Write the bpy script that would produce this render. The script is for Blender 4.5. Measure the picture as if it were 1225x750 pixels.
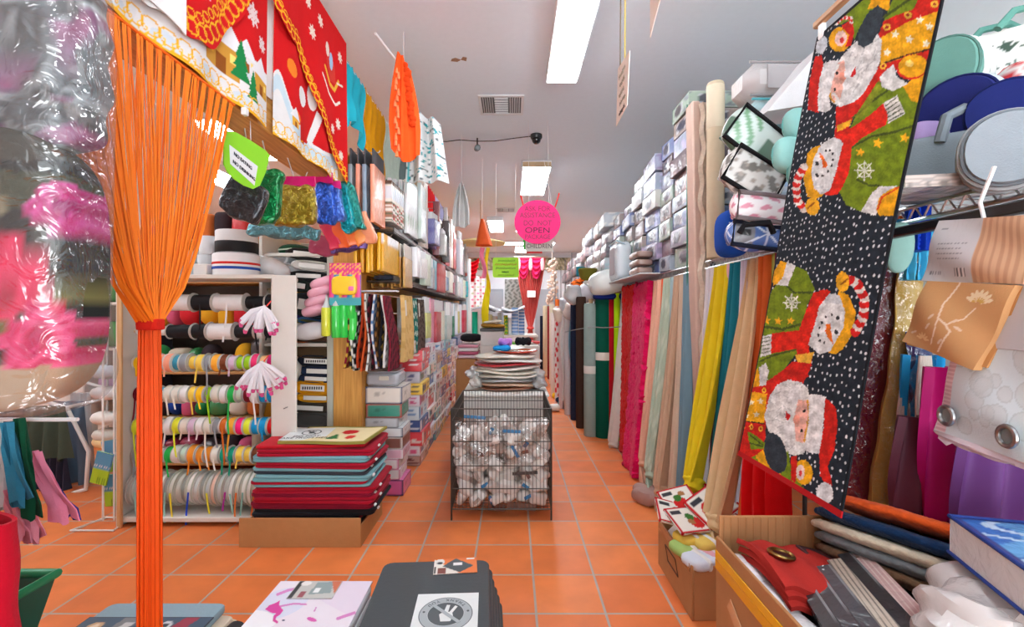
import bpy, math, random
import numpy as np
from mathutils import Vector, Matrix, noise

random.seed(7)
C = bpy.context.scene.collection
scene = bpy.context.scene
for o in list(bpy.data.objects):
    bpy.data.objects.remove(o)

# ---------------------------------------------------------------- camera
F, CX, CY, CZ = 560.0, 612.5, 375.0, 1.315
cam_data = bpy.data.cameras.new('camera')
cam = bpy.data.objects.new('camera', cam_data)
C.objects.link(cam)
cam.location = (0, 0, CZ)
cam.rotation_euler = (math.pi / 2, 0, 0)
cam_data.sensor_width = 36
cam_data.lens = F / 1225 * 36
cam_data.clip_start = 0.05
scene.camera = cam

# ---------------------------------------------------------------- world, lights, exposure
world = bpy.data.worlds.new('daylight')
scene.world = world
world.use_nodes = True
wb = world.node_tree.nodes['Background']
wb.inputs['Color'].default_value = (0.93, 0.97, 1.0, 1)
SKY_UP, SKY_DOWN = 1.9, 7.5     # sky, and an added brighter glow below the horizon to lift the ceiling
_n, _l = world.node_tree.nodes, world.node_tree.links
_tc = _n.new('ShaderNodeTexCoord')
_sx = _n.new('ShaderNodeSeparateXYZ')
_mr = _n.new('ShaderNodeMapRange')
_mr.inputs['From Min'].default_value = -.05
_mr.inputs['From Max'].default_value = .05
_mr.inputs['To Min'].default_value = SKY_DOWN
_mr.inputs['To Max'].default_value = SKY_UP
_l.new(_tc.outputs['Generated'], _sx.inputs[0])
_l.new(_sx.outputs['Z'], _mr.inputs['Value'])
_l.new(_mr.outputs['Result'], wb.inputs['Strength'])
LAMP = 24.0            # emission of the fluorescent diffusers
scene.view_settings.view_transform = 'Standard'
scene.view_settings.look = 'None'
scene.view_settings.gamma = 1
scene.view_settings.use_curve_mapping = False
scene.view_settings.exposure = 0.5
scene.cycles.max_bounces = 8
scene.cycles.diffuse_bounces = 4
scene.cycles.transparent_max_bounces = 16
scene.cycles.sample_clamp_indirect = 4
scene.cycles.use_denoising = True


# ---------------------------------------------------------------- materials
def lin(c):
    out = []
    for v in c[:3]:
        v = v / 255.0
        out.append(v / 12.92 if v <= 0.04045 else ((v + 0.055) / 1.055) ** 2.4)
    return out


_mats = {}
SPEC = {  # kind: rough, metallic, coat, bump strength, bump scale, variation, sheen
    'cloth': (.95, 0, 0, .25, 260, .10, 0), 'felt': (.95, 0, 0, .3, 150, .08, .05), 'satin': (.5, 0, 0, .08, 40, .05, 0),
    'fur': (.95, 0, 0, 1.0, 70, .28, .08), 'plastic': (.35, 0, 0, .02, 20, .02, 0), 'gloss': (.12, 0, .3, .02, 20, .02, 0),
    'wrap': (.42, 0, .75, .55, 24, .05, 0), 'paper': (.75, 0, 0, .03, 60, .03, 0), 'card': (.85, 0, 0, .1, 90, .08, 0),
    'paint': (.6, 0, 0, .06, 40, .03, 0), 'metal': (.28, 1, 0, .02, 40, .03, 0), 'wire': (.4, .6, 0, 0, 1, 0, 0),
    'foil': (.3, .85, .5, .9, 30, .2, 0), 'foam': (.8, 0, .2, .2, 60, .03, 0),
    'print_cloth': (.95, 0, 0, .2, 300, .06, 0), 'print_wrap': (.45, 0, .75, .5, 20, .03, 0), 'print_paper': (.6, 0, .15, .02, 60, .02, 0),
}


def mat(kind, rgb=(200, 200, 200)):
    key = (kind, tuple(rgb))
    if key in _mats:
        return _mats[key]
    m = bpy.data.materials.new('%s_%d_%d_%d' % ((kind,) + tuple(int(x) for x in rgb[:3])))
    m.use_nodes = True
    nt = m.node_tree
    N, L = nt.nodes, nt.links
    b = N['Principled BSDF']
    rough, met, coat, bs, bsc, var, sheen = SPEC[kind]
    b.inputs['Roughness'].default_value = rough
    b.inputs['Metallic'].default_value = met
    b.inputs['Coat Weight'].default_value = coat
    if kind in ('cloth', 'felt', 'fur', 'print_cloth', 'card', 'satin'):
        b.inputs['Specular IOR Level'].default_value = .15
    b.inputs['Coat Roughness'].default_value = .08
    b.inputs['Sheen Weight'].default_value = sheen
    tc = N.new('ShaderNodeTexCoord')
    if var:
        nz = N.new('ShaderNodeTexNoise')
        nz.inputs['Scale'].default_value = 60 if kind == 'fur' else 22
        nz.inputs['Detail'].default_value = 4
        L.new(tc.outputs['Object'], nz.inputs['Vector'])
        mp = N.new('ShaderNodeMapRange')
        mp.inputs['To Min'].default_value = 1 - var
        mp.inputs['To Max'].default_value = 1 + var
        L.new(nz.outputs['Fac'], mp.inputs['Value'])
        mx = N.new('ShaderNodeMix')
        mx.data_type = 'RGBA'
        mx.blend_type = 'MULTIPLY'
        mx.inputs['Factor'].default_value = 1
        L.new(mp.outputs['Result'], mx.inputs['B'])
        if kind.startswith('print'):
            at = N.new('ShaderNodeAttribute')
            at.attribute_name = 'Col'
            L.new(at.outputs['Color'], mx.inputs['A'])
        else:
            mx.inputs['A'].default_value = (*lin(rgb), 1)
        L.new(mx.outputs['Result'], b.inputs['Base Color'])
    else:
        b.inputs['Base Color'].default_value = (*lin(rgb), 1)
    if bs:
        nb = N.new('ShaderNodeTexNoise')
        nb.inputs['Scale'].default_value = bsc
        nb.inputs['Detail'].default_value = 3
        if kind in ('wrap', 'print_wrap', 'foil'):
            nb.inputs['Distortion'].default_value = 1.2
        L.new(tc.outputs['Object'], nb.inputs['Vector'])
        bp = N.new('ShaderNodeBump')
        bp.inputs['Strength'].default_value = bs
        bp.inputs['Distance'].default_value = .02 if kind in ('wrap', 'print_wrap', 'foil') else .006
        L.new(nb.outputs['Fac'], bp.inputs['Height'])
        if kind in ('wrap', 'print_wrap'):
            L.new(bp.outputs['Normal'], b.inputs['Coat Normal'])
        else:
            L.new(bp.outputs['Normal'], b.inputs['Normal'])
    _mats[key] = m
    return m


def mat_emit(name, rgb, s):
    m = bpy.data.materials.new(name)
    m.use_nodes = True
    N = m.node_tree.nodes
    N.remove(N['Principled BSDF'])
    e = N.new('ShaderNodeEmission')
    e.inputs['Color'].default_value = (*lin(rgb), 1)
    e.inputs['Strength'].default_value = s
    m.node_tree.links.new(e.outputs[0], N['Material Output'].inputs['Surface'])
    return m


def mat_film(name='clear_film', gloss=.14, tint=(250, 250, 250), scale=14, strength=.8, haze=0.0):
    m = bpy.data.materials.new(name)
    m.use_nodes = True
    nt = m.node_tree
    N, L = nt.nodes, nt.links
    N.remove(N['Principled BSDF'])
    t = N.new('ShaderNodeBsdfTransparent')
    t.inputs['Color'].default_value = (*lin(tint), 1)
    g = N.new('ShaderNodeBsdfGlossy')
    g.inputs['Roughness'].default_value = .12
    mx = N.new('ShaderNodeMixShader')
    mx.inputs[0].default_value = gloss
    nb = N.new('ShaderNodeTexNoise')
    nb.inputs['Scale'].default_value = scale
    nb.inputs['Distortion'].default_value = 1.5
    tc = N.new('ShaderNodeTexCoord')
    bp = N.new('ShaderNodeBump')
    bp.inputs['Strength'].default_value = strength
    bp.inputs['Distance'].default_value = .03
    L.new(tc.outputs['Object'], nb.inputs['Vector'])
    L.new(nb.outputs['Fac'], bp.inputs['Height'])
    L.new(bp.outputs['Normal'], g.inputs['Normal'])
    L.new(t.outputs[0], mx.inputs[1])
    L.new(g.outputs[0], mx.inputs[2])
    out = mx
    if haze:
        df = N.new('ShaderNodeBsdfDiffuse')
        df.inputs['Color'].default_value = (*lin((196, 200, 202)), 1)
        m2 = N.new('ShaderNodeMixShader')
        m2.inputs[0].default_value = haze
        L.new(mx.outputs[0], m2.inputs[1])
        L.new(df.outputs[0], m2.inputs[2])
        out = m2
    L.new(out.outputs[0], N['Material Output'].inputs['Surface'])
    return m


FILM = mat_film()


def mat_wood(rgb, dark, scale=3.0, axis='Z'):
    key = ('wood', tuple(rgb), tuple(dark), axis)
    if key in _mats:
        return _mats[key]
    m = bpy.data.materials.new('wood_%d_%d_%d' % tuple(rgb))
    m.use_nodes = True
    nt = m.node_tree
    N, L = nt.nodes, nt.links
    b = N['Principled BSDF']
    b.inputs['Roughness'].default_value = .55
    tc = N.new('ShaderNodeTexCoord')
    mp = N.new('ShaderNodeMapping')
    mp.inputs['Scale'].default_value = {'Z': (22, 22, 1.2), 'Y': (22, 1.2, 22), 'X': (1.2, 22, 22)}[axis]
    nz = N.new('ShaderNodeTexNoise')
    nz.inputs['Scale'].default_value = scale
    nz.inputs['Detail'].default_value = 5
    cr = N.new('ShaderNodeValToRGB')
    cr.color_ramp.elements[0].position = .3
    cr.color_ramp.elements[0].color = (*lin(dark), 1)
    cr.color_ramp.elements[1].position = .65
    cr.color_ramp.elements[1].color = (*lin(rgb), 1)
    L.new(tc.outputs['Object'], mp.inputs['Vector'])
    L.new(mp.outputs['Vector'], nz.inputs['Vector'])
    L.new(nz.outputs['Fac'], cr.inputs['Fac'])
    L.new(cr.outputs['Color'], b.inputs['Base Color'])
    _mats[key] = m
    return m


# ---------------------------------------------------------------- painting on vertices (printed patterns)
class Canvas:
    def __init__(s, U, V, base):
        s.U, s.V = np.asarray(U, float).ravel(), np.asarray(V, float).ravel()
        s.c = np.tile(np.array(base, float), (len(s.U), 1))

    def put(s, mask, col):
        s.c[mask] = col

    def mix(s, mask, col, a):
        s.c[mask] = s.c[mask] * (1 - a) + np.array(col) * a

    def inpoly(s, pts):
        ins = np.zeros(len(s.U), bool)
        n = len(pts)
        for i in range(n):
            x1, y1 = pts[i]
            x2, y2 = pts[(i + 1) % n]
            if y1 == y2:
                continue
            cond = ((y1 > s.V) != (y2 > s.V)) & (s.U < (x2 - x1) * (s.V - y1) / (y2 - y1) + x1)
            ins ^= cond
        return ins

    def poly(s, pts, col):
        s.put(s.inpoly(pts), col)

    def inell(s, cx, cy, rx, ry, rot=0):
        a = math.radians(rot)
        dx, dy = s.U - cx, s.V - cy
        p, q = dx * math.cos(a) + dy * math.sin(a), -dx * math.sin(a) + dy * math.cos(a)
        return (p / rx) ** 2 + (q / ry) ** 2 < 1

    def ell(s, cx, cy, rx, ry, col, rot=0):
        s.put(s.inell(cx, cy, rx, ry, rot), col)

    def rect(s, x0, x1, y0, y1, col):
        s.put((s.U > x0) & (s.U < x1) & (s.V > y0) & (s.V < y1), col)

    def near(s, pts):
        """distance to a polyline and the arc length of the foot point"""
        best = np.full(len(s.U), 1e9)
        arc = np.zeros(len(s.U))
        acc = 0
        for (x1, y1), (x2, y2) in zip(pts[:-1], pts[1:]):
            ln = math.hypot(x2 - x1, y2 - y1) or 1e-9
            t = np.clip(((s.U - x1) * (x2 - x1) + (s.V - y1) * (y2 - y1)) / ln ** 2, 0, 1)
            d = np.hypot(s.U - x1 - t * (x2 - x1), s.V - y1 - t * (y2 - y1))
            k = d < best
            best[k] = d[k]
            arc[k] = (acc + t * ln)[k]
            acc += ln
        return best, arc

    def line(s, pts, w, col):
        d, _ = s.near(pts)
        s.put(d < w, col)

    def candy(s, pts, w, c1, c2, step):
        d, a = s.near(pts)
        k = d < w
        s.put(k, c1)
        s.put(k & ((a + d * .4) % step < step * .42), c2)

    def star(s, cx, cy, r, col, rot=0):
        pts = []
        for i in range(10):
            a = math.radians(rot + i * 36)
            q = r if i % 2 == 0 else r * .45
            pts.append((cx + q * math.sin(a), cy - q * math.cos(a)))
        s.poly(pts, col)

    def flake(s, cx, cy, r, col, w):
        for i in range(4):
            a = math.pi * i / 4
            dx, dy = r * math.cos(a), r * math.sin(a)
            s.line([(cx - dx, cy - dy), (cx + dx, cy + dy)], w, col)
            for sg in (-1, 1):
                s.line([(cx + sg * dx * .6 - dy * .25, cy + sg * dy * .6 + dx * .25), (cx + sg * dx * .75, cy + sg * dy * .75),
                        (cx + sg * dx * .6 + dy * .25, cy + sg * dy * .6 - dx * .25)], w * .7, col)


# ---------------------------------------------------------------- mesh builder
def rot_z(a):
    return Matrix.Rotation(math.radians(a), 3, 'Z')


def rot(ax, a):
    return Matrix.Rotation(math.radians(a), 3, ax)


def P(px, py, d):
    return Vector(((px - CX) / F * d, d, CZ - (py - CY) / F * d))


def proj(v):
    v = np.asarray(v, float)
    return CX + F * v[:, 0] / v[:, 1], CY - F * (v[:, 2] - CZ) / v[:, 1]


class G:
    def __init__(s):
        s.v, s.f, s.m, s.c = [], [], [], []
        s.has_col = False

    def add(s, vs, fs, mi=0, col=None):
        b = len(s.v)
        s.v.extend([tuple(map(float, x)) for x in vs])
        s.f.extend([tuple(b + i for i in f) for f in fs])
        s.m.extend([mi] * len(fs))
        if col is None:
            s.c.extend([(200, 200, 200)] * len(vs))
        else:
            s.has_col = True
            col = np.asarray(col, float)
            if col.ndim == 1:
                s.c.extend([tuple(col)] * len(vs))
            else:
                s.c.extend([tuple(x) for x in col])
        return s

    def rbox(s, c, size, r=.006, R=None, mi=0, col=None):
        h = [x / 2 for x in size]
        r = min(r, min(h) * .9)
        idx, vs = {}, []
        for sx in (-1, 1):
            for sy in (-1, 1):
                for sz in (-1, 1):
                    sg = (sx, sy, sz)
                    for a in range(3):
                        p = [sg[k] * (h[k] if k == a else h[k] - r) for k in range(3)]
                        idx[(sx, sy, sz, a)] = len(vs)
                        vs.append(p)
        fs = []
        for a in range(3):
            b, c2 = (a + 1) % 3, (a + 2) % 3
            for sg in (-1, 1):
                q = []
                for (i, j) in ((-1, -1), (1, -1), (1, 1), (-1, 1)):
                    k = [0, 0, 0]
                    k[a], k[b], k[c2] = sg, i, j
                    q.append(idx[(*k, a)])
                fs.append(q if sg > 0 else q[::-1])
        for e in range(3):
            a, b = (e + 1) % 3, (e + 2) % 3
            for sa in (-1, 1):
                for sb in (-1, 1):
                    k0, k1 = [0, 0, 0], [0, 0, 0]
                    k0[e], k1[e] = -1, 1
                    k0[a] = k1[a] = sa
                    k0[b] = k1[b] = sb
                    q = [idx[(*k0, a)], idx[(*k1, a)], idx[(*k1, b)], idx[(*k0, b)]]
                    fs.append(q if sa * sb < 0 else q[::-1])
        for sx in (-1, 1):
            for sy in (-1, 1):
                for sz in (-1, 1):
                    q = [idx[(sx, sy, sz, a)] for a in range(3)]
                    fs.append(q if sx * sy * sz > 0 else q[::-1])
        R = R or Matrix.Identity(3)
        c = Vector(c)
        return s.add([c + R @ Vector(p) for p in vs], fs, mi, col)

    def box(s, x0, x1, y0, y1, z0, z1, r=.004, mi=0, col=None):
        return s.rbox(((x0 + x1) / 2, (y0 + y1) / 2, (z0 + z1) / 2), (x1 - x0, y1 - y0, z1 - z0), r, None, mi, col)

    def sq(s, c, size, e1=.5, e2=.5, R=None, nu=20, nv=12, mi=0, paint=None, fn=None):
        """superellipsoid: e1 rounds the z profile, e2 the xy outline"""
        h = [x / 2 for x in size]

        def pw(x, e):
            return math.copysign(abs(x) ** e, x)
        vs, uv = [], []
        for j in range(nv + 1):
            t = -math.pi / 2 + math.pi * j / nv
            for i in range(nu):
                a = 2 * math.pi * i / nu
                p = Vector((h[0] * pw(math.cos(t), e1) * pw(math.cos(a), e2), h[1] * pw(math.cos(t), e1) * pw(math.sin(a), e2), h[2] * pw(math.sin(t), e1)))
                if fn:
                    p = fn(p)
                vs.append(p)
        fs = []
        for j in range(nv):
            for i in range(nu):
                k = (i + 1) % nu
                fs.append((j * nu + i, j * nu + k, (j + 1) * nu + k, (j + 1) * nu + i))
        col = None
        if paint:
            A = np.array([tuple(v) for v in vs])
            col = paint(A[:, 0] / h[0], A[:, 1] / h[1], A[:, 2] / h[2])
        R = R or Matrix.Identity(3)
        c = Vector(c)
        return s.add([c + R @ v for v in vs], fs, mi, col)

    def sheet(s, fn, nu, nv, th=.004, mi=0, paint=None, base=(200, 200, 200)):
        """fn(U,V arrays 0..1) -> (N,3) world points of the front; th goes to the back; paint(points,U,V) -> (N,3) colours"""
        u, v = np.meshgrid(np.linspace(0, 1, nu + 1), np.linspace(0, 1, nv + 1))
        u, v = u.ravel(), v.ravel()
        p = np.asarray(fn(u, v), float)
        g = p.reshape(nv + 1, nu + 1, 3)
        n = np.cross(np.gradient(g, axis=1), np.gradient(g, axis=0)).reshape(-1, 3)
        n /= np.maximum(np.linalg.norm(n, axis=1, keepdims=True), 1e-9)
        q = p - n * th
        w = nu + 1
        K = len(p)
        fs = []
        for j in range(nv):
            for i in range(nu):
                a = j * w + i
                fs.append((a, a + 1, a + w + 1, a + w))
                fs.append((K + a + w, K + a + w + 1, K + a + 1, K + a))
        for i in range(nu):
            fs.append((i + 1, i, K + i, K + i + 1))
            b = nv * w + i
            fs.append((b, b + 1, K + b + 1, K + b))
        for j in range(nv):
            a = j * w
            fs.append((a, a + w, K + a + w, K + a))
            b = j * w + nu
            fs.append((b + w, b, K + b, K + b + w))
        col = None
        if paint:
            cc = np.asarray(paint(p, u, v))
            col = np.vstack([cc, cc])
        return s.add(np.vstack([p, q]).tolist(), fs, mi, col)

    def tube(s, pts, r=.005, n=8, mi=0, col=None, closed=False):
        pts = [Vector(p) for p in pts]
        k = len(pts)
        rs = r if isinstance(r, (list, tuple)) else [r] * k
        vs, fs = [], []
        up = None
        for i, p in enumerate(pts):
            if closed:
                t = pts[(i + 1) % k] - pts[i - 1]
            else:
                t = pts[min(i + 1, k - 1)] - pts[max(i - 1, 0)]
            t.normalize()
            if up is None:
                up = Vector((0, 0, 1)) if abs(t.z) < .9 else Vector((1, 0, 0))
            a = t.cross(up)
            if a.length < 1e-6:
                a = t.orthogonal()
            a.normalize()
            b = a.cross(t).normalized()
            up = b
            for j in range(n):
                w = 2 * math.pi * j / n
                vs.append(p + (a * math.cos(w) + b * math.sin(w)) * rs[i])
        for i in range(k if closed else k - 1):
            i2 = (i + 1) % k
            for j in range(n):
                j2 = (j + 1) % n
                fs.append((i * n + j, i * n + j2, i2 * n + j2, i2 * n + j))
        if not closed:
            fs.append(tuple(range(n))[::-1])
            fs.append(tuple((k - 1) * n + j for j in range(n)))
        return s.add(vs, fs, mi, col)

    def lathe(s, c, prof, n=20, R=None, mi=0, col=None):
        R = R or Matrix.Identity(3)
        c = Vector(c)
        vs, fs = [], []
        for (r, z) in prof:
            for j in range(n):
                w = 2 * math.pi * j / n
                vs.append(c + R @ Vector((r * math.cos(w), r * math.sin(w), z)))
        for i in range(len(prof) - 1):
            for j in range(n):
                j2 = (j + 1) % n
                fs.append((i * n + j, i * n + j2, (i + 1) * n + j2, (i + 1) * n + j))
        fs.append(tuple(range(n))[::-1])
        fs.append(tuple((len(prof) - 1) * n + j for j in range(n)))
        return s.add(vs, fs, mi, col)

    def prism(s, pts, O, U, V, th, mi=0, col=None):
        """polygon pts (u,v) in the plane O + uU + vV, thickness th along U x V (to the back)"""
        O, U, V = Vector(O), Vector(U).normalized(), Vector(V).normalized()
        n = U.cross(V).normalized()
        k = len(pts)
        vs = [O + U * a + V * b for a, b in pts] + [O + U * a + V * b - n * th for a, b in pts]
        fs = [tuple(range(k)), tuple(range(2 * k - 1, k - 1, -1))]
        for i in range(k):
            j = (i + 1) % k
            fs.append((j, i, k + i, k + j))
        return s.add(vs, fs, mi, col)

    def pack(s, c, size, R=None, paint=None, face='x-', nu=10, nv=6, bulge=.0, mi=0, edge=(220, 220, 220)):
        """box whose six faces are small grids so that a print and a bulge can be put on; paint(u,v,face)->colours"""
        h = Vector([x / 2 for x in size])
        R = R or Matrix.Identity(3)
        c = Vector(c)
        faces = {'x-': ((-1, 0, 0), (0, -1, 0), (0, 0, 1)), 'x+': ((1, 0, 0), (0, 1, 0), (0, 0, 1)), 'y-': ((0, -1, 0), (1, 0, 0), (0, 0, 1)),
                 'y+': ((0, 1, 0), (-1, 0, 0), (0, 0, 1)), 'z+': ((0, 0, 1), (1, 0, 0), (0, 1, 0)), 'z-': ((0, 0, -1), (-1, 0, 0), (0, 1, 0))}
        for nm, (N_, U_, V_) in faces.items():
            N_, U_, V_ = Vector(N_), Vector(U_), Vector(V_)
            a, b = (nu, nv)
            vs, us, vvs = [], [], []
            for j in range(b + 1):
                for i in range(a + 1):
                    u, v = i / a, j / b
                    p = N_ + U_ * (2 * u - 1) + V_ * (2 * v - 1)
                    p = Vector((p.x * h.x, p.y * h.y, p.z * h.z))
                    if bulge:
                        w = (math.sin(math.pi * u) * math.sin(math.pi * v)) ** .6 if 0 < u < 1 and 0 < v < 1 else 0
                        p += N_ * bulge * (w - .35)
                    vs.append(c + R @ p)
                    us.append(u)
                    vvs.append(v)
            fs = [(j * (a + 1) + i, j * (a + 1) + i + 1, (j + 1) * (a + 1) + i + 1, (j + 1) * (a + 1) + i) for j in range(b) for i in range(a)]
            if paint:
                col = paint(np.array(us), np.array(vvs), nm)
            else:
                col = edge
            s.add(vs, fs, mi, col)
        return s

    def build(s, name, mats, parent=None, origin=None, smooth=40):
        me = bpy.data.meshes.new(name)
        V = np.array(s.v)
        if parent is not None:
            o0 = np.array(parent['_w'])
        elif origin is not None:
            o0 = np.array(origin, float)
        else:
            lo, hi = V.min(0), V.max(0)
            o0 = np.array([(lo[0] + hi[0]) / 2, (lo[1] + hi[1]) / 2, lo[2]])
        me.from_pydata((V - o0).tolist(), [], s.f)
        if not isinstance(mats, (list, tuple)):
            mats = [mats]
        for m in mats:
            me.materials.append(m)
        if len(mats) > 1:
            me.polygons.foreach_set('material_index', s.m)
        if s.has_col:
            a = me.color_attributes.new('Col', 'FLOAT_COLOR', 'POINT')
            c = np.clip(np.array(s.c) / 255.0, 0, 1)
            c = np.where(c <= .04045, c / 12.92, ((c + .055) / 1.055) ** 2.4)
            a.data.foreach_set('color', np.hstack([c, np.ones((len(c), 1))]).ravel().astype(np.float32))
        me.shade_smooth()
        me.set_sharp_from_angle(angle=math.radians(smooth))
        me.update()
        o = bpy.data.objects.new(name, me)
        C.objects.link(o)
        if parent is not None:
            o.parent = parent
            o['_w'] = parent['_w']
        else:
            o.location = o0
            o['_w'] = [float(x) for x in o0]
        return o


_labels = {}


def tag(o, label, cat, group=None, kind=None):
    o['label'] = label
    o['category'] = cat
    if group:
        o['group'] = group
    if kind:
        o['kind'] = kind
    _labels.setdefault(label.lower(), []).append((o.name, group))
    return o


def thing(name, label, cat, loc, group=None):
    o = bpy.data.objects.new(name, None)
    C.objects.link(o)
    o.empty_display_size = .05
    o.location = loc
    o['_w'] = [float(x) for x in loc]
    return tag(o, label, cat, group)


def struct(name, g, m, **k):
    o = g.build(name, m, **k)
    o['kind'] = 'structure'
    return o


def one(name, label, cat, g, m, group=None, **k):
    return tag(g.build(name, m, **k), label, cat, group)


def lettering(text, size, O, U, V, m, parent, name='lettering', depth=.001, align='CENTER', squeeze=1.0):
    cu = bpy.data.curves.new('t', 'FONT')
    cu.body = text
    cu.size = size
    cu.extrude = depth
    cu.align_x = align
    cu.align_y = 'CENTER'
    ob = bpy.data.objects.new('t', cu)
    me = bpy.data.meshes.new_from_object(ob)
    bpy.data.objects.remove(ob)
    U, V = Vector(U).normalized(), Vector(V).normalized()
    n = U.cross(V)
    O = Vector(O)
    w = Vector(parent['_w'])
    for v in me.vertices:
        p = v.co.copy()
        v.co = O + U * p.x * squeeze + V * p.y + n * p.z - w
    me.name = name
    me.materials.append(m)
    o = bpy.data.objects.new(name, me)
    C.objects.link(o)
    o.parent = parent
    return o


ORD = 'first second third fourth fifth sixth seventh eighth ninth tenth eleventh twelfth thirteenth fourteenth fifteenth sixteenth seventeenth eighteenth nineteenth twentieth'.split()
ORD += ['twenty-' + x for x in ORD[:9]] + ['thirtieth'] + ['thirty-' + x for x in ORD[:9]]


def jit(c, a=14):
    d = random.uniform(-a, a)
    return tuple(int(max(0, min(255, x + d + random.uniform(-a / 3, a / 3)))) for x in c)


X, Y, Z = Vector((1, 0, 0)), Vector((0, 1, 0)), Vector((0, 0, 1))
# ================================================================ the room
H = 3.3


def tile_mat():
    m = bpy.data.materials.new('terracotta_tiles')
    m.use_nodes = True
    nt = m.node_tree
    N, L = nt.nodes, nt.links
    b = N['Principled BSDF']
    tc = N.new('ShaderNodeTexCoord')
    mp = N.new('ShaderNodeMapping')
    mp.inputs['Location'].default_value = (-.106 + .305 * 40, -2.051 + .305 * 40, 0)
    L.new(tc.outputs['Object'], mp.inputs['Vector'])
    br = N.new('ShaderNodeTexBrick')
    br.offset = 0
    br.squash = 1
    br.inputs['Scale'].default_value = 1
    br.inputs['Brick Width'].default_value = .305
    br.inputs['Row Height'].default_value = .305
    br.inputs['Mortar Size'].default_value = .0062
    br.inputs['Mortar Smooth'].default_value = .3
    br.inputs['Color1'].default_value = (*lin((226, 128, 70)), 1)
    br.inputs['Color2'].default_value = (*lin((214, 112, 58)), 1)
    br.inputs['Mortar'].default_value = (*lin((166, 158, 150)), 1)
    L.new(mp.outputs['Vector'], br.inputs['Vector'])
    nz = N.new('ShaderNodeTexNoise')
    nz.inputs['Scale'].default_value = 5
    nz.inputs['Detail'].default_value = 6
    L.new(tc.outputs['Object'], nz.inputs['Vector'])
    mr = N.new('ShaderNodeMapRange')
    mr.inputs['From Min'].default_value = .3
    mr.inputs['From Max'].default_value = .7
    mr.inputs['To Min'].default_value = .9
    mr.inputs['To Max'].default_value = 1.1
    L.new(nz.outputs['Fac'], mr.inputs['Value'])
    mx = N.new('ShaderNodeMix')
    mx.data_type = 'RGBA'
    mx.blend_type = 'MULTIPLY'
    mx.inputs['Factor'].default_value = 1
    L.new(br.outputs['Color'], mx.inputs['A'])
    L.new(mr.outputs['Result'], mx.inputs['B'])
    L.new(mx.outputs['Result'], b.inputs['Base Color'])
    b.inputs['Roughness'].default_value = .42
    b.inputs['Specular IOR Level'].default_value = .35
    bp = N.new('ShaderNodeBump')
    bp.invert = True
    bp.inputs['Strength'].default_value = .35
    bp.inputs['Distance'].default_value = .004
    L.new(br.outputs['Fac'], bp.inputs['Height'])
    L.new(bp.outputs['Normal'], b.inputs['Normal'])
    return m


XL, XR, YB, YF = -6.2, 2.3, 15.2, -2.2
struct('floor', G().box(XL, XR, YF, YB, -.1, 0, 0), tile_mat(), origin=(0, 0, 0))
struct('ceiling', G().box(XL, XR, YF, YB, H, H + .1, 0), mat('paint', (230, 240, 248)))
struct('wall_right', G().box(XR, XR + .1, YF, YB, 0, H, 0), mat('paint', (208, 220, 223)))
struct('wall_left', G().box(XL - .1, XL, YF, YB, 0, H, 0), mat('paint', (226, 224, 218)))
struct('wall_front_blocker', G().box(XL, -.7, YF - .1, YF, 0, H, 0).box(-.7, XR, YF - .1, YF, 2.75, H, 0), mat('paint', (222, 224, 224)))  # unseen; solid side placed to keep outside light off the near goods
struct('wall_back', G().box(XL, XR, YB, YB + .1, 0, H, 0), mat('paint', (208, 210, 214)))


def band_paint(p, u, v):
    r = np.random.RandomState(3).rand(len(u))
    c = np.tile(np.array([150., 142, 112]), (len(u), 1))
    c[r > .55] = (196, 184, 160)
    c[r > .82] = (96, 92, 70)
    return c


struct('trim_1', G().sheet(lambda u, v: np.stack([XL + .05 + u * (XR - XL - .1), 0 * u + YB - .03, 2.72 + .4 * v], 1), 160, 8, -.025, paint=band_paint), mat('print_cloth'))
struct('baseboard_back', G().box(XL, XR, YB - .02, YB, 0, .1), mat('paint', (150, 150, 150)))

# ceiling lights -------------------------------------------------------------------
EM = mat_emit('fluorescent_diffuser', (244, 250, 255), LAMP)
EMG = mat_emit('fluorescent_tube_glow', (244, 250, 255), LAMP * .8)


def ceiling_light(x0, x1, y0, y1, label, ends=None):
    t = thing('ceiling_light', label, 'ceiling light', ((x0 + x1) / 2, (y0 + y1) / 2, H - .085))
    along = (y1 - y0) > (x1 - x0)
    G().box(x0 - .014, x1 + .014, y0 - .014, y1 + .014, H - .08, H, .004).build('housing', mat('paint', (235, 236, 238)), t)
    G().box(x0, x1, y0, y1, H - .09, H - .0805, .004).build('diffuser', EM, t)
    ec = ends or (232, 234, 236)
    for k in (0, 1):
        if along:
            yy = (y0 - .016, y1 + .016)[k]
            G().box(x0 - .008, x1 + .008, yy - .006, yy + .006, H - .088, H - .02, .003).build('end_cap', mat('paint', ec), t)
        else:
            xx = (x0 - .016, x1 + .016)[k]
            G().box(xx - .006, xx + .006, y0 - .008, y1 + .008, H - .088, H - .02, .003).build('end_cap', mat('paint', ec), t)
    return t


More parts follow.
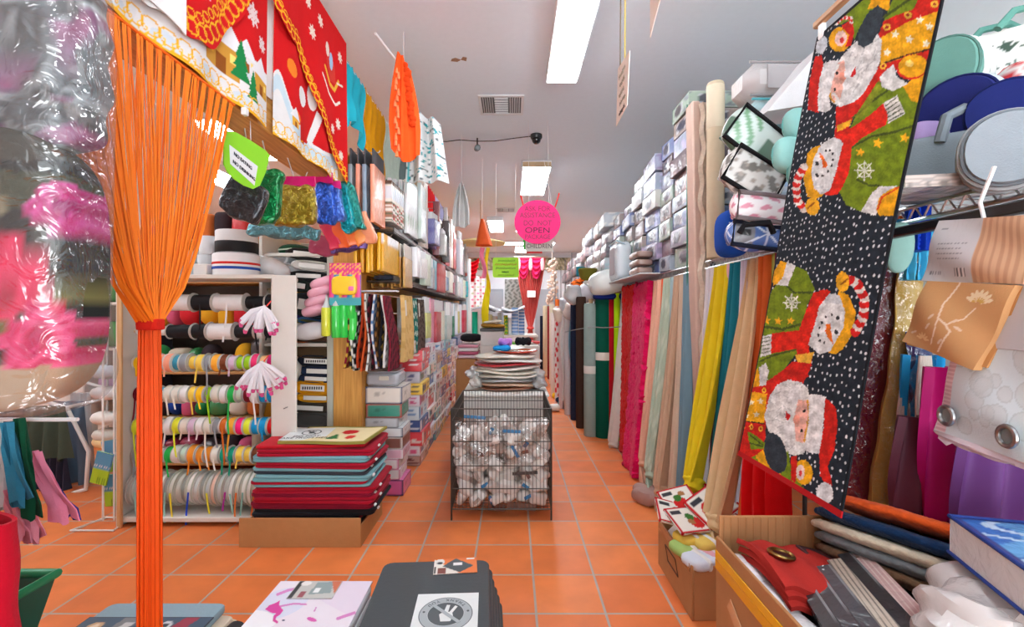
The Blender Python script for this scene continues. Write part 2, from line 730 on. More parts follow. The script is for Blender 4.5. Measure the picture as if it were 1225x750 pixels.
ceiling_light(.292, .525, 2.62, 3.84, 'long fluorescent ceiling light with clear white diffuser above the wire basket')
ceiling_light(.147, .50, 6.08, 7.5, 'fluorescent ceiling light from which the pink round sign hangs', (196, 168, 130))
ceiling_light(.1, .45, 9.6, 10.9, 'fluorescent ceiling light half hidden behind the pink round sign')
ceiling_light(-.35, 1.15, 12.6, 12.95, 'crosswise fluorescent ceiling light in front of the pink drape at the back')
ceiling_light(-4.35, -3.9, 5.9, 7.4, 'fluorescent ceiling light over the side room past the green warning sign')
ceiling_light(.1, .45, 13.4, 14.6, 'added fluorescent fill light in front of the back wall')  # added to brighten the far end of the aisle
ceiling_light(-.5, -.2, 9.6, 10.9, 'added fluorescent fill light above the far cutting table')  # second added lamp, more light for the far end
ceiling_light(-3.2, -2.9, 1.6, 2.8, 'added fluorescent fill light over the ribbon rack corner')  # unseen fixture put in for fill from the side room
ceiling_light(-5.2, -4.9, 2.2, 3.4, 'added fluorescent fill light along the outer wall of the side room')  # unseen; added for bounce onto the ceiling
ceiling_light(-3.2, -2.9, 4.6, 5.8, 'added fluorescent fill light over the tall white shelves of the side room')  # added fill lamp, hidden by the valance
ceiling_light(-3.2, -2.9, 8.2, 9.4, 'added fluorescent fill light deep in the side room')  # added fill lamp, out of view
ceiling_light(.292, .525, -.9, .3, 'added fluorescent fill light over the shop entrance')  # unseen lamp added behind the camera for fill

# vents ------------------------------------------------------------------------------


def vent(cx, cy, w, label):
    t = thing('ceiling_vent', label, 'vent', (cx, cy, H - .012))
    fr = G()
    for (a, b, c, d) in ((-.5, .5, -.5, -.42), (-.5, .5, .42, .5), (-.5, -.44, -.42, .42), (.44, .5, -.42, .42)):
        fr.box(cx + a * w, cx + b * w, cy + c * w, cy + d * w, H - .014, H - .001, .003)
    fr.build('frame', mat('paint', (225, 226, 228)), t)
    G().box(cx - .44 * w, cx + .44 * w, cy - .42 * w, cy + .42 * w, H - .004, H - .001).build('duct_plate', mat('plastic', (70, 70, 72)), t)
    sl = G()
    for sg in (-1, 1):
        for k in range(5):
            xx = cx + sg * w * (.2 + .05 * k)
            sl.rbox((xx, cy, H - .011), (.004, .8 * w, .016), .001, rot('Y', sg * 35))
    for k in range(7):
        sl.rbox((cx, cy - .36 * w + k * .12 * w, H - .011), (.3 * w, .004, .016), .001, rot('X', 35))
    sl.build('louver_slats', mat('paint', (214, 215, 217)), t)


vent(-.1, 4.45, .42, 'square white ceiling vent in front of the wire basket, beside the long light')
vent(-.12, 8.95, .36, 'small ceiling vent beyond the pink round sign')

# cameras and cable -------------------------------------------------------------------
t = thing('security_camera', 'black dome security camera on the ceiling in front of the second light', 'camera', (.27, 5.2, H))
G().lathe((.27, 5.2, H), [(.065, 0), (.065, -.03), (.058, -.045)], 20).build('base', mat('plastic', (35, 35, 38)), t)
G().sq((.27, 5.2, H - .055), (.1, .1, .1), 1, 1).build('dome', mat('gloss', (18, 18, 20)), t)
p = P(571, 184, 5.3)
t = thing('security_camera', 'small black bullet security camera hanging from the ceiling cable', 'camera', (p.x, p.y, H))
G().tube([(p.x, p.y, H), (p.x, p.y, H - .1)], .009).build('stem', mat('plastic', (40, 40, 42)), t)
G().tube([(p.x - .01, p.y + .05, H - .1), (p.x + .01, p.y - .07, H - .13)], .034, 14).build('body', mat('plastic', (28, 28, 30)), t)
G().tube([(p.x + .01, p.y - .07, H - .13), (p.x + .011, p.y - .075, H - .131)], .022, 12).build('lens', mat('gloss', (10, 10, 14)), t)
one('cable', 'thin black cable drooping along the ceiling between the security cameras', 'cable',
    G().tube([(-.92, 5.35, H - .01), (-.75, 5.35, H - .02), (-.6, 5.32, H - .012), (-.39, 5.3, H - .035), (-.2, 5.28, H - .04), (.05, 5.24, H - .02), (.22, 5.21, H - .012)], .005, 6), mat('plastic', (30, 30, 30)))
one('cable_connector', 'small orange and yellow plug on the ceiling cable', 'connector',
    G().tube([(-.93, 5.34, H - .03), (-.86, 5.34, H - .035)], .014, 8), mat('plastic', (205, 120, 50)))
p = Vector((-.43, 3.66, H))
g = G()
g.prism([(-.05, -.02), (.0, -.03), (.03, .0), (-.01, .025), (-.04, .01)], (p.x, p.y, H - .002), X, -Y, .003)
g.prism([(.03, .0), (.07, -.02), (.08, .03), (.05, .04)], (p.x, p.y, H - .002), X, -Y, .003)
one('paint_flake', 'brown peeling paint flake on the ceiling beside the long light', 'paint flake', g, mat('paper', (150, 112, 84)))

# the wooden post and beam of the gondola end
WOOD = mat_wood((232, 172, 88), (206, 142, 62))
WOODY = mat_wood((226, 172, 96), (196, 138, 66), axis='Y')
struct('wood_pillar', G().box(-1.262, -1.06, 3.3, 3.42, 0, 2.145, .006), WOOD)
struct('wood_beam', G().box(-1.28, -1.12, .9, 3.5, 2.146, 2.42, .006), WOODY)
g = G()
for k in range(15):
    g.box(-1.15, -1.12, 3.43, 9.9, .04 + k * .16, .04 + k * .16 + .15, .006)
struct('partition_slat_panel', g, WOODY)
struct('trim_2', G().box(-1.31, -1.264, 3.31, 3.42, 0, 2.1, .004), mat('paint', (196, 198, 186)))
# ================================================================ the left gondola: boxes at the bottom
BOXC = [((226, 60, 70), (238, 232, 226)), ((60, 90, 150), (226, 226, 230)), ((240, 196, 60), (60, 60, 70)), ((120, 170, 180), (190, 60, 70)), ((206, 120, 150), (40, 60, 110)), ((238, 232, 226), (190, 60, 70)), ((214, 208, 214), (40, 60, 110)), ((226, 222, 216), (60, 150, 140)), ((236, 226, 232), (210, 90, 140)), ((202, 204, 210), (150, 60, 60)),
        ((232, 232, 236), (232, 178, 50)), ((200, 196, 204), (90, 90, 130)), ((220, 226, 232), (90, 140, 190)), ((186, 160, 150), (110, 50, 50)), ((240, 238, 232), (60, 60, 70))]
CNAME = {(190, 60, 70): 'red', (40, 60, 110): 'navy', (60, 150, 140): 'teal', (210, 90, 140): 'pink', (150, 60, 60): 'dark red', (232, 178, 50): 'yellow', (90, 90, 130): 'grey blue', (90, 140, 190): 'blue',
         (110, 50, 50): 'brown', (60, 60, 70): 'black', (238, 232, 226): 'white on red', (226, 226, 230): 'white on blue'}


def box_print(base, acc, seed):
    r = random.Random(seed)
    a0, a1 = r.uniform(.05, .2), r.uniform(.3, .55)
    pic = r.choice([(200, 90, 90), (90, 120, 170), (220, 180, 90), (150, 170, 120), (180, 150, 170), (110, 90, 90)])
    pic2 = r.choice([(120, 60, 80), (60, 80, 130), (230, 220, 210), (80, 120, 90), (150, 110, 140)])
    lines = [(r.uniform(.6, .7), r.uniform(.75, .95), r.uniform(.2, .8)) for _ in range(4)]

    def paint(u, v, f):
        c = np.tile(np.array(base, float), (len(u), 1))
        if f in ('z+', 'z-', 'y+'):
            return c
        c[(u < a0)] = acc
        k = (u > a0 + .04) & (u < a1) & (v > .15) & (v < .85)
        c[k] = pic
        k &= (np.sin(u * 40 + seed) + np.sin(v * 30 + seed * 2) > .3)
        c[k] = pic2
        for (x0, x1, y) in lines:
            c[(u > x0) & (u < x1) & (abs(v - y) < .07)] = acc
        c[(v < .06) | (v > .95)] = tuple(x * .93 for x in base)
        return c
    return paint


def clear_box(y0, y1, x0, x1, z0, z1, base, acc, seed, label, group):
    """packed household linen box in clear wrap"""
    c = ((x0 + x1) / 2, (y0 + y1) / 2, (z0 + z1) / 2)
    g = G().pack(c, (x1 - x0, y1 - y0, z1 - z0), rot_z(random.uniform(-1.5, 1.5)), box_print(base, acc, seed), nu=14, nv=7, bulge=.004)
    return one('linen_box', label, 'box', g, mat('print_wrap'), group)


STACKNAME = ['first stack from the wooden pillar', 'second stack from the wooden pillar', 'third stack from the wooden pillar', 'fourth stack from the wooden pillar', 'fifth stack from the wooden pillar', 'sixth stack from the wooden pillar',
             'seventh stack from the wooden pillar', 'eighth stack from the wooden pillar', 'ninth stack from the wooden pillar', 'tenth stack from the wooden pillar', 'eleventh stack from the wooden pillar', 'twelfth stack from the wooden pillar']
ycur = 3.62
sd = 100
for si in range(12):
    wy = random.uniform(.36, .46)
    z = 0.005
    n = 0
    top = random.uniform(.92, 1.0) if si else 0
    while z < top - .05:
        h = random.choice([.085, .1, .1, .12])
        base, acc = random.choice(BOXC)
        sd += 1
        n += 1
        xo = random.uniform(-.02, .02)
        wy2 = wy - random.uniform(0, .03)
        clear_box(ycur, ycur + wy2, -1.06, -.79 + xo, z, z + h - .002, jit(base, 10), acc, sd,
                  'linen box, %s print, %s up in the %s' % (CNAME[acc], ORD[n - 1], STACKNAME[si]), 'linen boxes on the floor under the hanging packets')
        z += h
    if si == 0:
        pass
    ycur += wy + .015

# first stack, nearest the pillar, box by box
first = [  # h, base, accent, depth y0, x1, name
    (.115, (206, 92, 150), (36, 44, 90), 'pink flowered set with navy edge at the bottom'),
    (.075, (214, 214, 216), (210, 120, 160), 'clear pack of white towels'),
    (.075, (226, 222, 224), (210, 110, 160), 'clear pack with pink stripe'),
    (.07, (216, 170, 190), (230, 230, 230), 'pale pink pack in clear wrap'),
    (.085, (124, 74, 62), (226, 220, 214), 'brown pack with white spine'),
    (.07, (222, 224, 226), (60, 60, 80), 'white pack with dark spine'),
    (.07, (206, 210, 214), (150, 156, 160), 'clear grey pack'),
    (.1, (58, 150, 130), (200, 60, 60), 'green and red box'),
    (.125, (236, 230, 220), (36, 54, 98), 'white book-like box with navy border'),
]
z = .005
for i, (h, base, acc, nm) in enumerate(first):
    def pp(u, v, f, base=base, acc=acc):
        c = np.tile(np.array(base, float), (len(u), 1))
        if f in ('y-', 'x+'):
            c[(v < .1) | (v > .9)] = acc
            c[(u > .93)] = acc
            c[(u < .05)] = acc
            k = (u > .15) & (u < .55) & (v > .25) & (v < .75) & (np.sin(u * 25) + np.cos(v * 9) > .2)
            c[k] = np.array(base) * .8
        return c
    x1 = -.80 + random.uniform(-.015, .02)
    g = G().pack(((-1.05 + x1) / 2, 3.36 + .125, z + h / 2), (x1 + 1.05, .245, h - .003), rot_z(random.uniform(-3, 3)), pp, nu=14, nv=8, bulge=.004)
    one('linen_box', '%s, in the stack beside the wooden pillar' % nm, 'box', g, mat('print_wrap'), 'boxes stacked beside the wooden pillar')
    z += h
t = thing('storage_case', 'clear grey plastic storage case with latch on the stack beside the pillar', 'storage case', (-.92, 3.5, z))
G().rbox((-.935, 3.485, z + .05), (.235, .24, .098), .02).build('case', mat('wrap', (176, 180, 188)), t)
G().rbox((-.935, 3.485, z + .104), (.225, .23, .012), .005).build('lid', mat('wrap', (158, 164, 172)), t)
G().rbox((-.92, 3.36, z + .06), (.07, .01, .03), .003).build('label_plate', mat('paper', (222, 220, 206)), t)
g = G()
one('linen_box', 'yellow and white box lying on top of the second stack by the pillar', 'box',
    G().pack((-.93, 3.86, 1.04), (.24, .34, .1), None, box_print((234, 232, 226), (236, 180, 40), 5), nu=14, nv=7), mat('print_wrap'))

# ================================================================ packets on hooks
HOOK = mat('metal', (190, 190, 195))


def hook(x0, x1, y, z, label, group='chrome peg hooks on the slat panel'):
    one('peg_hook', label, 'hook', G().tube([(x0, y, z), (x1 - .01, y, z), (x1, y, z + .015)], .0035, 6), HOOK, group)


def hung_row(nm, part_name, y0, wy, z0, z1, x0, x1, n, cols, kind, label, cat, group, card=None, card_h=.25, tilt=0, paint=None, head=None, skew=0, thick=None):
    """packets hanging one behind the other on a hook that sticks out along x; each is a thing of its own"""
    hook(-1.12, x1 + .015, y0 + wy / 2, z1 + .012, 'peg hook carrying ' + label)
    for i in range(n):
        x = x0 + (x1 - x0) * i / max(n - 1, 1)
        col = jit(cols[i % len(cols)], 6)
        th = thick or (x1 - x0) / max(n, 2) * .72
        dz = random.uniform(-.01, .006)
        R = rot('X', random.uniform(-2, 2)) @ rot('Z', tilt + random.uniform(-3, 3))
        w = 'frontmost ' if i == n - 1 else ''
        place = 'frontmost' if i == n - 1 else '%s behind it' % ORD[n - 2 - i]
        t = thing(nm, '%s, %s' % (label, place), cat, (x, y0 + wy / 2, z0 + dz), group)
        hh = z1 - z0
        zc = z0 + dz + hh * (1 - card_h) / 2 if card else z0 + dz + hh / 2
        bh = hh * (1 - card_h) if card else hh
        if paint:
            def pf(u, v, f, col=col, i=i):
                return paint(u, v, f, col, i)
            g = G().pack((x, y0 + wy / 2, zc), (th, wy, bh), R, pf, nu=10, nv=10, bulge=min(.006, th * .2))
        else:
            g = G().rbox((x, y0 + wy / 2, zc), (th, wy, bh), .006, R)
        g.build(part_name, mat(kind) if paint else mat(kind, tuple(round(c / 8) * 8 for c in col)), t)
        if card:
            zc2 = z0 + dz + hh * (1 - card_h / 2)
            G().rbox((x + .001, y0 + wy / 2, zc2), (max(.003, th * .4), wy * .96, hh * card_h), .0015, R).build('header_card', mat('paper', card), t)


GRP = 'packets hanging on the slat panel'
# second tier (around z 1.95-2.4)


def lace(u, v, f, col, i):
    c = np.tile(np.array(col, float), (len(u), 1))
    k = (np.sin(u * 31 + i) * np.sin(v * 37)) > .25
    c[k] = np.array(col) * .72 + 70
    return c


hung_row('lace_packet', 'lace', 3.1, .3, 1.93, 2.42, -1.08, -.93, 4, [(150, 160, 170), (238, 150, 120), (110, 140, 160), (240, 152, 122)], 'print_wrap', 'peach and grey lace packet beside the red valance end', 'lace packet', GRP, card=(70, 72, 78), card_h=.22, paint=lace)


def jewels(u, v, f, col, i):
    c = np.tile(np.array((236, 230, 222), float), (len(u), 1))
    c[(v > .55) & (v < .85)] = (222, 226, 234)
    c[(v > .9)] = (90, 66, 50)
    k = (v < .5) & (np.sin(v * 60 + i * 2) > .1)
    c[k] = (196, 60, 56) if i % 2 else (168, 120, 96)
    c[(v < .5) & (np.sin(v * 43 + i) > .8)] = (90, 100, 70)
    return c


for k in range(7):
    yy = 3.42 + .05 * k
    t = thing('bead_trim_card', 'beaded red and cream trim card under the mustard cloth, %s in the row' % ORD[k], 'trim card', (-.9, yy, 1.98), GRP)
    G().pack((-.95 + .002 * k, yy + .024, 2.14), (.14, .042, .3), None, lambda u, v, f, k=k: jewels(u, v, f, None, k), nu=6, nv=26, bulge=.002).build('card', mat('print_paper'), t)
    G().tube([(-.95, yy + .024, 2.29), (-.95, yy + .024, 2.33)], .004, 6).build('hanger_loop', mat('plastic', (60, 44, 36)), t)


def embroid(u, v, f, col, i):
    c = np.tile(np.array(col, float), (len(u), 1))
    c[(v > .12) & (v < .42) & (np.sin(u * 30 + i) + np.sin(v * 44) > .7)] = (150, 176, 150)
    c[(v > .7) & (v < .92) & (u > .2) & (u < .8)] = (186, 208, 212)
    return c


hung_row('table_linen_packet', 'linen', 3.82, .34, 1.98, 2.42, -1.06, -.86, 5, [(226, 228, 232), (236, 236, 238), (214, 216, 220)], 'print_wrap', 'white embroidered table linen in a clear packet above the dark tray', 'linen packet', GRP, paint=embroid)
hung_row('table_linen_packet', 'linen', 4.2, .34, 2.0, 2.5, -1.04, -.84, 4, [(206, 214, 210), (228, 230, 228), (176, 190, 186)], 'print_wrap', 'pale green embroidered linen packet beyond the white ones', 'linen packet', GRP, paint=embroid)
TIER2 = [((232, 226, 210), 'cream braid'), ((52, 60, 110), 'navy and red tassel trim'), ((130, 110, 170), 'violet net'), ((150, 44, 60), 'wine tassel trim'), ((236, 236, 236), 'white eyelet lace'), ((60, 54, 54), 'black fringe'),
         ((120, 112, 70), 'olive brocade'), ((214, 70, 60), 'red satin'), ((226, 222, 214), 'ivory crochet'), ((196, 180, 150), 'sand braid'), ((210, 60, 66), 'scarlet fringe')]
y0, k = 4.58, 0
while y0 < 8.5:
    cc, nm = TIER2[k % len(TIER2)] if k < 11 else random.choice(TIER2)
    wy = random.uniform(.16, .27)
    hung_row('trim_packet', 'trim', y0, wy, 1.93 + random.uniform(0, .12), 2.42 + random.uniform(-.1, .3), -1.06, -.86 + random.uniform(-.04, .04), 2, [jit(cc, 20), jit(cc, 40)], 'print_wrap', '%s packet, %s hook, second row past white linen' % (nm, ORD[k]), 'trim packet', GRP,
             card=(226, 226, 228) if k % 3 else None, card_h=random.uniform(.15, .3), paint=lace, tilt=random.uniform(-8, 8))
    y0 += wy + .02
    k += 1
# dark trays between the tiers
for k, (zz, nm) in enumerate(((1.9, 'upper'), (1.545, 'lower'))):
    for q in range(2):
        y0 = 3.42 + q * 2.7
        t = thing('display_tray', 'long dark tray of the %s tier on the slat panel, %s from the pillar' % (nm, ORD[q]), 'tray', (-.97, y0 + 1.3, zz))
        G().box(-1.075, -.86, y0, y0 + 2.65, zz, zz + .012).build('base', mat('plastic', (54, 48, 46)), t)
        G().box(-.87, -.86, y0, y0 + 2.65, zz + .013, zz + .045, .002).build('lip', mat('plastic', (66, 58, 54)), t)
        if q == 0:
            for j in range(14):
                one('loose_trim', 'dark beaded trim remnant heaped on the %s tray, %s from the pillar' % (nm, ORD[j]), 'trim',
                    G().sq((-.96, y0 + .1 + j * .16, zz + .04), (.15, .15, .05), .7, .8, rot_z(random.uniform(0, 90)), 10, 6),
                    mat('fur', random.choice([(70, 56, 50), (40, 38, 42), (104, 80, 62), (62, 64, 80), (120, 96, 84)])), 'trim remnants on the trays')
# third tier


def ylw(u, v, f, col, i):
    c = np.tile(np.array(col, float), (len(u), 1))
    if i == 5:
        c[(v > .72) & (u > .25)] = (232, 234, 236)
    c[(v < .08)] = np.array(col) * .93
    return c


hung_row('felt_packet', 'felt', 3.2, .36, 1.6, 1.86, -1.07, -.88, 6, [(244, 186, 30), (236, 172, 24)], 'print_wrap', 'bright yellow felt packet over the wooden pillar', 'felt packet', GRP, paint=ylw)
hung_row('fringe_packet', 'fringe', 3.6, .34, 1.52, 1.86, -1.08, -.84, 9, [(198, 142, 62), (184, 126, 52), (208, 156, 76)], 'wrap', 'golden brown fringe packet under the yellow felt', 'fringe packet', GRP, card=(214, 206, 196), card_h=.3)
T3 = [((226, 228, 234), 'white lace'), ((232, 232, 232), 'white braid'), ((206, 220, 200), 'lime edged white cloth'), ((150, 152, 158), 'grey trim'), ((40, 168, 190), 'turquoise print'), ((232, 228, 220), 'ivory lace'), ((206, 60, 60), 'red ribbon'),
      ((230, 228, 226), 'white crochet'), ((236, 190, 60), 'yellow braid'), ((60, 130, 170), 'blue cord'), ((228, 220, 206), 'cream net'), ((216, 90, 120), 'rose lace'), ((70, 66, 70), 'black trim'), ((226, 226, 226), 'white tulle')]
y0, i = 3.97, 0
while y0 < 8.5:
    cc, nm = T3[i % len(T3)]
    wy = random.uniform(.17, .26)
    hung_row('lace_packet', 'lace', y0, wy, 1.56 + random.uniform(0, .08), 1.88, -1.06, -.85 + random.uniform(-.04, .03), 3 if i < 8 else 2, [cc, jit(cc, 30)], 'print_wrap', '%s packet, %s hook, third row past the fringe' % (nm, ORD[i]), 'lace packet', GRP,
             card=(232, 232, 234) if i % 2 else None, card_h=random.uniform(.25, .45), paint=lace, tilt=random.uniform(-8, 8))
    y0 += wy + .02
    i += 1
# fourth tier: patterned scarves
SC = [((132, 20, 48), (220, 180, 70)), ((30, 26, 26), (200, 160, 80)), ((110, 112, 100), (226, 226, 220)), ((26, 26, 30), (214, 212, 206)), ((170, 60, 30), (40, 24, 20)), ((200, 84, 40), (60, 24, 16)), ((218, 214, 208), (60, 50, 44)),
      ((96, 26, 40), (20, 18, 20)), ((90, 128, 178), (220, 220, 224)), ((122, 84, 44), (36, 26, 22)), ((30, 28, 34), (190, 150, 60)), ((214, 212, 210), (90, 80, 80)), ((120, 34, 50), (26, 20, 22))]
SCN = ['wine and gold', 'black and gold', 'grey green and white', 'black and white', 'rust and black', 'orange and brown', 'cream and brown', 'maroon and black', 'blue and white', 'bronze and black', 'black and mustard', 'silver grey', 'dark red and black']
for i, ((a, b), nm) in enumerate(zip(SC, SCN)):
    x = -1.09 + .0205 * i
    z0, z1 = .94 + random.uniform(-.015, .02), 1.46 - .002 * i

    def sp(p, u, v, a=a, b=b, i=i):
        c = np.tile(np.array(a, float), (len(u), 1))
        c[(np.sin(v * 46 + i * 1.7 + 3 * np.sin(u * 9)) + np.sin(u * 24 + i) > .55)] = b
        return c

    def sf(u, v, x=x, z0=z0, z1=z1, i=i):
        w = .16 + .1 * (1 - v)
        return np.stack([x + .008 * np.sin(v * 5 + i) + .03 * (1 - v) * (i - 6) / 6, 3.14 + .02 * np.sin(v * 6 + i) + u * w, z0 + v * (z1 - z0)], 1)
    one('patterned_scarf', '%s patterned scarf on the pillar hooks, %s from the slat panel' % (nm, ORD[i]), 'scarf', G().sheet(sf, 10, 44, .013, paint=sp), mat('print_cloth'), 'patterned scarves on the pillar hooks')
one('peg_hook', 'white wire arm carrying the bunch of patterned scarves', 'hook', G().tube([(-1.09, 3.24, 1.47), (-.8, 3.24, 1.47), (-.8, 3.3, 1.47)], .006, 8), mat('plastic', (230, 230, 232)))


def scarf_face(y0, wy, x, z0, z1, a, b, nm, freq, label=True):
    def sp(p, u, v):
        c = np.tile(np.array(a, float), (len(u), 1))
        c[(np.sin(v * freq + 2 * np.sin(u * 11)) * np.sin(u * freq * .7 + v * 5) > .35)] = b
        return c
    t = thing('folded_fabric', nm, 'fabric', (x, y0 + wy / 2, z0), 'fabric lengths hanging beside the scarves')
    G().sheet(lambda u, v: np.stack([x + .012 * np.sin(u * 7 + v * 3) - .05 * (1 - v) * 0, y0 + u * wy, z0 + v * (z1 - z0)], 1), 16, 40, -.03, paint=sp).build('fabric', mat('print_cloth'), t)
    if label:
        G().rbox((x + .02, y0 + wy * .45, z1 - .09), (.004, wy * .5, .12), .001, rot('X', 8)).build('price_card', mat('paper', (226, 218, 206)), t)


scarf_face(3.42, .3, -.82, .96, 1.45, (216, 178, 116), (200, 160, 98), 'tan brocade fabric length with price card beside the scarves', 30)
scarf_face(3.76, .22, -.84, .98, 1.44, (36, 108, 98), (196, 206, 190), 'teal and white ogee pattern fabric length', 34, False)
scarf_face(4.02, .3, -.84, .98, 1.44, (98, 82, 74), (60, 48, 44), 'brown leopard print fabric length', 50)
T4 = [((234, 234, 236), 'white lace'), ((222, 214, 130), 'pale yellow lace'), ((232, 232, 234), 'white net'), ((236, 130, 176), 'pink ribbon'), ((190, 30, 50), 'crimson ribbon'), ((230, 226, 220), 'ivory trim'), ((60, 120, 170), 'blue braid'), ((226, 226, 230), 'white trim'),
      ((200, 200, 206), 'silver trim'), ((232, 200, 210), 'blush lace'), ((228, 226, 222), 'cotton lace'), ((70, 150, 110), 'green braid'), ((190, 210, 226), 'pale blue lace')]
y0, i = 4.36, 0
while y0 < 8.5:
    cc, nm = T4[i % len(T4)]
    wy = random.uniform(.15, .25)
    hung_row('lace_packet', 'lace', y0, wy, 1.0 + random.uniform(-.03, .08), 1.47, -1.05, -.87 + random.uniform(-.04, .03), 2, [cc, jit(cc, 26)], 'print_wrap', '%s packet, %s hook, fourth row past leopard fabric' % (nm, ORD[i]), 'lace packet', GRP,
             card=(228, 226, 226) if i % 3 else None, card_h=random.uniform(.2, .4), paint=lace, tilt=random.uniform(-8, 8))
    y0 += wy + .02
    i += 1
# far end of the gondola: long lace lengths and odds
for i in range(4):
    y0 = 8.6 + i * .32
    cc = random.choice([(236, 232, 226), (228, 224, 222), (206, 60, 64), (236, 236, 236), (222, 206, 196), (200, 214, 220)])

    def lf(u, v, y0=y0, i=i):
        return np.stack([-.93 + .05 * np.sin(u * 12 + i) + .03 * np.sin(i * 2.3), y0 + u * .28, .95 + v * 1.5], 1)
    one('lace_length', 'long hanging lace length, %s along the far end of the slat panel' % ORD[i], 'lace', G().sheet(lf, 14, 8, .01), mat('cloth', cc), 'lace lengths at the far end of the slat panel')

one('curtain_rail', 'rail over the lace lengths at the end of the slat panel', 'rail', G().tube([(-.95, 8.5, 2.455), (-.95, 9.95, 2.455)], .008, 6), HOOK)
# ================================================================ cloths on the line below the ceiling
one('clothes_line', 'white line below the ceiling carrying the row of hanging cloths', 'line', G().tube([(-1.085, 2.9, 2.965), (-1.085, 9.5, 2.965)], .005, 6), mat('plastic', (226, 226, 226)))


def line_cloth(y0, y1, zt, zb, col, name, label, kind='cloth', folds=5, amp=.025, slant=0, x=-1.085, paint=None, sag=0):
    def cf(u, v):
        return np.stack([x + amp * (1.15 - v) * np.sin(u * folds * 6.28 + v * 1.2) + .012 * np.sin(v * 9),
                         y0 + u * (y1 - y0) * (1 - .0 * v) + slant * (1 - v), zb + v * (zt - zb) - sag * (1 - v) * np.sin(u * 3.14) * -.12 + .01 * np.sin(u * folds * 12) * (v > .97)], 1)
    one(name, label, 'cloth', G().sheet(cf, 60, 30, .006, paint=paint), mat(kind, col), 'cloths on the line below the ceiling')


line_cloth(3.0, 3.42, 2.97, 2.5, (44, 176, 196), 'hanging_cloth', 'turquoise tasselled cloth next to the red valance', folds=3, sag=1)
line_cloth(3.43, 3.95, 2.97, 2.37, (206, 142, 16), 'hanging_cloth', 'mustard cloth hanging beside the turquoise one', folds=4)
line_cloth(3.97, 4.5, 2.97, 2.3, (190, 202, 188), 'hanging_cloth', 'pale sage cloth hanging after the mustard one', folds=4)
line_cloth(4.52, 5.1, 2.97, 2.3, (120, 134, 134), 'hanging_cloth', 'grey cloth hanging after the pale sage one', folds=4)
line_cloth(5.12, 5.9, 2.97, 2.3, (208, 184, 150), 'hanging_cloth', 'beige cloth hanging after the grey one', folds=5)
line_cloth(5.92, 6.5, 2.97, 2.25, (206, 30, 34), 'hanging_cloth', 'red cloth hanging near the cable end', folds=4)
line_cloth(6.52, 7.3, 2.97, 2.3, (164, 160, 196), 'hanging_cloth', 'lilac cloth hanging after the red one', folds=5)
line_cloth(7.32, 8.4, 2.97, 2.2, (112, 108, 84), 'hanging_cloth', 'olive patterned cloth hanging at the end of the line', folds=5)

# orange tasselled cloth on a rod
t = thing('hanging_shawl', 'orange shawl with tasselled edge hanging from a white rod near the ceiling', 'shawl', (-.78, 3.3, 3.04))


def shawl(u, v):
    w = .03 + .095 * np.sin(np.clip((1 - v) * 2.2, 0, 1.57)) * (1 - .25 * np.clip((.25 - v) / .25, 0, 1))
    a = (u - .5) * 2
    return np.stack([-.765 + .01 + w * a * .62 + .04 * (1 - v) * (a > 0), 3.3 - .06 + .03 * np.abs(np.sin(u * 7.5)) + .05 * a, 2.37 + .07 * np.abs(a) + v * (3.1 - 2.37) - .07 * np.abs(a) * v - .12 * np.clip(a, 0, 1) * (v > .9)], 1)


G().sheet(shawl, 60, 40, .008).build('cloth', mat('cloth', (246, 96, 36)), t)
for i in range(16):
    zz = 2.42 + i * .038
    xx = -.79 + .012 * math.sin(i * 1.9)
    G().tube([(xx, 3.215, zz + .02), (xx, 3.21, zz), (xx, 3.21, zz - .03)], [.004, .009, .012], 8).build('tassel', mat('cloth', (246, 146, 96)), t)
for i in range(13):
    zz = 2.62 + i * .034
    G().sq((-.695 - .004 * i + .008 * math.sin(i * 2), 3.27, zz + .02), (.05, .04, .045), .8, .8, None, 8, 6).build('ruffle', mat('cloth', (226, 74, 26)), t)
G().tube([(-.765, 3.3, 3.05), (-.765, 3.3, H)], .003, 5).build('hanging_string', mat('cloth', (214, 214, 214)), t)
one('wooden_rod', 'white rod holding the orange shawl toward the ceiling', 'rod', G().tube([P(449, 40, 2.95), (-.78, 3.3, 3.05)], .008, 8), mat('paint', (236, 236, 236)))


def floral_paint(p, u, v):
    cv = Canvas(u * 30, v * 60, (226, 230, 230))
    r = random.Random(4)
    for _ in range(120):
        cv.ell(r.uniform(0, 30), r.uniform(0, 60), r.uniform(.5, 1.3), r.uniform(.6, 1.6), r.choice([(30, 160, 170), (70, 150, 150), (110, 120, 120)]), r.uniform(0, 180))
    cv.rect(0, 1.2, 0, 60, (60, 190, 196))
    return cv.c


def fl(u, v):
    return np.stack([-.72 + .16 * (u - .5) * 1.5 + .1 * (1 - v) * (u - .3) + .02, 3.75 + .05 * np.sin(u * 14), 2.37 + v * (2.95 - 2.37) - .1 * u * v], 1)


one('hanging_cloth', 'white cloth with turquoise flower print hanging beyond the orange shawl', 'cloth', G().sheet(fl, 30, 60, .006, paint=floral_paint), mat('print_cloth'))
p = P(552, 222, 5.2)


def wt(u, v):
    w = .02 + .1 * np.sin(np.clip((1 - v) * 1.9, 0, 1.57))
    return np.stack([p.x + w * (u - .5) * 1.6, p.y + .05 * np.sin(u * 12), p.z - (1 - v) * .47 + .06 * np.abs(u - .5)], 1)


one('hanging_cloth', 'white cloth gathered on a cord under the ceiling beside the cable', 'cloth', G().sheet(wt, 24, 24, .006), mat('cloth', (214, 214, 212)))
one('cord', 'thin cord from the ceiling to the gathered white cloth', 'cord', G().tube([(p.x, p.y, H), (p.x, p.y, p.z - .02)], .003, 6), mat('cloth', (200, 200, 200)))

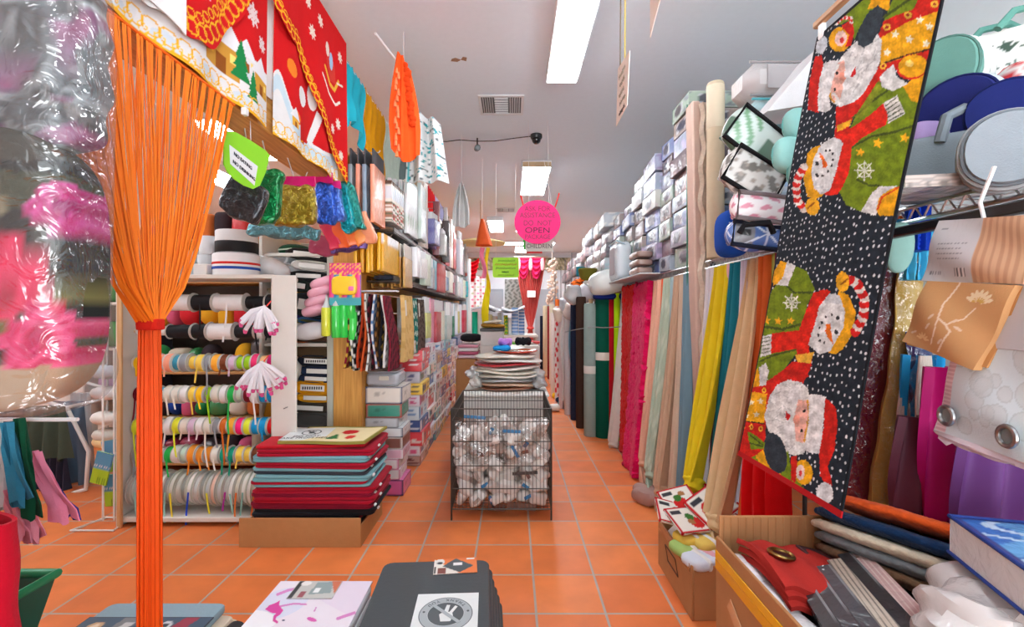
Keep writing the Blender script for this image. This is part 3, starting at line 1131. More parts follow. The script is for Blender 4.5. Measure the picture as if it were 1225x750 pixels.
# ================================================================ felt shelf between ribbon rack and pillar
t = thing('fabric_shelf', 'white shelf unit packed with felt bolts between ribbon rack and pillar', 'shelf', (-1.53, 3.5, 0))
for zz in (.06, .48, 1.08, 1.72):
    G().box(-1.76, -1.315, 3.32, 3.9, zz, zz + .025).build('shelf_board', mat('paint', (226, 222, 212)), t)
G().box(-1.785, -1.762, 3.3, 3.9, 0, 1.9).build('side_panel', mat('paint', (224, 222, 214)), t)
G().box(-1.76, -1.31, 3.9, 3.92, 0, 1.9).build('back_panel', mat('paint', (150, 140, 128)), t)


def felt_bolt(px, py, wpx, hpx, col, label, d=3.33, card=(232, 230, 224), tilt=0, depth=.5, e=.75, cardw=.62, lines=False):
    c = P(px, py, d)
    w, h = wpx * d / F, hpx * d / F
    t = thing('felt_bolt', label, 'felt bolt', (c.x, c.y + depth / 2, c.z - h / 2), 'felt bolts on the white shelf')
    R = rot('Y', tilt)
    g = G()
    # flat roll: rounded outline extruded along y with a spiral groove at the end
    n = 28
    prof = []
    for k in range(n):
        a = 2 * math.pi * k / n
        prof.append((w / 2 * math.copysign(abs(math.cos(a)) ** e, math.cos(a)), h / 2 * math.copysign(abs(math.sin(a)) ** .8, math.sin(a))))
    vs, fs = [], []
    rings = [(.02, 1.0 - .35), (.0, .88), (.008, 1.0), (depth, 1.0)]
    for (yy, sc) in rings:
        for (a, b) in prof:
            q = R @ Vector((a * sc, 0, b * sc))
            vs.append((c.x + q.x, c.y + yy, c.z + q.z))
    for r_ in range(len(rings) - 1):
        for k in range(n):
            k2 = (k + 1) % n
            fs.append((r_ * n + k, r_ * n + k2, (r_ + 1) * n + k2, (r_ + 1) * n + k))
    fs.append(tuple(range(n))[::-1])
    g.add(vs, fs)
    g.build('felt', mat('felt', col), t)
    if card:
        q = R @ Vector((w * .02, 0, 0))
        G().rbox((c.x + q.x, c.y - .003, c.z + q.z), (w * cardw, .006, h * .42), .001, R).build('label_card', mat('paper', card), t)
        if lines:
            gg = G()
            for k in range(9):
                gg.rbox((c.x + q.x - w * .24 + k * w * .06, c.y - .007, c.z + q.z), (w * .035, .002, h * .2), .0004, R)
            gg.build('lettering', mat('paper', (60, 60, 60)), t)


FB = [  # right-hand column, top down
    (366, 304, 52, 14, (48, 46, 44), 'black felt bolt, topmost of the column beside the pillar', 6), (372, 318, 50, 13, (208, 206, 200), 'pale grey felt bolt under the topmost black one', 6),
    (368, 330, 48, 12, (40, 42, 44), 'black felt bolt above the pink packets', 3), (352, 341, 40, 15, (44, 56, 52), 'dark green felt bolt with white card above the pink packets', 8),
    (374, 366, 60, 30, (50, 56, 58), 'charcoal felt bolt with long white card under the pink packets', 10), (378, 384, 46, 10, (70, 110, 160), 'blue felt bolt squeezed under the charcoal one', 4),
    (366, 391, 48, 17, (128, 126, 74), 'olive felt bolt above the crinkled bag', 6),
    (366, 405, 60, 8, (96, 66, 46), 'brown felt bolt lying on the upper white board', 2), (374, 421, 46, 16, (84, 66, 46), 'dark brown felt bolt below the upper white board', 0),
    (377, 432, 44, 14, (28, 32, 44), 'navy felt bolt with white card, first below the brown one', 3), (379, 444, 42, 13, (36, 50, 76), 'navy felt bolt with white card, second below the brown one', 2),
    (377, 453, 42, 11, (34, 46, 70), 'dark navy felt bolt above the yellow one', 3), (373, 464, 46, 17, (236, 166, 24), 'golden yellow felt bolt with lettered card', 3),
    (376, 476, 44, 12, (220, 158, 24), 'golden yellow felt bolt under the lettered one', 2), (368, 488, 56, 13, (74, 66, 58), 'dark taupe felt bolt with cream card', 3),
    (371, 503, 50, 19, (84, 84, 82), 'dark grey felt bolt, lowest of the column above the folded mats', 0),
]
for i, (px, py, w, h, col, lab, tl) in enumerate(FB):
    felt_bolt(px, py, w, h, col, lab, tilt=tl, card=None if i in (5, 7, 8, 15) else (232, 230, 224), lines=i in (9, 12))
FA = [
    (326, 310, 36, 15, (214, 216, 220), 'white felt bolt behind the elastic rolls', -4), (338, 322, 38, 16, (200, 200, 202), 'light grey felt bolt in the column beside the ribbon rack', 6), (343, 336, 40, 17, (92, 92, 54), 'olive green felt bolt in the column beside the ribbon rack', 5),
    (352, 345, 30, 12, (240, 170, 40), 'orange yellow felt bolt under the olive green one', 3), (329, 350, 28, 12, (192, 178, 150), 'beige felt bolt beside the ribbon rack board', 0), (343, 360, 40, 19, (100, 22, 46), 'maroon felt bolt in the column beside the ribbon rack', 2),
    (343, 371, 36, 8, (222, 222, 226), 'white felt bolt under the maroon one', 0), (346, 378, 34, 7, (70, 60, 130), 'violet felt bolt under the white one', 0), (348, 391, 30, 12, (206, 28, 36), 'red felt bolt above the yellow one', 0), (346, 400, 34, 10, (244, 180, 30), 'yellow felt bolt on the red one', 8), (346, 408, 38, 7, (240, 110, 40), 'orange felt bolt on the upper white board', 2),
    (356, 417, 32, 8, (28, 170, 70), 'bright green felt bolt under the upper white board', 0), (340, 506, 40, 12, (208, 196, 170), 'cream felt bolt low beside the ribbon rack', 5),
]
for i, (px, py, w, h, col, lab, tl) in enumerate(FA):
    felt_bolt(px, py, w, h, col, lab, d=3.36, tilt=tl, card=(236, 234, 228) if i in (2, 12) else None, cardw=.5)
p = P(341, 298, 3.34)
t = thing('felt_bolt', 'large oval dark green felt bolt standing on top of the felt shelf', 'felt bolt', (p.x, p.y, p.z - .05))
G().sq((p.x, p.y + .2, p.z), (.21, .4, .115), .9, .9, None, 24, 10).build('felt', mat('felt', (24, 70, 46)), t)
G().rbox((p.x, p.y - .003, p.z), (.1, .006, .01), .001, rot('Y', -5)).build('label_card', mat('paper', (180, 200, 180)), t)
p = P(330, 492, 3.32)
for k in range(3):
    one('envelope', 'yellow and white padded envelope leaning below the white felt bag, %s of three' % ORD[k], 'envelope', G().rbox((p.x - .03 + .03 * k, p.y + .01 + .03 * k, p.z - .02), (.11, .02, .24), .004, rot('Y', 14)),
        mat('paper', ((222, 160, 40), (228, 200, 150), (214, 150, 40))[k]))
p = P(345, 445, 3.32)
one('plastic_bag', 'milky white plastic bag bulging between ribbon rack and navy felt bolts', 'bag', G().sq((p.x - .02, p.y, p.z), (.2, .16, .22), .8, .8, rot('Y', 30), 20, 14), mat('wrap', (226, 222, 210)))
p = P(325, 322, 3.2)
one('plastic_bag', 'crumpled white plastic bag beside the big elastic rolls', 'bag', G().sq(p, (.25, .16, .15), .8, .9, rot('Y', 25), 20, 14), mat('wrap', (228, 230, 232)))
p = P(372, 396, 3.2)
one('plastic_bag', 'crumpled clear bag of white scraps in front of the olive felt', 'bag', G().sq((p.x, p.y, p.z), (.24, .12, .12), .8, .9, rot('Y', -8), 20, 14), mat('wrap', (214, 210, 214)))
for k in range(4):
    p = P(390 - k * 4, 338 + k * 11, 3.24)
    one('cloth_packet', 'pale pink wrapped cloth over the felt bolts, %s down' % ORD[k], 'packet', G().sq(p, (.2 - .01 * k, .2, .075), .7, .7, rot('Y', -18), 18, 10), mat('wrap', (244, 176, 196)), 'pale pink cloths on the felt bolts')
p = P(410, 282, 3.15)

# ================================================================ bags hanging from the wooden beam


def foil_bag(px, py, wpx, hpx, d, col, label, header=None, kind='foil', R=None, name='craft_bag', e=.3):
    c = P(px, py, d)
    w, h = wpx * d / F, hpx * d / F
    t = thing(name, label, 'bag', (c.x, c.y, c.z - h / 2))
    hh = h * .2 if header else 0
    g = G()
    ph = random.uniform(0, 6)
    g.sq((c.x, c.y, c.z - hh / 2), (w, .055, h - hh), e, .4, R, 30, 20, fn=lambda q: Vector((q.x * (1 - .05 * math.sin(q.z * 30 + ph)) + .006 * math.sin(q.z * 70), q.y * (1 + .25 * math.sin(q.x * 60 + q.z * 50 + ph)), q.z + .008 * math.sin(q.x * 50 + ph))))
    g.build('filling', mat(kind, col), t)
    if header:
        RR = R or Matrix.Identity(3)
        o = RR @ Vector((0, 0, h / 2 - hh / 2))
        G().rbox((c.x + o.x, c.y + o.y, c.z + o.z), (w * .98, .012, hh), .003, R).build('header_strip', mat('gloss', header), t)
    top = (R or Matrix.Identity(3)) @ Vector((0, 0, h / 2))
    G().tube([(c.x + top.x, c.y + top.y, c.z + top.z - .01), (-1.2, c.y + top.y, 2.15)], .003, 6).build('hanging_string', mat('plastic', (190, 190, 190)), t)


foil_bag(292, 240, 50, 46, 2.1, (60, 64, 70), 'black foil craft bag hanging under the green warning sign', R=rot('Y', 28))
foil_bag(318, 236, 36, 66, 2.25, (20, 130, 70), 'green foil craft bag hanging beside the black one', R=rot('Y', 8))
foil_bag(352, 241, 52, 60, 2.5, (150, 130, 40), 'gold craft straw in a bag with magenta header strip', (196, 20, 100))
foil_bag(390, 238, 22, 62, 2.85, (46, 90, 190), 'blue craft foil bag with magenta header strip', (206, 30, 110), R=rot('Y', -6))
foil_bag(402, 242, 18, 50, 2.9, (90, 130, 210), 'light blue craft foil bag with magenta header strip', (206, 40, 120), R=rot('Y', -8))
foil_bag(413, 250, 18, 58, 3.0, (20, 150, 160), 'teal craft foil bag in the cluster on the pillar', R=rot('Y', -14))
foil_bag(423, 246, 14, 60, 3.02, (40, 140, 130), 'sea green craft foil bag in the cluster on the pillar', R=rot('Y', -16))
for k, (px, cc, nm) in enumerate(((396, (206, 30, 70), 'crimson'), (407, (232, 90, 30), 'orange'), (418, (238, 110, 40), 'bright orange'), (428, (240, 140, 60), 'apricot'), (438, (238, 150, 110), 'salmon'))):
    foil_bag(px, 280 - 2 * k, 15, 40, 3.08, cc, nm + ' feather bag hanging over the pillar top', kind='wrap', R=rot('Y', -22))
foil_bag(340, 277, 90, 15, 2.75, (90, 140, 150), 'flat teal and clear crinkled bag under the gold straw bag', kind='foil', R=rot('Y', 4), name='flat_bag')
foil_bag(418, 294, 42, 14, 3.1, (110, 80, 150), 'flat purple foil bag under the feather bags', kind='foil', R=rot('Y', -10), name='flat_bag')
foil_bag(388, 294, 34, 24, 3.12, (150, 40, 74), 'wine red felt bag hanging over the felt shelf', kind='wrap', R=rot('Y', 6))

# bead pack and tubes
c = P(413, 340, 3.1)
t = thing('bead_pack', 'yellow bead pack with colourful card hanging on the wooden pillar', 'bead pack', (c.x, c.y, c.z - .13))


def bead_paint(u, v, f):
    r = np.random.RandomState(5)
    q = np.zeros((len(u), 3))
    cols = np.array([(230, 40, 120), (40, 120, 200), (250, 200, 40), (236, 90, 160), (60, 180, 190)])
    q[:] = cols[(np.floor(u * 12) * 3 + np.floor(v * 12) * 5).astype(int) % 5]
    q[(v > .72)] = (230, 50, 130)
    k = (v > .72) & (np.sin(u * 40) * np.sin(v * 60) > .3)
    q[k] = (250, 210, 60)
    q[(v < .2)] = (60, 170, 180)
    return q


G().pack(c, (.21, .008, .28), None, bead_paint, nu=24, nv=24).build('card', mat('print_wrap'), t)
G().sq((c.x, c.y - .014, c.z - .01), (.165, .04, .125), .4, .4, None, 24, 14, fn=lambda q: q + Vector((0, -.004 * math.sin(q.x * 180) * math.sin(q.z * 180), 0))).build('beads', mat('wrap', (250, 206, 40)), t)
G().sq((c.x + .05, c.y - .036, c.z - .03), (.036, .004, .03), .5, 1, None, 12, 6).build('sticker', mat('paper', (236, 120, 170)), t)
for k, (px, py, hh, cc, nm) in enumerate(((390, 385, 34, (222, 226, 70), 'yellow'), (402, 385, 38, (70, 214, 90), 'green'), (411, 384, 40, (50, 206, 80), 'bright green'), (420, 366, 30, (60, 212, 84), 'short green'), (422, 390, 34, (74, 216, 90), 'low green'))):
    c = P(px, py, 3.1 + .012 * k)
    h = hh * 3.1 / F
    t = thing('craft_tube', '%s craft tube hanging in clear wrap under the yellow bead pack' % nm, 'tube', (c.x, c.y, c.z - h / 2))
    G().lathe((c.x, c.y, c.z - h / 2), [(.026, 0), (.03, .006), (.03, h - .006), (.026, h)], 16).build('tube', mat('gloss', cc), t)
    G().tube([(c.x, c.y, c.z + h / 2), (c.x + .005, c.y, c.z + h / 2 + .05), (c.x + .002, c.y, c.z + h / 2 + .085)], [.026, .012, .004], 8).build('wrap_top', mat('wrap', (200, 204, 204)), t)

# ================================================================ ribbon rack
RX0, RX1, RY0, RY1 = -2.44, -1.47, 2.88, 3.2
t = thing('ribbon_rack', 'white wooden rack with rods full of ribbon spools', 'rack', ((RX0 + RX1) / 2, 3.02, 0))
WP = mat('paint', (224, 220, 212))
G().box(RX0, RX0 + .022, RY0, RY1, 0, 1.55).build('side_panel', WP, t)
G().box(RX1 - .024, RX1, RY0 + .02, RY1, 0, 1.55).build('side_panel', WP, t)
G().box(RX1 - .01, RX1 + .14, RY0, RY0 + .02, 0, 1.55).build('front_board', WP, t)
G().box(RX0, RX1, RY0, RY1 + .02, 1.53, 1.555).build('top_board', WP, t)
G().box(RX0 + .022, RX1 - .024, RY0, RY1, .03, .06).build('bottom_board', WP, t)
G().box(RX0 + .022, RX0 + .05, RY0 - .02, RY0, 0, 1.5).build('front_post', mat_wood((220, 180, 130), (196, 150, 100)), t)
ROWZ = [1.385, 1.2, 1.0, .8, .595, .415, .205]
for zz in ROWZ:
    G().tube([(RX0 + .02, 3.0, zz), (RX1 - .02, 3.0, zz)], .008, 8).build('rod', mat_wood((210, 180, 140), (180, 150, 110), axis='X'), t)
for k, (xx, zz) in enumerate(((-1.43, .95), (-1.38, .74), (-1.42, .52), (-1.36, .5), (-1.43, .35))):
    G().tube([(xx, RY0 - .002, zz), (xx + .01, RY0 - .07, zz + .004)], .003, 6).build('nail', mat('wire', (50, 50, 52)), t)


def spool(x, zz, w, r, col, label, fl=(214, 210, 202), core=.78, tail=0, tcol=None, group='ribbon spools on the rack'):
    y = 3.0
    t = thing('ribbon_spool', label, 'spool', (x, y, zz - r), group)
    R = rot('Y', 90)
    fw = min(.004, w * .16)
    if fl:
        for sg in (-1, 1):
            G().lathe((x + sg * (w / 2 - fw / 2) - fw / 2, y, zz), [(r * .985, 0), (r, fw * .4), (r, fw * .6), (r * .985, fw)], 22, R).build('flange', mat('plastic', fl), t)
    rr = r * core
    G().lathe((x - w / 2 + fw, y, zz), [(rr * .99, 0), (rr, .001), (rr, w - 2 * fw - .001), (rr * .99, w - 2 * fw)], 22, R).build('ribbon', mat('satin', col), t)
    if tail:
        tw = min(w * .5, .011)
        ph = random.uniform(0, 6)
        yy = y - rr

        def tf(u, v):
            d = (1 - v) * tail
            return np.stack([x + (u - .5) * tw + .03 * np.sin(d * 9 + ph) * (1 - v), yy - .006 - .02 * np.sin(d * 12 + ph) * (1 - v), zz - d], 1)
        G().sheet(tf, 2, 14, .001).build('loose_end', mat('satin', tcol or col), t)


rowname = ['top rod', 'second rod', 'third rod', 'fourth rod', 'fifth rod', 'sixth rod', 'bottom rod']
WH, BK, CL = (232, 232, 232), (34, 36, 40), (206, 206, 200)
# top two rods: elastic
x = RX0 + .1
row0 = [(.1, .05, WH, 0, 'white elastic'), (.26, .062, WH, 0, 'white elastic'), (.14, .06, BK, .25, 'black elastic'), (.2, .062, WH, .25, 'white elastic'), (.13, .05, BK, .3, 'black elastic'), (.06, .062, BK, .24, 'black cord')]
row1 = [(.2, .03, WH, .15, 'white elastic'), (.16, .05, BK, 0, 'black elastic'), (.1, .055, BK, .0, 'black elastic'), (.17, .062, WH, 0, 'white elastic'), (.13, .05, BK, 0, 'black elastic'), (.06, .05, WH, 0, 'white elastic'), (.06, .05, BK, 0, 'black elastic'), (.03, .055, (210, 30, 36), .3, 'red ribbon')]
for ri, row in enumerate((row0, row1)):
    x = RX0 + .045
    for k, (w, r, cc, tl, nm) in enumerate(row):
        spool(x + w / 2, ROWZ[ri], w - .006, r, cc, '%s spool, %s from the post on the %s of the rack' % (nm, ORD[k], rowname[ri]), (200, 196, 190), .84, tl)
        x += w
PAL = [((250, 196, 30), 'yellow'), ((230, 226, 214), 'cream'), ((120, 30, 140), 'purple'), ((250, 170, 140), 'peach'), ((244, 160, 180), 'pink'), ((200, 226, 210), 'mint'), ((246, 214, 90), 'straw'), ((150, 156, 162), 'grey'), ((250, 180, 60), 'amber'), ((120, 66, 40), 'brown'),
       ((214, 186, 210), 'lilac'), ((160, 214, 40), 'lime'), ((238, 60, 120), 'rose'), ((250, 200, 140), 'apricot'), ((206, 30, 110), 'magenta'), ((120, 24, 40), 'maroon'), ((70, 160, 190), 'sky'), ((40, 180, 80), 'green'), ((236, 236, 236), 'white'), ((24, 150, 210), 'azure'), ((30, 60, 190), 'royal blue'),
       ((210, 110, 40), 'rust'), ((250, 40, 130), 'hot pink'), ((230, 240, 60), 'lemon'), ((210, 30, 36), 'red'), ((20, 160, 130), 'emerald'), ((236, 150, 50), 'orange')]
ROWS = {
    2: 'yellow cream purple peach peach sky grey straw straw grey amber brown lilac lime lime rose apricot magenta',
    3: 'maroon cream maroon sky cream cream white straw yellow lime cream white green mint maroon white azure azure',
    4: 'lemon royal_blue straw cream white lemon cream lilac white cream grey rust amber hot_pink lemon azure azure red',
    5: 'grey rose white cream green white mint orange orange orange cream emerald emerald straw straw brown white white',
}
DP = {n.replace(' ', '_'): c for c, n in PAL}
for ri, s_ in ROWS.items():
    names = s_.split()
    x = RX0 + .04
    step = (RX1 - .03 - x) / len(names)
    for k, nm in enumerate(names):
        r = random.uniform(.05, .062)
        spool(x + step / 2, ROWZ[ri] + random.uniform(-.003, .003), step - .003, r, DP[nm], '%s ribbon spool, %s from the post on the %s of the rack' % (nm.replace('_', ' '), ORD[k], rowname[ri]), jit(CL, 14), random.choice([.8, .93, .98]),
              random.choice([0, 0, .08, .12, .18, .24]))
        x += step
x = RX0 + .045
nb = 24
step = (RX1 - .03 - x) / nb
for k in range(nb):
    cc = random.choice([(206, 206, 196), (196, 200, 198), (184, 186, 180), (214, 208, 190), (150, 156, 150), (236, 236, 230), (226, 190, 170)])
    spool(x + step / 2, ROWZ[6] + random.uniform(-.004, .004), step - .004, random.uniform(.1, .118), cc, 'large pale ribbon reel on the bottom rod, %s from the post' % ORD[k], jit((208, 206, 196), 12), .9,
          random.choice([0, 0, .12, .18, .2]), random.choice([(190, 60, 170), (40, 80, 210), (230, 220, 60), (230, 170, 180), (150, 200, 190), (250, 180, 40), (236, 130, 60)]))
    x += step

# bunches of white strips with pink tips hanging on nails of the front board
for b, (px, py, n, sc) in enumerate(((319, 372, 13, .2), (316, 438, 18, .22))):
    o = P(px, py - 6, 2.82)
    t = thing('strip_bunch', ('upper', 'lower')[b] + ' fan of white strips with pink tips hanging on the rack board', 'strip bunch', (o.x, o.y, o.z - sc))
    for k in range(n):
        a = math.radians(-48 + 96 * k / (n - 1) + random.uniform(-9, 9))
        if b:
            a = math.radians(-40 + 100 * k / (n - 1) + random.uniform(-9, 9))
        L_ = sc * random.uniform(.7, 1.0)
        dx, dz = math.sin(a) * L_, -abs(math.cos(a)) * L_ * .85 - .02
        q0, q1 = Vector((o.x, o.y - .01 - .002 * k, o.z)), Vector((o.x + dx, o.y - .04 - random.uniform(0, .05), o.z + dz))
        m_ = q0.lerp(q1, .95) + Vector((0, -.006, .012))
        mid = q0.lerp(q1, .5) + Vector((0, -.014, .02))
        U_ = (q1 - q0).normalized()
        g = G().tube([q0, mid, m_], [.006, .015, .013], 6)
        st = g.build('strip', mat('plastic', (226, 222, 228)), t)
        G().tube([m_, q1], [.0135, .009], 6).build('tip', mat('plastic', (222, 84, 146)), st)
    G().tube([o, (o.x, RY0 - .01, o.z + .03)], .004, 6).build('tie', mat('plastic', (230, 60, 50)), t)

# on top of the ribbon rack


def roll(px0, px1, py0, py1, d, col, label, bands=(), name='elastic_roll'):
    a, b = P(px0, py1, d), P(px1, py0, d)
    r = (b.x - a.x) / 2
    cx, h = (a.x + b.x) / 2, b.z - a.z
    t = thing(name, label, 'roll', (cx, d, a.z))
    G().lathe((cx, d, a.z), [(r * .96, 0), (r, .006), (r, h - .008), (r * .97, h - .002), (r * .4, h), (r * .38, h - .02)], 30).build('roll', mat('satin', col), t)
    for k, (f0, f1, bc) in enumerate(bands):
        G().lathe((cx, d, a.z + h * f0), [(r * 1.003, 0), (r * 1.012, .002), (r * 1.012, h * (f1 - f0) - .002), (r * 1.003, h * (f1 - f0))], 30).build('band', mat('satin', bc), t)
    return t


a = P(283, 331, 3.05)
roll(258, 308, 304.5, 331, 3.05, (232, 232, 234), 'wide white elastic roll with red and blue lines on top of the ribbon rack', ((.5, .6, (214, 44, 40)), (.28, .4, (40, 80, 170))))
roll(261, 306, 277, 304, 3.05, (226, 230, 232), 'white elastic roll with broad black band stacked on the striped roll', ((.02, .5, (36, 36, 38)),))
roll(238, 260, 305, 331, 3.1, (206, 212, 216), 'small pale roll between orange fringe and big elastic rolls')
roll(240, 261, 283, 305, 3.1, (222, 228, 232), 'small white roll on the small pale roll')
roll(218, 238, 300, 331, 3.12, (186, 200, 206), 'pale blue roll behind the orange fringe')
p = P(243, 323, 2.97)
one('white_box', 'small white box standing on the ribbon rack before the small rolls', 'box', G().rbox((p.x, p.y, p.z), (.09, .06, .075), .006), mat('paper', (228, 226, 222)))
# ================================================================ right side: wire shelving
CH = mat('metal', (196, 198, 202))
SX0, SX1, SZ = 1.15, 1.72, 1.62


def wire_shelf(y0, y1, z, label):
    t = thing('wire_shelf', label, 'shelf', ((SX0 + SX1) / 2, (y0 + y1) / 2, z - .05))
    for zz in (z, z - .04):
        G().tube([(SX0, y0, zz), (SX0, y1, zz)], .006, 6).build('front_rail', CH, t)
    G().tube([(SX1, y0, z), (SX1, y1, z)], .006, 6).build('back_rail', CH, t)
    g = G()
    n = int((y1 - y0) / .05)
    pts = []
    for k in range(n * 2 + 1):
        pts.append((SX0, y0 + (y1 - y0) * k / (2 * n), z if k % 2 else z - .04))
    g.tube(pts, .0035, 5)
    g.build('truss_zigzag', CH, t)
    g = G()
    m_ = int((y1 - y0) / .06)
    for k in range(m_ + 1):
        yy = y0 + (y1 - y0) * k / m_
        g.tube([(SX0, yy, z + .004), (SX1, yy, z + .004)], .0028, 5)
    g.build('wire_lattice', CH, t)
    for (xx, yy) in ((SX1, y0 + .03), (SX1, y1 - .03)):
        G().tube([(xx, yy, 0), (xx, yy, z + .9)], .0125, 10).build('post', mat('wire', (60, 60, 64)), t)
    return t


wire_shelf(.55, 2.78, SZ, 'chrome wire shelf behind the hanging table runner')
wire_shelf(3.0, 5.1, SZ, 'chrome wire shelf carrying the columns of packed sheet sets')
one('shelf_post', 'dark shelf post under the beige cardboard tube', 'post', G().tube([(1.2, 2.8, 0), (1.2, 2.8, 1.66)], .014, 10), mat('wire', (50, 50, 54)))

# ---- columns of packed sheet sets
SHEETC = [((166, 180, 196), 'pale blue'), ((146, 128, 128), 'mauve brown'), ((196, 198, 198), 'white'), ((96, 114, 164), 'blue'), ((160, 178, 166), 'pale green'), ((120, 102, 106), 'taupe'), ((156, 154, 180), 'lavender'), ((110, 132, 176), 'mid blue')]


def sheet_print(base, seed):
    r = random.Random(seed)
    dark = r.choice([(50, 54, 76), (60, 60, 66), (44, 48, 70)])
    lab = r.random() < .7
    cx = r.uniform(.3, .65)
    pat = jit(base, 40)
    fq = r.uniform(10, 30)

    def paint(u, v, f):
        c = np.tile(np.array(base, float), (len(u), 1))
        k = np.sin(u * fq + seed) + np.sin(v * fq * .6 + u * 9) > .8
        c[k] = pat
        if f in ('x-', 'y-'):
            c[(v > .9) | (v < .07)] = np.array(base) * .6 + 90
            if lab:
                c[(abs(u - cx) < .25) & (abs(v - .5) < .36)] = (190, 192, 198)
                c[((u - cx) / .23) ** 2 + ((v - .5) / .32) ** 2 < 1] = dark
        return c
    return paint


cols = [(3.02, .34, 2.74), (3.38, .26, 2.62), (3.66, .4, 2.6), (4.08, .36, 2.5), (4.46, .36, 2.42), (4.84, .36, 2.3)]
cn = ['first column beyond the long fabric boards', 'second column beyond the long fabric boards', 'third column beyond the long fabric boards', 'fourth column beyond the long fabric boards', 'fifth column beyond the long fabric boards', 'sixth column beyond the long fabric boards']
sd = 0
for ci, (y0, wy, ztop) in enumerate(cols):
    z = SZ + .012
    n = 0
    while z < ztop - .04:
        h = random.choice([.11, .125, .14])
        sd += 1
        n += 1
        base, nm = random.choice(SHEETC)
        xf = 1.14 + random.uniform(-.02, .025)
        R = rot('X', random.uniform(-2.5, 2.5)) @ rot_z(random.uniform(-3, 3))
        g = G().pack((xf + .17, y0 + wy / 2, z + h / 2), (.34, wy - .01, h - .004), R, sheet_print(jit(base, 12), sd), nu=14, nv=8, bulge=.008)
        one('sheet_set', '%s packed sheet set, %s up in the %s' % (nm, ORD[n - 1], cn[ci]), 'bedding pack', g, mat('print_wrap'), 'packed sheet sets on the wire shelf')
        z += h + .001

# brown folded blankets and clear bag at the foot of the columns, standing on the shelf front
for k in range(3):
    one('folded_blanket', 'small brown wrapped blanket before the sheet columns, %s up' % ORD[k], 'blanket', G().sq((1.06, 3.86, SZ + .04 + .065 * k), (.14, .3, .06), .5, .4, None, 20, 10), mat('wrap', (150, 122, 112)), 'small brown blankets')
one('shelf_board', 'narrow ledge on the shelf front under the small brown blankets', 'board', G().box(.985, 1.145, 3.6, 4.9, SZ - .002, SZ + .01), mat('paint', (196, 198, 200)))
c = (1.06, 4.6, SZ + .2)
t = thing('bedding_bag', 'clear zip bag with pale blue bedding standing at the end of the wire shelf', 'bedding bag', (1.06, 4.6, SZ + .012))
G().sq((1.06, 4.6, SZ + .2), (.15, .4, .37), .35, .35, None, 24, 16).build('bedding', mat('wrap', (206, 216, 222)), t)
G().rbox((.982, 4.6, SZ + .2), (.006, .2, .26), .002).build('insert_card', mat('paper', (176, 166, 170)), t)
G().tube([(1.06, 4.4, SZ + .35), (.99, 4.42, SZ + .385), (.99, 4.78, SZ + .385), (1.06, 4.8, SZ + .35)], .008, 6).build('piping', mat('plastic', (170, 196, 206)), t)

# ---- boards and tubes standing between the shelf sections
t = thing('fabric_board', 'tall pinkish fabric board with green edge between the shelves', 'fabric board', (1.16, 2.93, 0.0))
G().rbox((1.155, 2.93, 1.315), (.055, .11, 2.62), .01, rot('Y', -1)).build('fabric', mat('cloth', (206, 178, 164)), t)
G().box(1.115, 1.122, 2.985, 2.995, 0, 2.65, .002).build('edge_strip', mat('plastic', (20, 110, 84)), t)
g = G()


def rough(u, v):
    return np.stack([1.165 + u * .055 + .008 * np.sin(v * 60) + .006 * np.sin(v * 23), 2.84 + .01 * np.sin(u * 5), .55 + v * 2.05], 1)


one('foam_strip', 'tall ragged white and beige fabric edge beside the pinkish board', 'fabric', G().sheet(rough, 6, 80, .03), mat('fur', (206, 190, 172)))
t = thing('cardboard_tube', 'tall beige cardboard tube standing on the wire shelf', 'tube', (1.165, 2.68, SZ + .012))
G().lathe((1.165, 2.68, SZ + .012), [(.044, 0), (.048, .003), (.048, .99), (.044, 1.0), (.034, 1.0), (.033, .9)], 24).build('tube', mat('card', (200, 184, 156)), t)
G().lathe((1.165, 2.68, SZ + .75), [(.0485, 0), (.0492, .002), (.0492, .24), (.0485, .243)], 24).build('paper_wrap', mat('paper', (218, 206, 180)), t)

# ---- fabrics hanging from the shelf front
GH = 'fabric lengths hanging from the wire shelves'


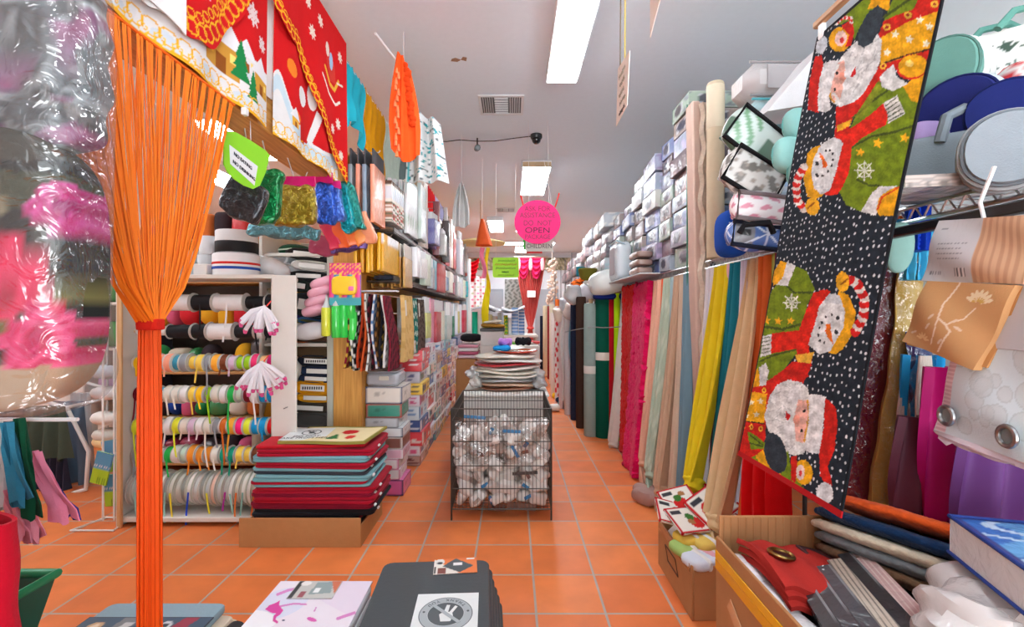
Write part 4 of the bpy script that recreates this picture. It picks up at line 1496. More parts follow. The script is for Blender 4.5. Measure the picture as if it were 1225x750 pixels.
def hang_fab(top, bot, col, label, kind='cloth', folds=3, knot=0, th=.05, zb=None, bulge=.0, spread=None, paint=None):
    """top=(y0,y1) along the shelf at the rail; bot=(x, y0, y1, z) where it ends"""
    (ya, yb), (bx, ba, bb, bz) = top, bot
    zt = SZ - .05
    ph = random.uniform(0, 6)
    amp = .035 if kind != 'fur' else .012

    def ff(u, v):
        w = 1 - v
        gat = 1 - (.45 if knot else 0) * np.clip((w - .62) / .38, 0, 1) ** 1.3 + (.12 if knot else 0) * np.sin(np.clip(w / .8, 0, 1) * 3.14)
        mid = (ya + yb) / 2 * (1 - w) + (ba + bb) / 2 * w
        y = mid + (u - .5) * ((yb - ya) * (1 - w) + (bb - ba) * w) * gat
        x = (SX0 - .012) * (1 - w ** 1.3) + bx * w ** 1.3 + amp * (.35 + .65 * w) * np.sin(u * folds * 6.28 + ph + w * .7) - bulge * np.sin(3.14 * v)
        z = bz + v * (zt - bz) + .015 * np.sin(w * 14 + u * 9) * w * .3
        return np.stack([x, y, z], 1)
    t = thing('hanging_fabric', label, 'fabric', (bx, (ba + bb) / 2, bz), GH)
    if kind == 'fur':
        def f2(u, v):
            p = ff(u, v)
            r = np.random.RandomState(int(ya * 100))
            return p + (r.rand(len(u), 1) - .5) * np.array([[.012, .014, .012]])
        G().sheet(f2, 20, 90, th).build('fabric', mat('fur', col), t, smooth=80)
    else:
        G().sheet(ff, 44, 40, th * .3, paint=paint).build('fabric', mat('print_cloth') if paint else mat(kind, col), t)
    if knot:
        r = random.Random(int(ya * 77))
        cy = (ba + bb) / 2
        g = G()
        g.sq((bx, cy, bz - .02), (.1, (bb - ba) * .62, .1), .8, .8, None, 26, 18, fn=lambda q: q * (1 + .1 * math.sin(q.x * 60 + q.z * 120 + q.y * 50)))
        g.build('knot', mat(kind, col), t)

        def tailf(u, v):
            w = 1 - v
            return np.stack([bx - .02 + .05 * (u - .5) + .02 * np.sin(u * 9), cy + (u - .5) * (.07 + .16 * w) + .01 * np.sin(u * 22), bz - .05 - knot * w - .02 * np.sin(u * 6)], 1)
        G().sheet(tailf, 16, 8, .012).build('tail', mat(kind, tuple(int(x * .97) for x in col)), t)
    return t


def velvet(p, u, v):
    c = np.tile(np.array((176, 192, 172), float), (len(u), 1))
    k = np.sin(v * 70 + 5 * np.sin(u * 17)) + np.sin(v * 31 - u * 14) > .7
    c[k] = (196, 208, 190)
    return c


# far section (y 3.0 - 4.4)
hang_fab((4.62, 4.76), (1.0, 4.5, 4.72, .06), (214, 208, 200), 'white and cream ragged fabric length before the red fur', folds=3, knot=.04)
hang_fab((4.18, 4.62), (1.08, 4.1, 4.46, .01), (214, 14, 10), 'red fur fabric length', 'fur', 1, th=.05)
hang_fab((3.72, 4.16), (1.02, 3.7, 4.06, .008), (226, 20, 96), 'hot pink fur fabric length', 'fur', 1, th=.06)
hang_fab((3.52, 3.70), (1.04, 3.56, 3.74, .18), (238, 186, 160), 'peach fabric length knotted at the bottom', folds=2, knot=.12)
hang_fab((3.44, 3.51), (1.1, 3.46, 3.54, .1), (240, 106, 60), 'narrow orange fabric length between peach and sage', 'satin', 1)
hang_fab((3.3, 3.44), (1.0, 3.24, 3.42, .2), (176, 192, 172), 'sage green patterned velvet length knotted at the bottom', folds=2, knot=.14, paint=velvet)
hang_fab((3.24, 3.3), (1.12, 3.22, 3.3, .12), (160, 190, 196), 'narrow pale blue fabric length beside the sage velvet', 'satin', 1)
hang_fab((3.13, 3.24), (1.0, 3.04, 3.2, .16), (196, 164, 138), 'tan fabric length gathered beside the pale blue one', folds=2, knot=.1)
hang_fab((3.06, 3.13), (1.05, 2.98, 3.05, .14), (204, 180, 158), 'beige fabric length beside the tan one', folds=2)
hang_fab((2.99, 3.05), (1.08, 2.9, 2.98, .12), (110, 142, 158), 'slate blue fabric length beside the green edged board', 'satin', 2)
# near section
hang_fab((2.6, 2.72), (1.1, 2.68, 2.78, .3), (214, 214, 220), 'white fabric length behind the yellow one', folds=2)
hang_fab((2.42, 2.6), (.985, 2.42, 2.64, .42), (222, 198, 36), 'yellow fabric length knotted at the bottom', folds=2, knot=.13)
hang_fab((2.39, 2.42), (1.12, 2.4, 2.43, .3), (232, 186, 196), 'thin pink fabric edge beside the yellow length', folds=1)
hang_fab((2.3, 2.39), (1.05, 2.34, 2.48, .2), (32, 122, 138), 'teal fabric length beside the yellow one', folds=2)
hang_fab((2.23, 2.3), (1.12, 2.26, 2.34, .3), (206, 206, 222), 'lilac white fabric length beside the teal one', folds=2)
hang_fab((2.12, 2.23), (.97, 2.06, 2.32, .36), (216, 188, 146), 'cream beige fabric length knotted at the bottom', folds=2, knot=.1)
hang_fab((2.03, 2.12), (1.04, 1.98, 2.12, .22), (214, 106, 52), 'burnt orange fabric length beside the cream beige one', folds=2)
hang_fab((1.98, 2.03), (1.12, 2.0, 2.04, .3), (176, 188, 96), 'narrow lime green fabric length beside the orange one', folds=1)
hang_fab((1.9, 1.98), (1.12, 1.92, 1.99, .3), (132, 20, 56), 'maroon fabric length beside the lime green one', folds=1)


def stripes(p, u, v):
    c = np.tile(np.array((34, 36, 44), float), (len(u), 1))
    c[(u * 7) % 1 < .25] = (150, 150, 156)
    return c


hang_fab((1.8, 1.9), (1.04, 1.84, 1.96, .42), (36, 38, 46), 'black fabric length with pale stripes at the edge of the runner', folds=2, paint=stripes)
hang_fab((1.62, 1.79), (1.02, 1.72, 2.02, .3), (206, 14, 22), 'bright red fabric bunched under the runner', folds=3, bulge=.1)
one('crumpled_fabric', 'crumpled mauve fabric end on the floor before the sage velvet', 'fabric', G().sq((.95, 3.28, .05), (.2, .26, .1), .8, .8, None, 22, 12, fn=lambda q: q * (1 + .15 * math.sin(q.x * 50 + q.y * 40))), mat('cloth', (170, 136, 128)))
one('crumpled_fabric', 'crumpled beige fabric end on the floor by the potholder box', 'fabric', G().sq((.97, 2.6, .06), (.26, .24, .12), .8, .8, None, 22, 12, fn=lambda q: q * (1 + .15 * math.sin(q.x * 44 + q.y * 50))), mat('cloth', (200, 170, 140)))

# ---- fabric rolls standing farther along the aisle
rolls = [  # px centre, width px, top py, depth, colour, label, band
    (747, 9, 395, 4.75, (206, 200, 196), 'ragged white roll beside the lime roll', None), (738, 7, 348, 4.85, (170, 214, 20), 'lime green roll beside the red one', None), (731, 9, 350, 4.95, (176, 20, 32), 'red roll behind the dark green one', None),
    (722, 20, 347, 5.0, (10, 84, 66), 'dark green roll with white paper band', .5), (707, 17, 363, 5.05, (146, 166, 160), 'grey green roll with white paper band', .42), (695, 12, 355, 5.4, (70, 50, 42), 'dark brown roll', None),
    (687, 9, 354, 5.8, (38, 46, 70), 'navy roll', None), (679, 8, 372, 6.1, (214, 206, 208), 'off white roll beside the navy one', None), (672, 7, 380, 6.5, (232, 216, 218), 'blush roll beyond the off white one', None), (667, 7, 366, 6.9, (226, 60, 60), 'red and white patterned roll', None),
    (662, 7, 374, 7.4, (236, 226, 220), 'ivory roll beyond the patterned one', None), (666.5, 5, 358, 8.2, (240, 120, 50), 'orange roll near the end of the row', None), (660, 6, 364, 8.8, (236, 228, 200), 'cream roll near the end of the row', None), (657, 4, 366, 9.4, (160, 24, 40), 'crimson roll near the end of the row', None),
    (653, 7, 366, 9.8, (230, 210, 176), 'beige roll at the end of the row', None), (648, 4, 378, 10.4, (34, 40, 56), 'dark navy roll last in the row', None),
]
for i, (px, w, top, d, col, lab, band) in enumerate(rolls):
    a = P(px, top, d)
    r = w * d / F / 2
    t = thing('fabric_roll', lab + ' standing in the row of rolls', 'fabric roll', (a.x, d, 0), 'fabric rolls standing on the floor')
    lean = .03 * math.sin(i * 2)
    R = rot('Y', math.degrees(lean))
    if i == 9:
        def rp(p, u, v):
            c = np.tile(np.array((236, 228, 226), float), (len(u), 1))
            c[np.sin(v * 60) * np.sin(u * 20 + v * 12) > .2] = (214, 40, 50)
            return c

        def rf(u, v):
            aa = u * 6.2832
            return np.stack([a.x + r * np.cos(aa), d + r * np.sin(aa), v * a.z], 1)
        G().sheet(rf, 24, 60, .01, paint=rp).build('cloth', mat('print_cloth'), t)
    else:
        G().lathe((a.x, d, 0), [(r * .95, 0), (r, .01), (r * 1.02, a.z * .4), (r, a.z - .02), (r * .93, a.z), (r * .35, a.z + .002), (r * .3, a.z - .01)], 24, None).build('cloth', mat('cloth', col), t)
    if i in (3, 4):
        G().lathe((a.x, d, 0), [(r * .3, a.z - .02), (r * .3, a.z + .05), (r * .22, a.z + .05)], 16).build('core_tube', mat('card', (170, 140, 104)), t)
    if band:
        zb = a.z * (.55 if i == 3 else .5)
        G().lathe((a.x, d, zb - .04), [(r * 1.015, 0), (r * 1.03, .003), (r * 1.03, .08), (r * 1.015, .083)], 24).build('paper_band', mat('paper', (226, 222, 214)), t)
one('tie_string', 'grey string holding the fabric rolls together at mid height', 'string', G().tube([P(676, 397, 5.9), P(690, 394, 5.2), P(708, 391, 4.92), P(722, 392, 4.84), P(742, 391, 4.66)], .005, 6), mat('cloth', (150, 150, 150)))
for i, (px, w, top, bot, d, col, lab) in enumerate(((676, 9, 360, 478, 6.3, (238, 232, 230), 'white lace panel among the rolls'), (684, 5, 365, 470, 6.0, (140, 180, 200), 'pale blue lace panel among the rolls'), (668, 6, 392, 470, 7.1, (234, 226, 224), 'ivory lace panel among the rolls'))):
    a, b = P(px, top, d), P(px, bot, d)

    def lf(u, v, a=a, b=b, w=w, d=d):
        return np.stack([a.x + (u - .5) * w * d / F + .02 * np.sin(v * 8), d - .1 + .03 * np.sin(u * 9), b.z + v * (a.z - b.z)], 1)
    one('hanging_lace', lab, 'lace', G().sheet(lf, 10, 20, .01), mat('cloth', col))
for i, (px, py, cc, nm) in enumerate(((668, 451, (240, 200, 40), 'yellow'), (672, 447, (40, 60, 90), 'navy'), (676, 458, (60, 160, 180), 'turquoise'), (665, 448, (230, 226, 220), 'white'))):
    a = P(px, py, 7.2 - .3 * i)
    one('cloth_scrap', nm + ' cloth scrap at the foot of the rolls', 'scrap', G().sq((a.x - .02, a.y, .05), (.16, .16, .1), .8, .8, None, 14, 8), mat('cloth', cc))

# ---- things lying on top of the rolls
a = P(728, 342, 4.9)
one('cushion', 'white oval cushion lying on top of the dark green roll', 'cushion', G().sq((a.x, a.y, a.z + .04), (.42, .3, .27), .7, .8, rot('Y', -14), 26, 16), mat('wrap', (216, 222, 218)))
one('folded_cloth', 'royal blue folded cloth between white cushion and dark green roll', 'cloth', G().sq((a.x + .02, a.y + .05, a.z - .11), (.34, .26, .07), .5, .5, None, 20, 8), mat('cloth', (22, 40, 110)))
one('folded_cloth', 'brown folded cloth on the royal blue one', 'cloth', G().sq((a.x + .04, a.y + .02, a.z - .065), (.26, .22, .04), .5, .5, None, 20, 8), mat('cloth', (140, 108, 84)))
# striped plush and decorations at the far end
a = P(690, 342, 6.0)
t = thing('plush_toy', 'orange plush animal with black stripes lying on the fabric rolls', 'plush toy', (a.x, a.y, a.z - .2))


def tig(x, y, z):
    c = np.tile(np.array((240, 110, 30), float), (len(x), 1))
    c[np.sin(z * 14 + x * 3) > .6] = (30, 24, 22)
    return c


G().sq((a.x, a.y, a.z - .06), (.22, .24, .3), .9, .9, rot('Y', 20), 24, 20, paint=tig).build('body', mat('print_cloth'), t)
G().sq((a.x + .12, a.y - .05, a.z + .06), (.2, .2, .17), .9, .9, None, 24, 16, paint=tig).build('head', mat('print_cloth'), t)
for sg in (-1, 1):
    G().sq((a.x + .12 + sg * .07, a.y - .05, a.z + .15), (.06, .03, .06), 1, 1, None, 12, 8).build('ear', mat('cloth', (240, 110, 30)), t)
G().sq((a.x + .1, a.y - .15, a.z + .03), (.09, .05, .06), 1, 1, None, 12, 8).build('muzzle', mat('cloth', (236, 230, 224)), t)
a = P(703, 328, 5.9)
one('fabric_pouch', 'olive green pouch with orange rim beside the striped plush', 'pouch', G().lathe((a.x, a.y, a.z - .1), [(.05, 0), (.1, .06), (.12, .16), (.11, .17), (.09, .1)], 20), mat('cloth', (120, 112, 40)))
a = Vector((.9, 6.12, 1.86))
one('teal_mug', 'teal cup standing above the striped plush', 'cup', G().lathe((a.x, a.y, a.z - .06), [(.055, 0), (.06, .01), (.062, .12), (.056, .122), (.05, .03)], 18), mat('cloth', (30, 130, 150)))
for i, (px, py, w, h, cc, nm) in enumerate(((686, 352, 20, 24, (196, 196, 198), 'grey'), (700, 352, 22, 22, (214, 208, 214), 'lilac white'), (712, 344, 24, 20, (226, 228, 226), 'white'), (682, 372, 16, 20, (210, 196, 190), 'beige'), (676, 364, 14, 16, (190, 196, 206), 'pale blue'), (668, 376, 12, 18, (232, 214, 200), 'cream'))):
    a = P(px, py, 5.5 + .18 * i)
    one('cloth_bundle', '%s cloth bundle heaped on the fabric rolls' % nm, 'cloth', G().sq((a.x, a.y, a.z), (w * a.y / F, .25, h * a.y / F), .8, .8, rot('Y', 20 * math.sin(i)), 18, 12, fn=lambda q: q * (1 + .1 * math.sin(q.x * 40 + q.z * 40))), mat('wrap', cc), 'cloth bundles on the rolls')
# far packed goods on the upper right beyond the shelf
n = 0
fp = [((206, 208, 212), 'silver'), ((226, 222, 220), 'white'), ((120, 124, 130), 'grey striped'), ((216, 196, 200), 'rose'), ((196, 206, 214), 'pale blue'), ((150, 140, 136), 'brown grey')]
for row in range(5):
    for k in range(9):
        y = 5.3 + .52 * k
        z = 1.62 + row * .17
        if z > 2.5 - .05 * k:
            continue
        n += 1
        cc, nm = fp[(row * 4 + k * 3) % 6]
        dk = jit(cc, 50)

        def fpp(u, v, f, cc=cc, dk=dk, n=n):
            c = np.tile(np.array(cc, float), (len(u), 1))
            c[np.sin(v * 22 + n) + np.sin(u * 17 + n * 2) > .9] = dk
            c[(abs(u - .5) < .15) & (abs(v - .5) < .2)] = (90, 92, 104)
            return c
        one('bedding_pack', '%s packed bedding beyond the sheet columns, layer %s, %s along the shelf' % (nm, ORD[row], ORD[k]), 'bedding pack',
            G().pack((1.3 + random.uniform(-.05, .03), y + .24, z + .085), (.4, .46, .16), rot('X', random.uniform(-6, 6)) @ rot_z(random.uniform(-8, 8)), fpp, nu=10, nv=6, bulge=.02), mat('print_wrap'), 'packed bedding on the far shelf')
one('wall_shelf', 'long shelf board under the packed bedding toward the back', 'shelf', G().box(1.05, 1.8, 5.2, 10.1, SZ - .025, SZ - .001), mat('paint', (160, 160, 164)))
for k, (xx, yy) in enumerate(((1.75, 5.3), (1.75, 7.6), (1.75, 9.9))):
    one('shelf_post', 'thin grey post carrying the long shelf board, %s from the rolls' % ORD[k], 'post', G().tube([(xx, yy, 0), (xx, yy, SZ - .026)], .02, 8), mat('wire', (110, 110, 114)))
for k, px in enumerate((664, 671, 676, 684)):
    a, b = P(px, 330 - 8 * k, 9.5 - .6 * k), P(px, 380, 9.5 - .6 * k)
    one('curtain_rod', 'thin grey rod standing upright near the back wall, %s from the pink drape' % ORD[k], 'rod', G().tube([(a.x, a.y, .0), (a.x, a.y, a.z + .05)], .008, 6), mat('wire', (110, 112, 116)))

# ---- upper right: bedding and bags on the near wire shelf
SH = SZ + .014


def bed_pack(x0, x1, y0, y1, z0, z1, col, label, card=(190, 176, 172), pipe=(120, 120, 124)):
    t = thing('comforter_bag', label, 'bedding bag', ((x0 + x1) / 2, (y0 + y1) / 2, z0))
    r = min(.06, (z1 - z0) * .4)
    G().rbox(((x0 + x1) / 2, (y0 + y1) / 2, (z0 + z1) / 2), (x1 - x0, y1 - y0, z1 - z0 - .004), r).build('bedding', mat('wrap', col), t)
    G().rbox(((x0 + x1) / 2 - .02, y0 - .004, (z0 + z1) / 2), ((x1 - x0) * .55, .004, (z1 - z0) * .6), .001).build('insert_card', mat('paper', card), t)
    for zz in (z0 + .015, z1 - .015):
        G().tube([(x0 + r * .3, y0 + r * .3, zz), (x1 - r * .3, y0 + r * .3, zz)], .006, 6).build('piping', mat('plastic', pipe), t)
    return t


bed_pack(1.2, 1.72, 2.38, 2.62, 2.42, 2.62, (190, 186, 186), 'grey comforter bag, topmost of the stack near the ceiling', (170, 166, 168), (150, 146, 148))
bed_pack(1.2, 1.72, 2.36, 2.62, 2.27, 2.42, (168, 202, 206), 'aqua comforter bag under the grey one', (176, 184, 190), (90, 180, 190))
bed_pack(1.18, 1.7, 2.36, 2.62, 2.12, 2.27, (206, 216, 220), 'clear comforter bag with aqua trim under the aqua one', (150, 180, 190), (110, 180, 190))
bed_pack(1.2, 1.7, 2.38, 2.64, 1.92, 2.12, (196, 208, 220), 'pale blue comforter bag in the stack behind the black trimmed bags', (140, 170, 200), (150, 170, 180))
bed_pack(1.2, 1.7, 2.38, 2.64, SH, 1.92, (150, 170, 200), 'blue grey comforter bag, lowest of the stack behind the black trimmed bags', (90, 110, 160), (120, 130, 150))


def tilt_bag(px, py, w, h, d, ang, col, label, trim=(28, 28, 30), th=.05, kind='wrap', paint=None, name='zip_bag'):
    c = P(px, py, d)
    R = rot('Y', ang) @ rot_z(4)
    t = thing(name, label, 'bag', (c.x, c.y, c.z - h / 2))
    if paint:
        G().pack(c, (w, th, h), R, paint, nu=26, nv=18, bulge=.03).build('body', mat('print_wrap'), t)
    else:
        G().sq(c, (w, th, h), .35, .35, R, 26, 16).build('body', mat(kind, col), t)
    if trim:
        pts = [(-w / 2, -h / 2), (w / 2, -h / 2), (w / 2, h / 2), (-w / 2, h / 2)]
        G().tube([c + R @ Vector((a * .97, -th / 2, b * .97)) for a, b in pts], .011, 6, closed=True).build('trim', mat('cloth', trim), t)
    return t


def house_print(u, v, f):
    c = np.tile(np.array((206, 204, 200), float), (len(u), 1))
    r = random.Random(3)
    for _ in range(12):
        a, b = r.random(), r.random()
        c[((u - a) ** 2 + ((v - b) * .6) ** 2) < .006] = (110, 104, 98)
    c[(np.sin(u * 30) + np.sin(v * 22 + 1) > 1.3)] = (150, 140, 130)
    return c


def leaf_print(u, v, f):
    c = np.tile(np.array((196, 210, 204), float), (len(u), 1))
    c[(u < .45) & (np.sin(u * 26 + v * 14) > .2)] = (110, 156, 120)
    c[(u > .6) & (v < .6)] = (80, 110, 90)
    return c


def rose_print(u, v, f):
    c = np.tile(np.array((226, 220, 222), float), (len(u), 1))
    c[(np.sin(u * 20 + 2 * np.sin(v * 9)) + np.sin(v * 17) > .7)] = (206, 130, 150)
    return c


def bow_print(u, v, f):
    c = np.tile(np.array((70, 104, 170), float), (len(u), 1))
    c[u < .42] = (120, 122, 128)
    c[(abs(u - .22) < .1) & (abs(v - .55) < .12)] = (24, 26, 30)
    c[(abs((u - .66) - (v - .6) * .8) < .03) | (abs((u - .66) + (v - .6) * .8) < .03) | (abs(u - .66) < .02)] = (214, 222, 236)
    return c


tilt_bag(904, 168, .27, .17, 2.05, 36, None, 'clear zip bag with black trim and green leaf print tilted on the stack', paint=leaf_print)
tilt_bag(900, 212, .25, .16, 2.0, 30, None, 'zip bag with black trim and grey house print under the leaf bag', paint=house_print)
tilt_bag(912, 250, .25, .11, 1.98, 6, None, 'white and rose flowered bedding bag above the blue pouch', trim=(120, 110, 112), paint=rose_print)
t = tilt_bag(902, 283, .22, .1, 2.0, 7, None, 'blue and grey pouch with white bow print on the shelf edge', trim=(30, 34, 50), paint=bow_print)
cc = P(902, 270, 1.93)
G().tube([cc + Vector((-.06, 0, -.03)), cc + Vector((-.05, -.02, .0)), cc + Vector((.05, -.02, .01)), cc + Vector((.08, 0, -.03))], .012, 8).build('handle', mat('cloth', (28, 28, 32)), t)
cc = P(868, 272, 2.2)
one('blue_bag', 'royal blue bag squeezed behind the cardboard tube', 'bag', G().sq((cc.x + .03, cc.y, cc.z - .03), (.12, .2, .22), .6, .6, None, 18, 12), mat('cloth', (28, 80, 180)))
cc = P(954, 105, 2.0)
one('foam_wedge', 'white ribbed foam wedge leaning over the comforter stack beside the runner', 'foam', G().prism([(-.13, -.1), (.12, -.06), (.12, .2), (.06, .12)], (cc.x, cc.y, cc.z), X, Z, .2), mat('cloth', (214, 214, 216)))
for k, (px, py, w, h) in enumerate(((956, 150, .13, .13), (944, 186, .13, .14), (958, 208, .1, .1))):
    cc = P(px, py, 1.82 - .03 * k)
    t = thing('mint_pouch', 'round mint green pouch beside the runner, %s of three' % ('uppermost', 'middle', 'lowest')[k], 'pouch', (cc.x, cc.y, cc.z - h / 2))
    G().sq(cc, (w, .08, h), .8, .8, rot_z(10), 24, 14).build('body', mat('cloth', (150, 206, 200)), t)
    G().tube([cc + Vector((w * .5 * math.cos(a), -.0, h * .5 * math.sin(a))) for a in [i * math.pi / 10 for i in range(20)]], .004, 5, closed=True).build('piping', mat('cloth', (110, 180, 176)), t)


# right of the runner
def round_bag(px, py, w, h, d, col, label, strip=(206, 210, 206), R=None, depth=.14):
    c = P(px, py, d)
    R = R or rot_z(-62)
    t = thing('round_bag', label, 'bag', (c.x, c.y, c.z - h / 2))
    g = G()
    n = 30
    for (yy, sc) in ((0, 1),):
        pass
    prof = [(.0, .8), (.0, .93), (.012, .985), (.022, 1)]
    vs, fs = [], []
    rings = [(-depth / 2, .8), (-depth / 2, .94), (-depth / 2 + .012, .99), (-depth / 2 + .03, 1.0)]
    rings += [(-y, s) for y, s in rings[::-1]]
    for (yy, sc) in rings:
        for k in range(n):
            a = 2 * math.pi * k / n
            q = Vector((w / 2 * sc * math.cos(a), yy, h / 2 * sc * math.copysign(abs(math.sin(a)) ** .85, math.sin(a))))
            vs.append(c + R @ q)
    for r_ in range(len(rings) - 1):
        for k in range(n):
            k2 = (k + 1) % n
            fs.append((r_ * n + k, r_ * n + k2, (r_ + 1) * n + k2, (r_ + 1) * n + k))
    fs.append(tuple(range(n))[::-1])
    fs.append(tuple((len(rings) - 1) * n + k for k in range(n)))
    g.add(vs, fs).build('body', mat('cloth', col), t)
    for yy, r_, cc in ((-.02, .012, strip), (.02, .012, strip), (-depth / 2 + .012, .005, tuple(int(x * .8) for x in col))):
        G().tube([c + R @ Vector((w / 2 * math.cos(a), yy, h / 2 * math.copysign(abs(math.sin(a)) ** .85, math.sin(a)))) for a in [i * math.pi / 16 for i in range(32)]], r_, 6, closed=True).build('zip_strip', mat('cloth', cc), t)
    return t


round_bag(1137, 90, .17, .185, 1.42, (104, 150, 140), 'round sage green bag with white zip band on the upper shelf beside the wall')
round_bag(1154, 138, .19, .19, 1.36, (36, 42, 104), 'round navy bag with white zip band behind the grey tote', (190, 200, 214))
round_bag(1212, 136, .15, .14, 1.2, (36, 46, 112), 'round navy bag standing right behind the round grey bag', (190, 200, 214))
round_bag(1204, 182, .15, .165, 1.08, (142, 152, 160), 'round grey bag hanging over the shelf edge', (170, 176, 180), rot_z(-42), .1)
# floral tote
c = P(1200, 82, 1.5)
t = thing('tote_bag', 'white tote with dark leaf print and sage handles near the wall', 'bag', (c.x, c.y, c.z - .1))


def tote_print(u, v, f):
    cv = Canvas(u, v, (222, 224, 220))
    for (a, b, an) in ((.2, .4, 30), (.3, .6, 70), (.38, .4, 120), (.5, .62, 40), (.6, .3, 100), (.25, .25, 150), (.75, .6, 60)):
        for k in range(4):
            cv.ell(a + .06 * math.cos(math.radians(an + k * 30)), b + .09 * math.sin(math.radians(an + k * 30)), .1, .025, (66, 84, 74), an + k * 30)
    return cv.c


G().pack(c, (.22, .12, .2), rot_z(-40), tote_print, nu=36, nv=30, bulge=.01).build('body', mat('print_cloth'), t)
for q in (0, 1):
    G().tube([c + Vector((-.08, -.06 + .1 * q, .09)), c + Vector((-.04, -.07 + .1 * q, .14)), c + Vector((.04, -.08 + .1 * q, .155)), c + Vector((.12, -.07 + .1 * q, .13)), c + Vector((.14, -.06 + .1 * q, .09))], .011, 8).build('handle', mat('cloth', (96, 150, 138)), t)
c = P(1216, 92, 1.3)
one('makeup_roll', 'red and white striped pouch at the wall end of the shelf', 'pouch', G().sq(c, (.07, .1, .07), .8, .8, rot('Y', 20), 18, 10, paint=lambda x, y, z: np.where((np.sin(x * 9 + z * 6) > 0)[:, None], np.array([[206, 60, 66]]), np.array([[226, 220, 216]])).astype(float)), mat('print_cloth'))
# grey tote with handle
c = P(1138, 200, 1.28)
t = thing('tote_bag', 'grey document bag with clear pocket and wide handle on the shelf edge', 'bag', (c.x, c.y, c.z - .09))
R = rot_z(-38)
G().sq(c, (.25, .1, .17), .25, .25, R, 26, 14).build('body', mat('cloth', (126, 136, 144)), t)


def pocket(u, v, f):
    q = np.tile(np.array((150, 140, 136), float), (len(u), 1))
    q[(np.sin(u * 8 + v * 16) > .3)] = (196, 176, 166)
    q[(v < .35) & (np.sin(u * 40) > .5)] = (120, 110, 104)
    q[(u > .78) & (v < .4)] = (226, 226, 224)
    return q


G().pack((c.x, c.y - .052, c.z - .03), (.22, .012, .09), R, pocket, nu=24, nv=12).build('clear_pocket', mat('print_wrap'), t)
G().tube([c + Vector((-.05, -.02, .06)), c + Vector((-.04, -.03, .125)), c + Vector((.0, -.035, .145)), c + Vector((.055, -.03, .13)), c + Vector((.08, -.02, .06))], .014, 8).build('handle', mat('cloth', (120, 130, 138)), t)
c = P(1104, 172, 1.36)
one('lilac_bag', 'lilac bag squeezed between the runner and the grey document bag', 'bag', G().sq((c.x, c.y, c.z - .03), (.11, .1, .18), .6, .6, None, 18, 14), mat('cloth', (170, 146, 196)))
c = P(1120, 222, 1.2)
t = thing('card_pack', 'flat clear pack of printed cards lying under the grey document bag', 'pack', (c.x, c.y, c.z - .02))
G().pack((c.x + .02, c.y + .02, c.z), (.24, .16, .03), rot_z(-10), pocket, nu=24, nv=6).build('pack', mat('print_wrap'), t)

# ---- packs hanging below the shelf, right of the runner
one('shelf_rail', 'black hanging rail below the near wire shelf', 'rail', G().box(1.0, 1.03, .7, 1.28, 1.515, 1.54), mat('plastic', (28, 28, 32)))


def plane_pack(nm, part, x, y0, y1, z0, z1, th, paint, label, cat='pack', lean=0, nu=40, nv=40, kind='print_wrap', bulge=.006):
    """pack facing the aisle (-x)"""
    c = Vector((x + th / 2, (y0 + y1) / 2, (z0 + z1) / 2))
    t = thing(nm, label, cat, (c.x, c.y, z0))
    G().pack(c, (th, y1 - y0, z1 - z0), rot('Y', lean), paint, nu=nu, nv=nv, bulge=bulge).build(part, mat(kind), t)
    return t


def insert(u, v, f):
    c = np.tile(np.array((196, 200, 204), float), (len(u), 1))
    if f == 'x-':
        k = u > .55
        c[k] = (206, 166, 132)
        c[k & (np.sin(u * 90) > .2)] = (186, 144, 112)
        for i, y in enumerate((.62, .54, .46, .38)):
            c[(u > .12) & (u < .46 - .04 * (i % 2)) & (abs(v - y) < .012) & (np.sin(u * 160 + i) > -.4)] = (130, 134, 140)
        c[(u > .36) & (u < .48) & (v > .08) & (v < .24)] = (90, 92, 96)
        c[(u > .36) & (u < .48) & (v > .08) & (v < .24) & (np.sin(u * 420) > 0)] = (226, 226, 226)
        c[(u > .06) & (u < .2) & (abs(v - .14) < .03) & (np.sin(u * 200) > 0)] = (120, 122, 128)
        c[(u > .08) & (u < .16) & (abs(v - .86) < .02)] = (120, 124, 130)
    return c


def satin_flower(u, v, f):
    cv = Canvas(u, v, (206, 160, 110))
    if f == 'x-':
        W = (236, 220, 196)
        cv.line([(.42, 1.0), (.36, .7), (.4, .5), (.52, .44), (.6, .36), (.55, .16), (.52, .05)], .012, W)
        cv.line([(.4, .5), (.42, .3), (.4, .12)], .01, W)
        cv.line([(.52, .44), (.66, .55), (.72, .7)], .008, W)
        for k in range(7):
            a = math.radians(20 + k * 23)
            cv.ell(.72 + .09 * math.cos(a), .76 + .1 * math.sin(a), .07, .024, (240, 226, 190), math.degrees(a))
            cv.ell(.72 + .05 * math.cos(a), .76 + .05 * math.sin(a), .03, .012, (214, 180, 100), math.degrees(a))
        for k in range(6):
            a = math.radians(10 + k * 32)
            cv.ell(.26 + .06 * math.cos(a), .14 + .06 * math.sin(a), .045, .014, (232, 204, 150), math.degrees(a))
        for (a, b, an) in ((.3, .5, 60), (.3, .36, 70), (.58, .5, 40), (.66, .42, -20), (.52, .2, 60), (.1, .2, 40)):
            cv.ell(a, b, .055, .016, (226, 206, 180), an)
    return cv.c


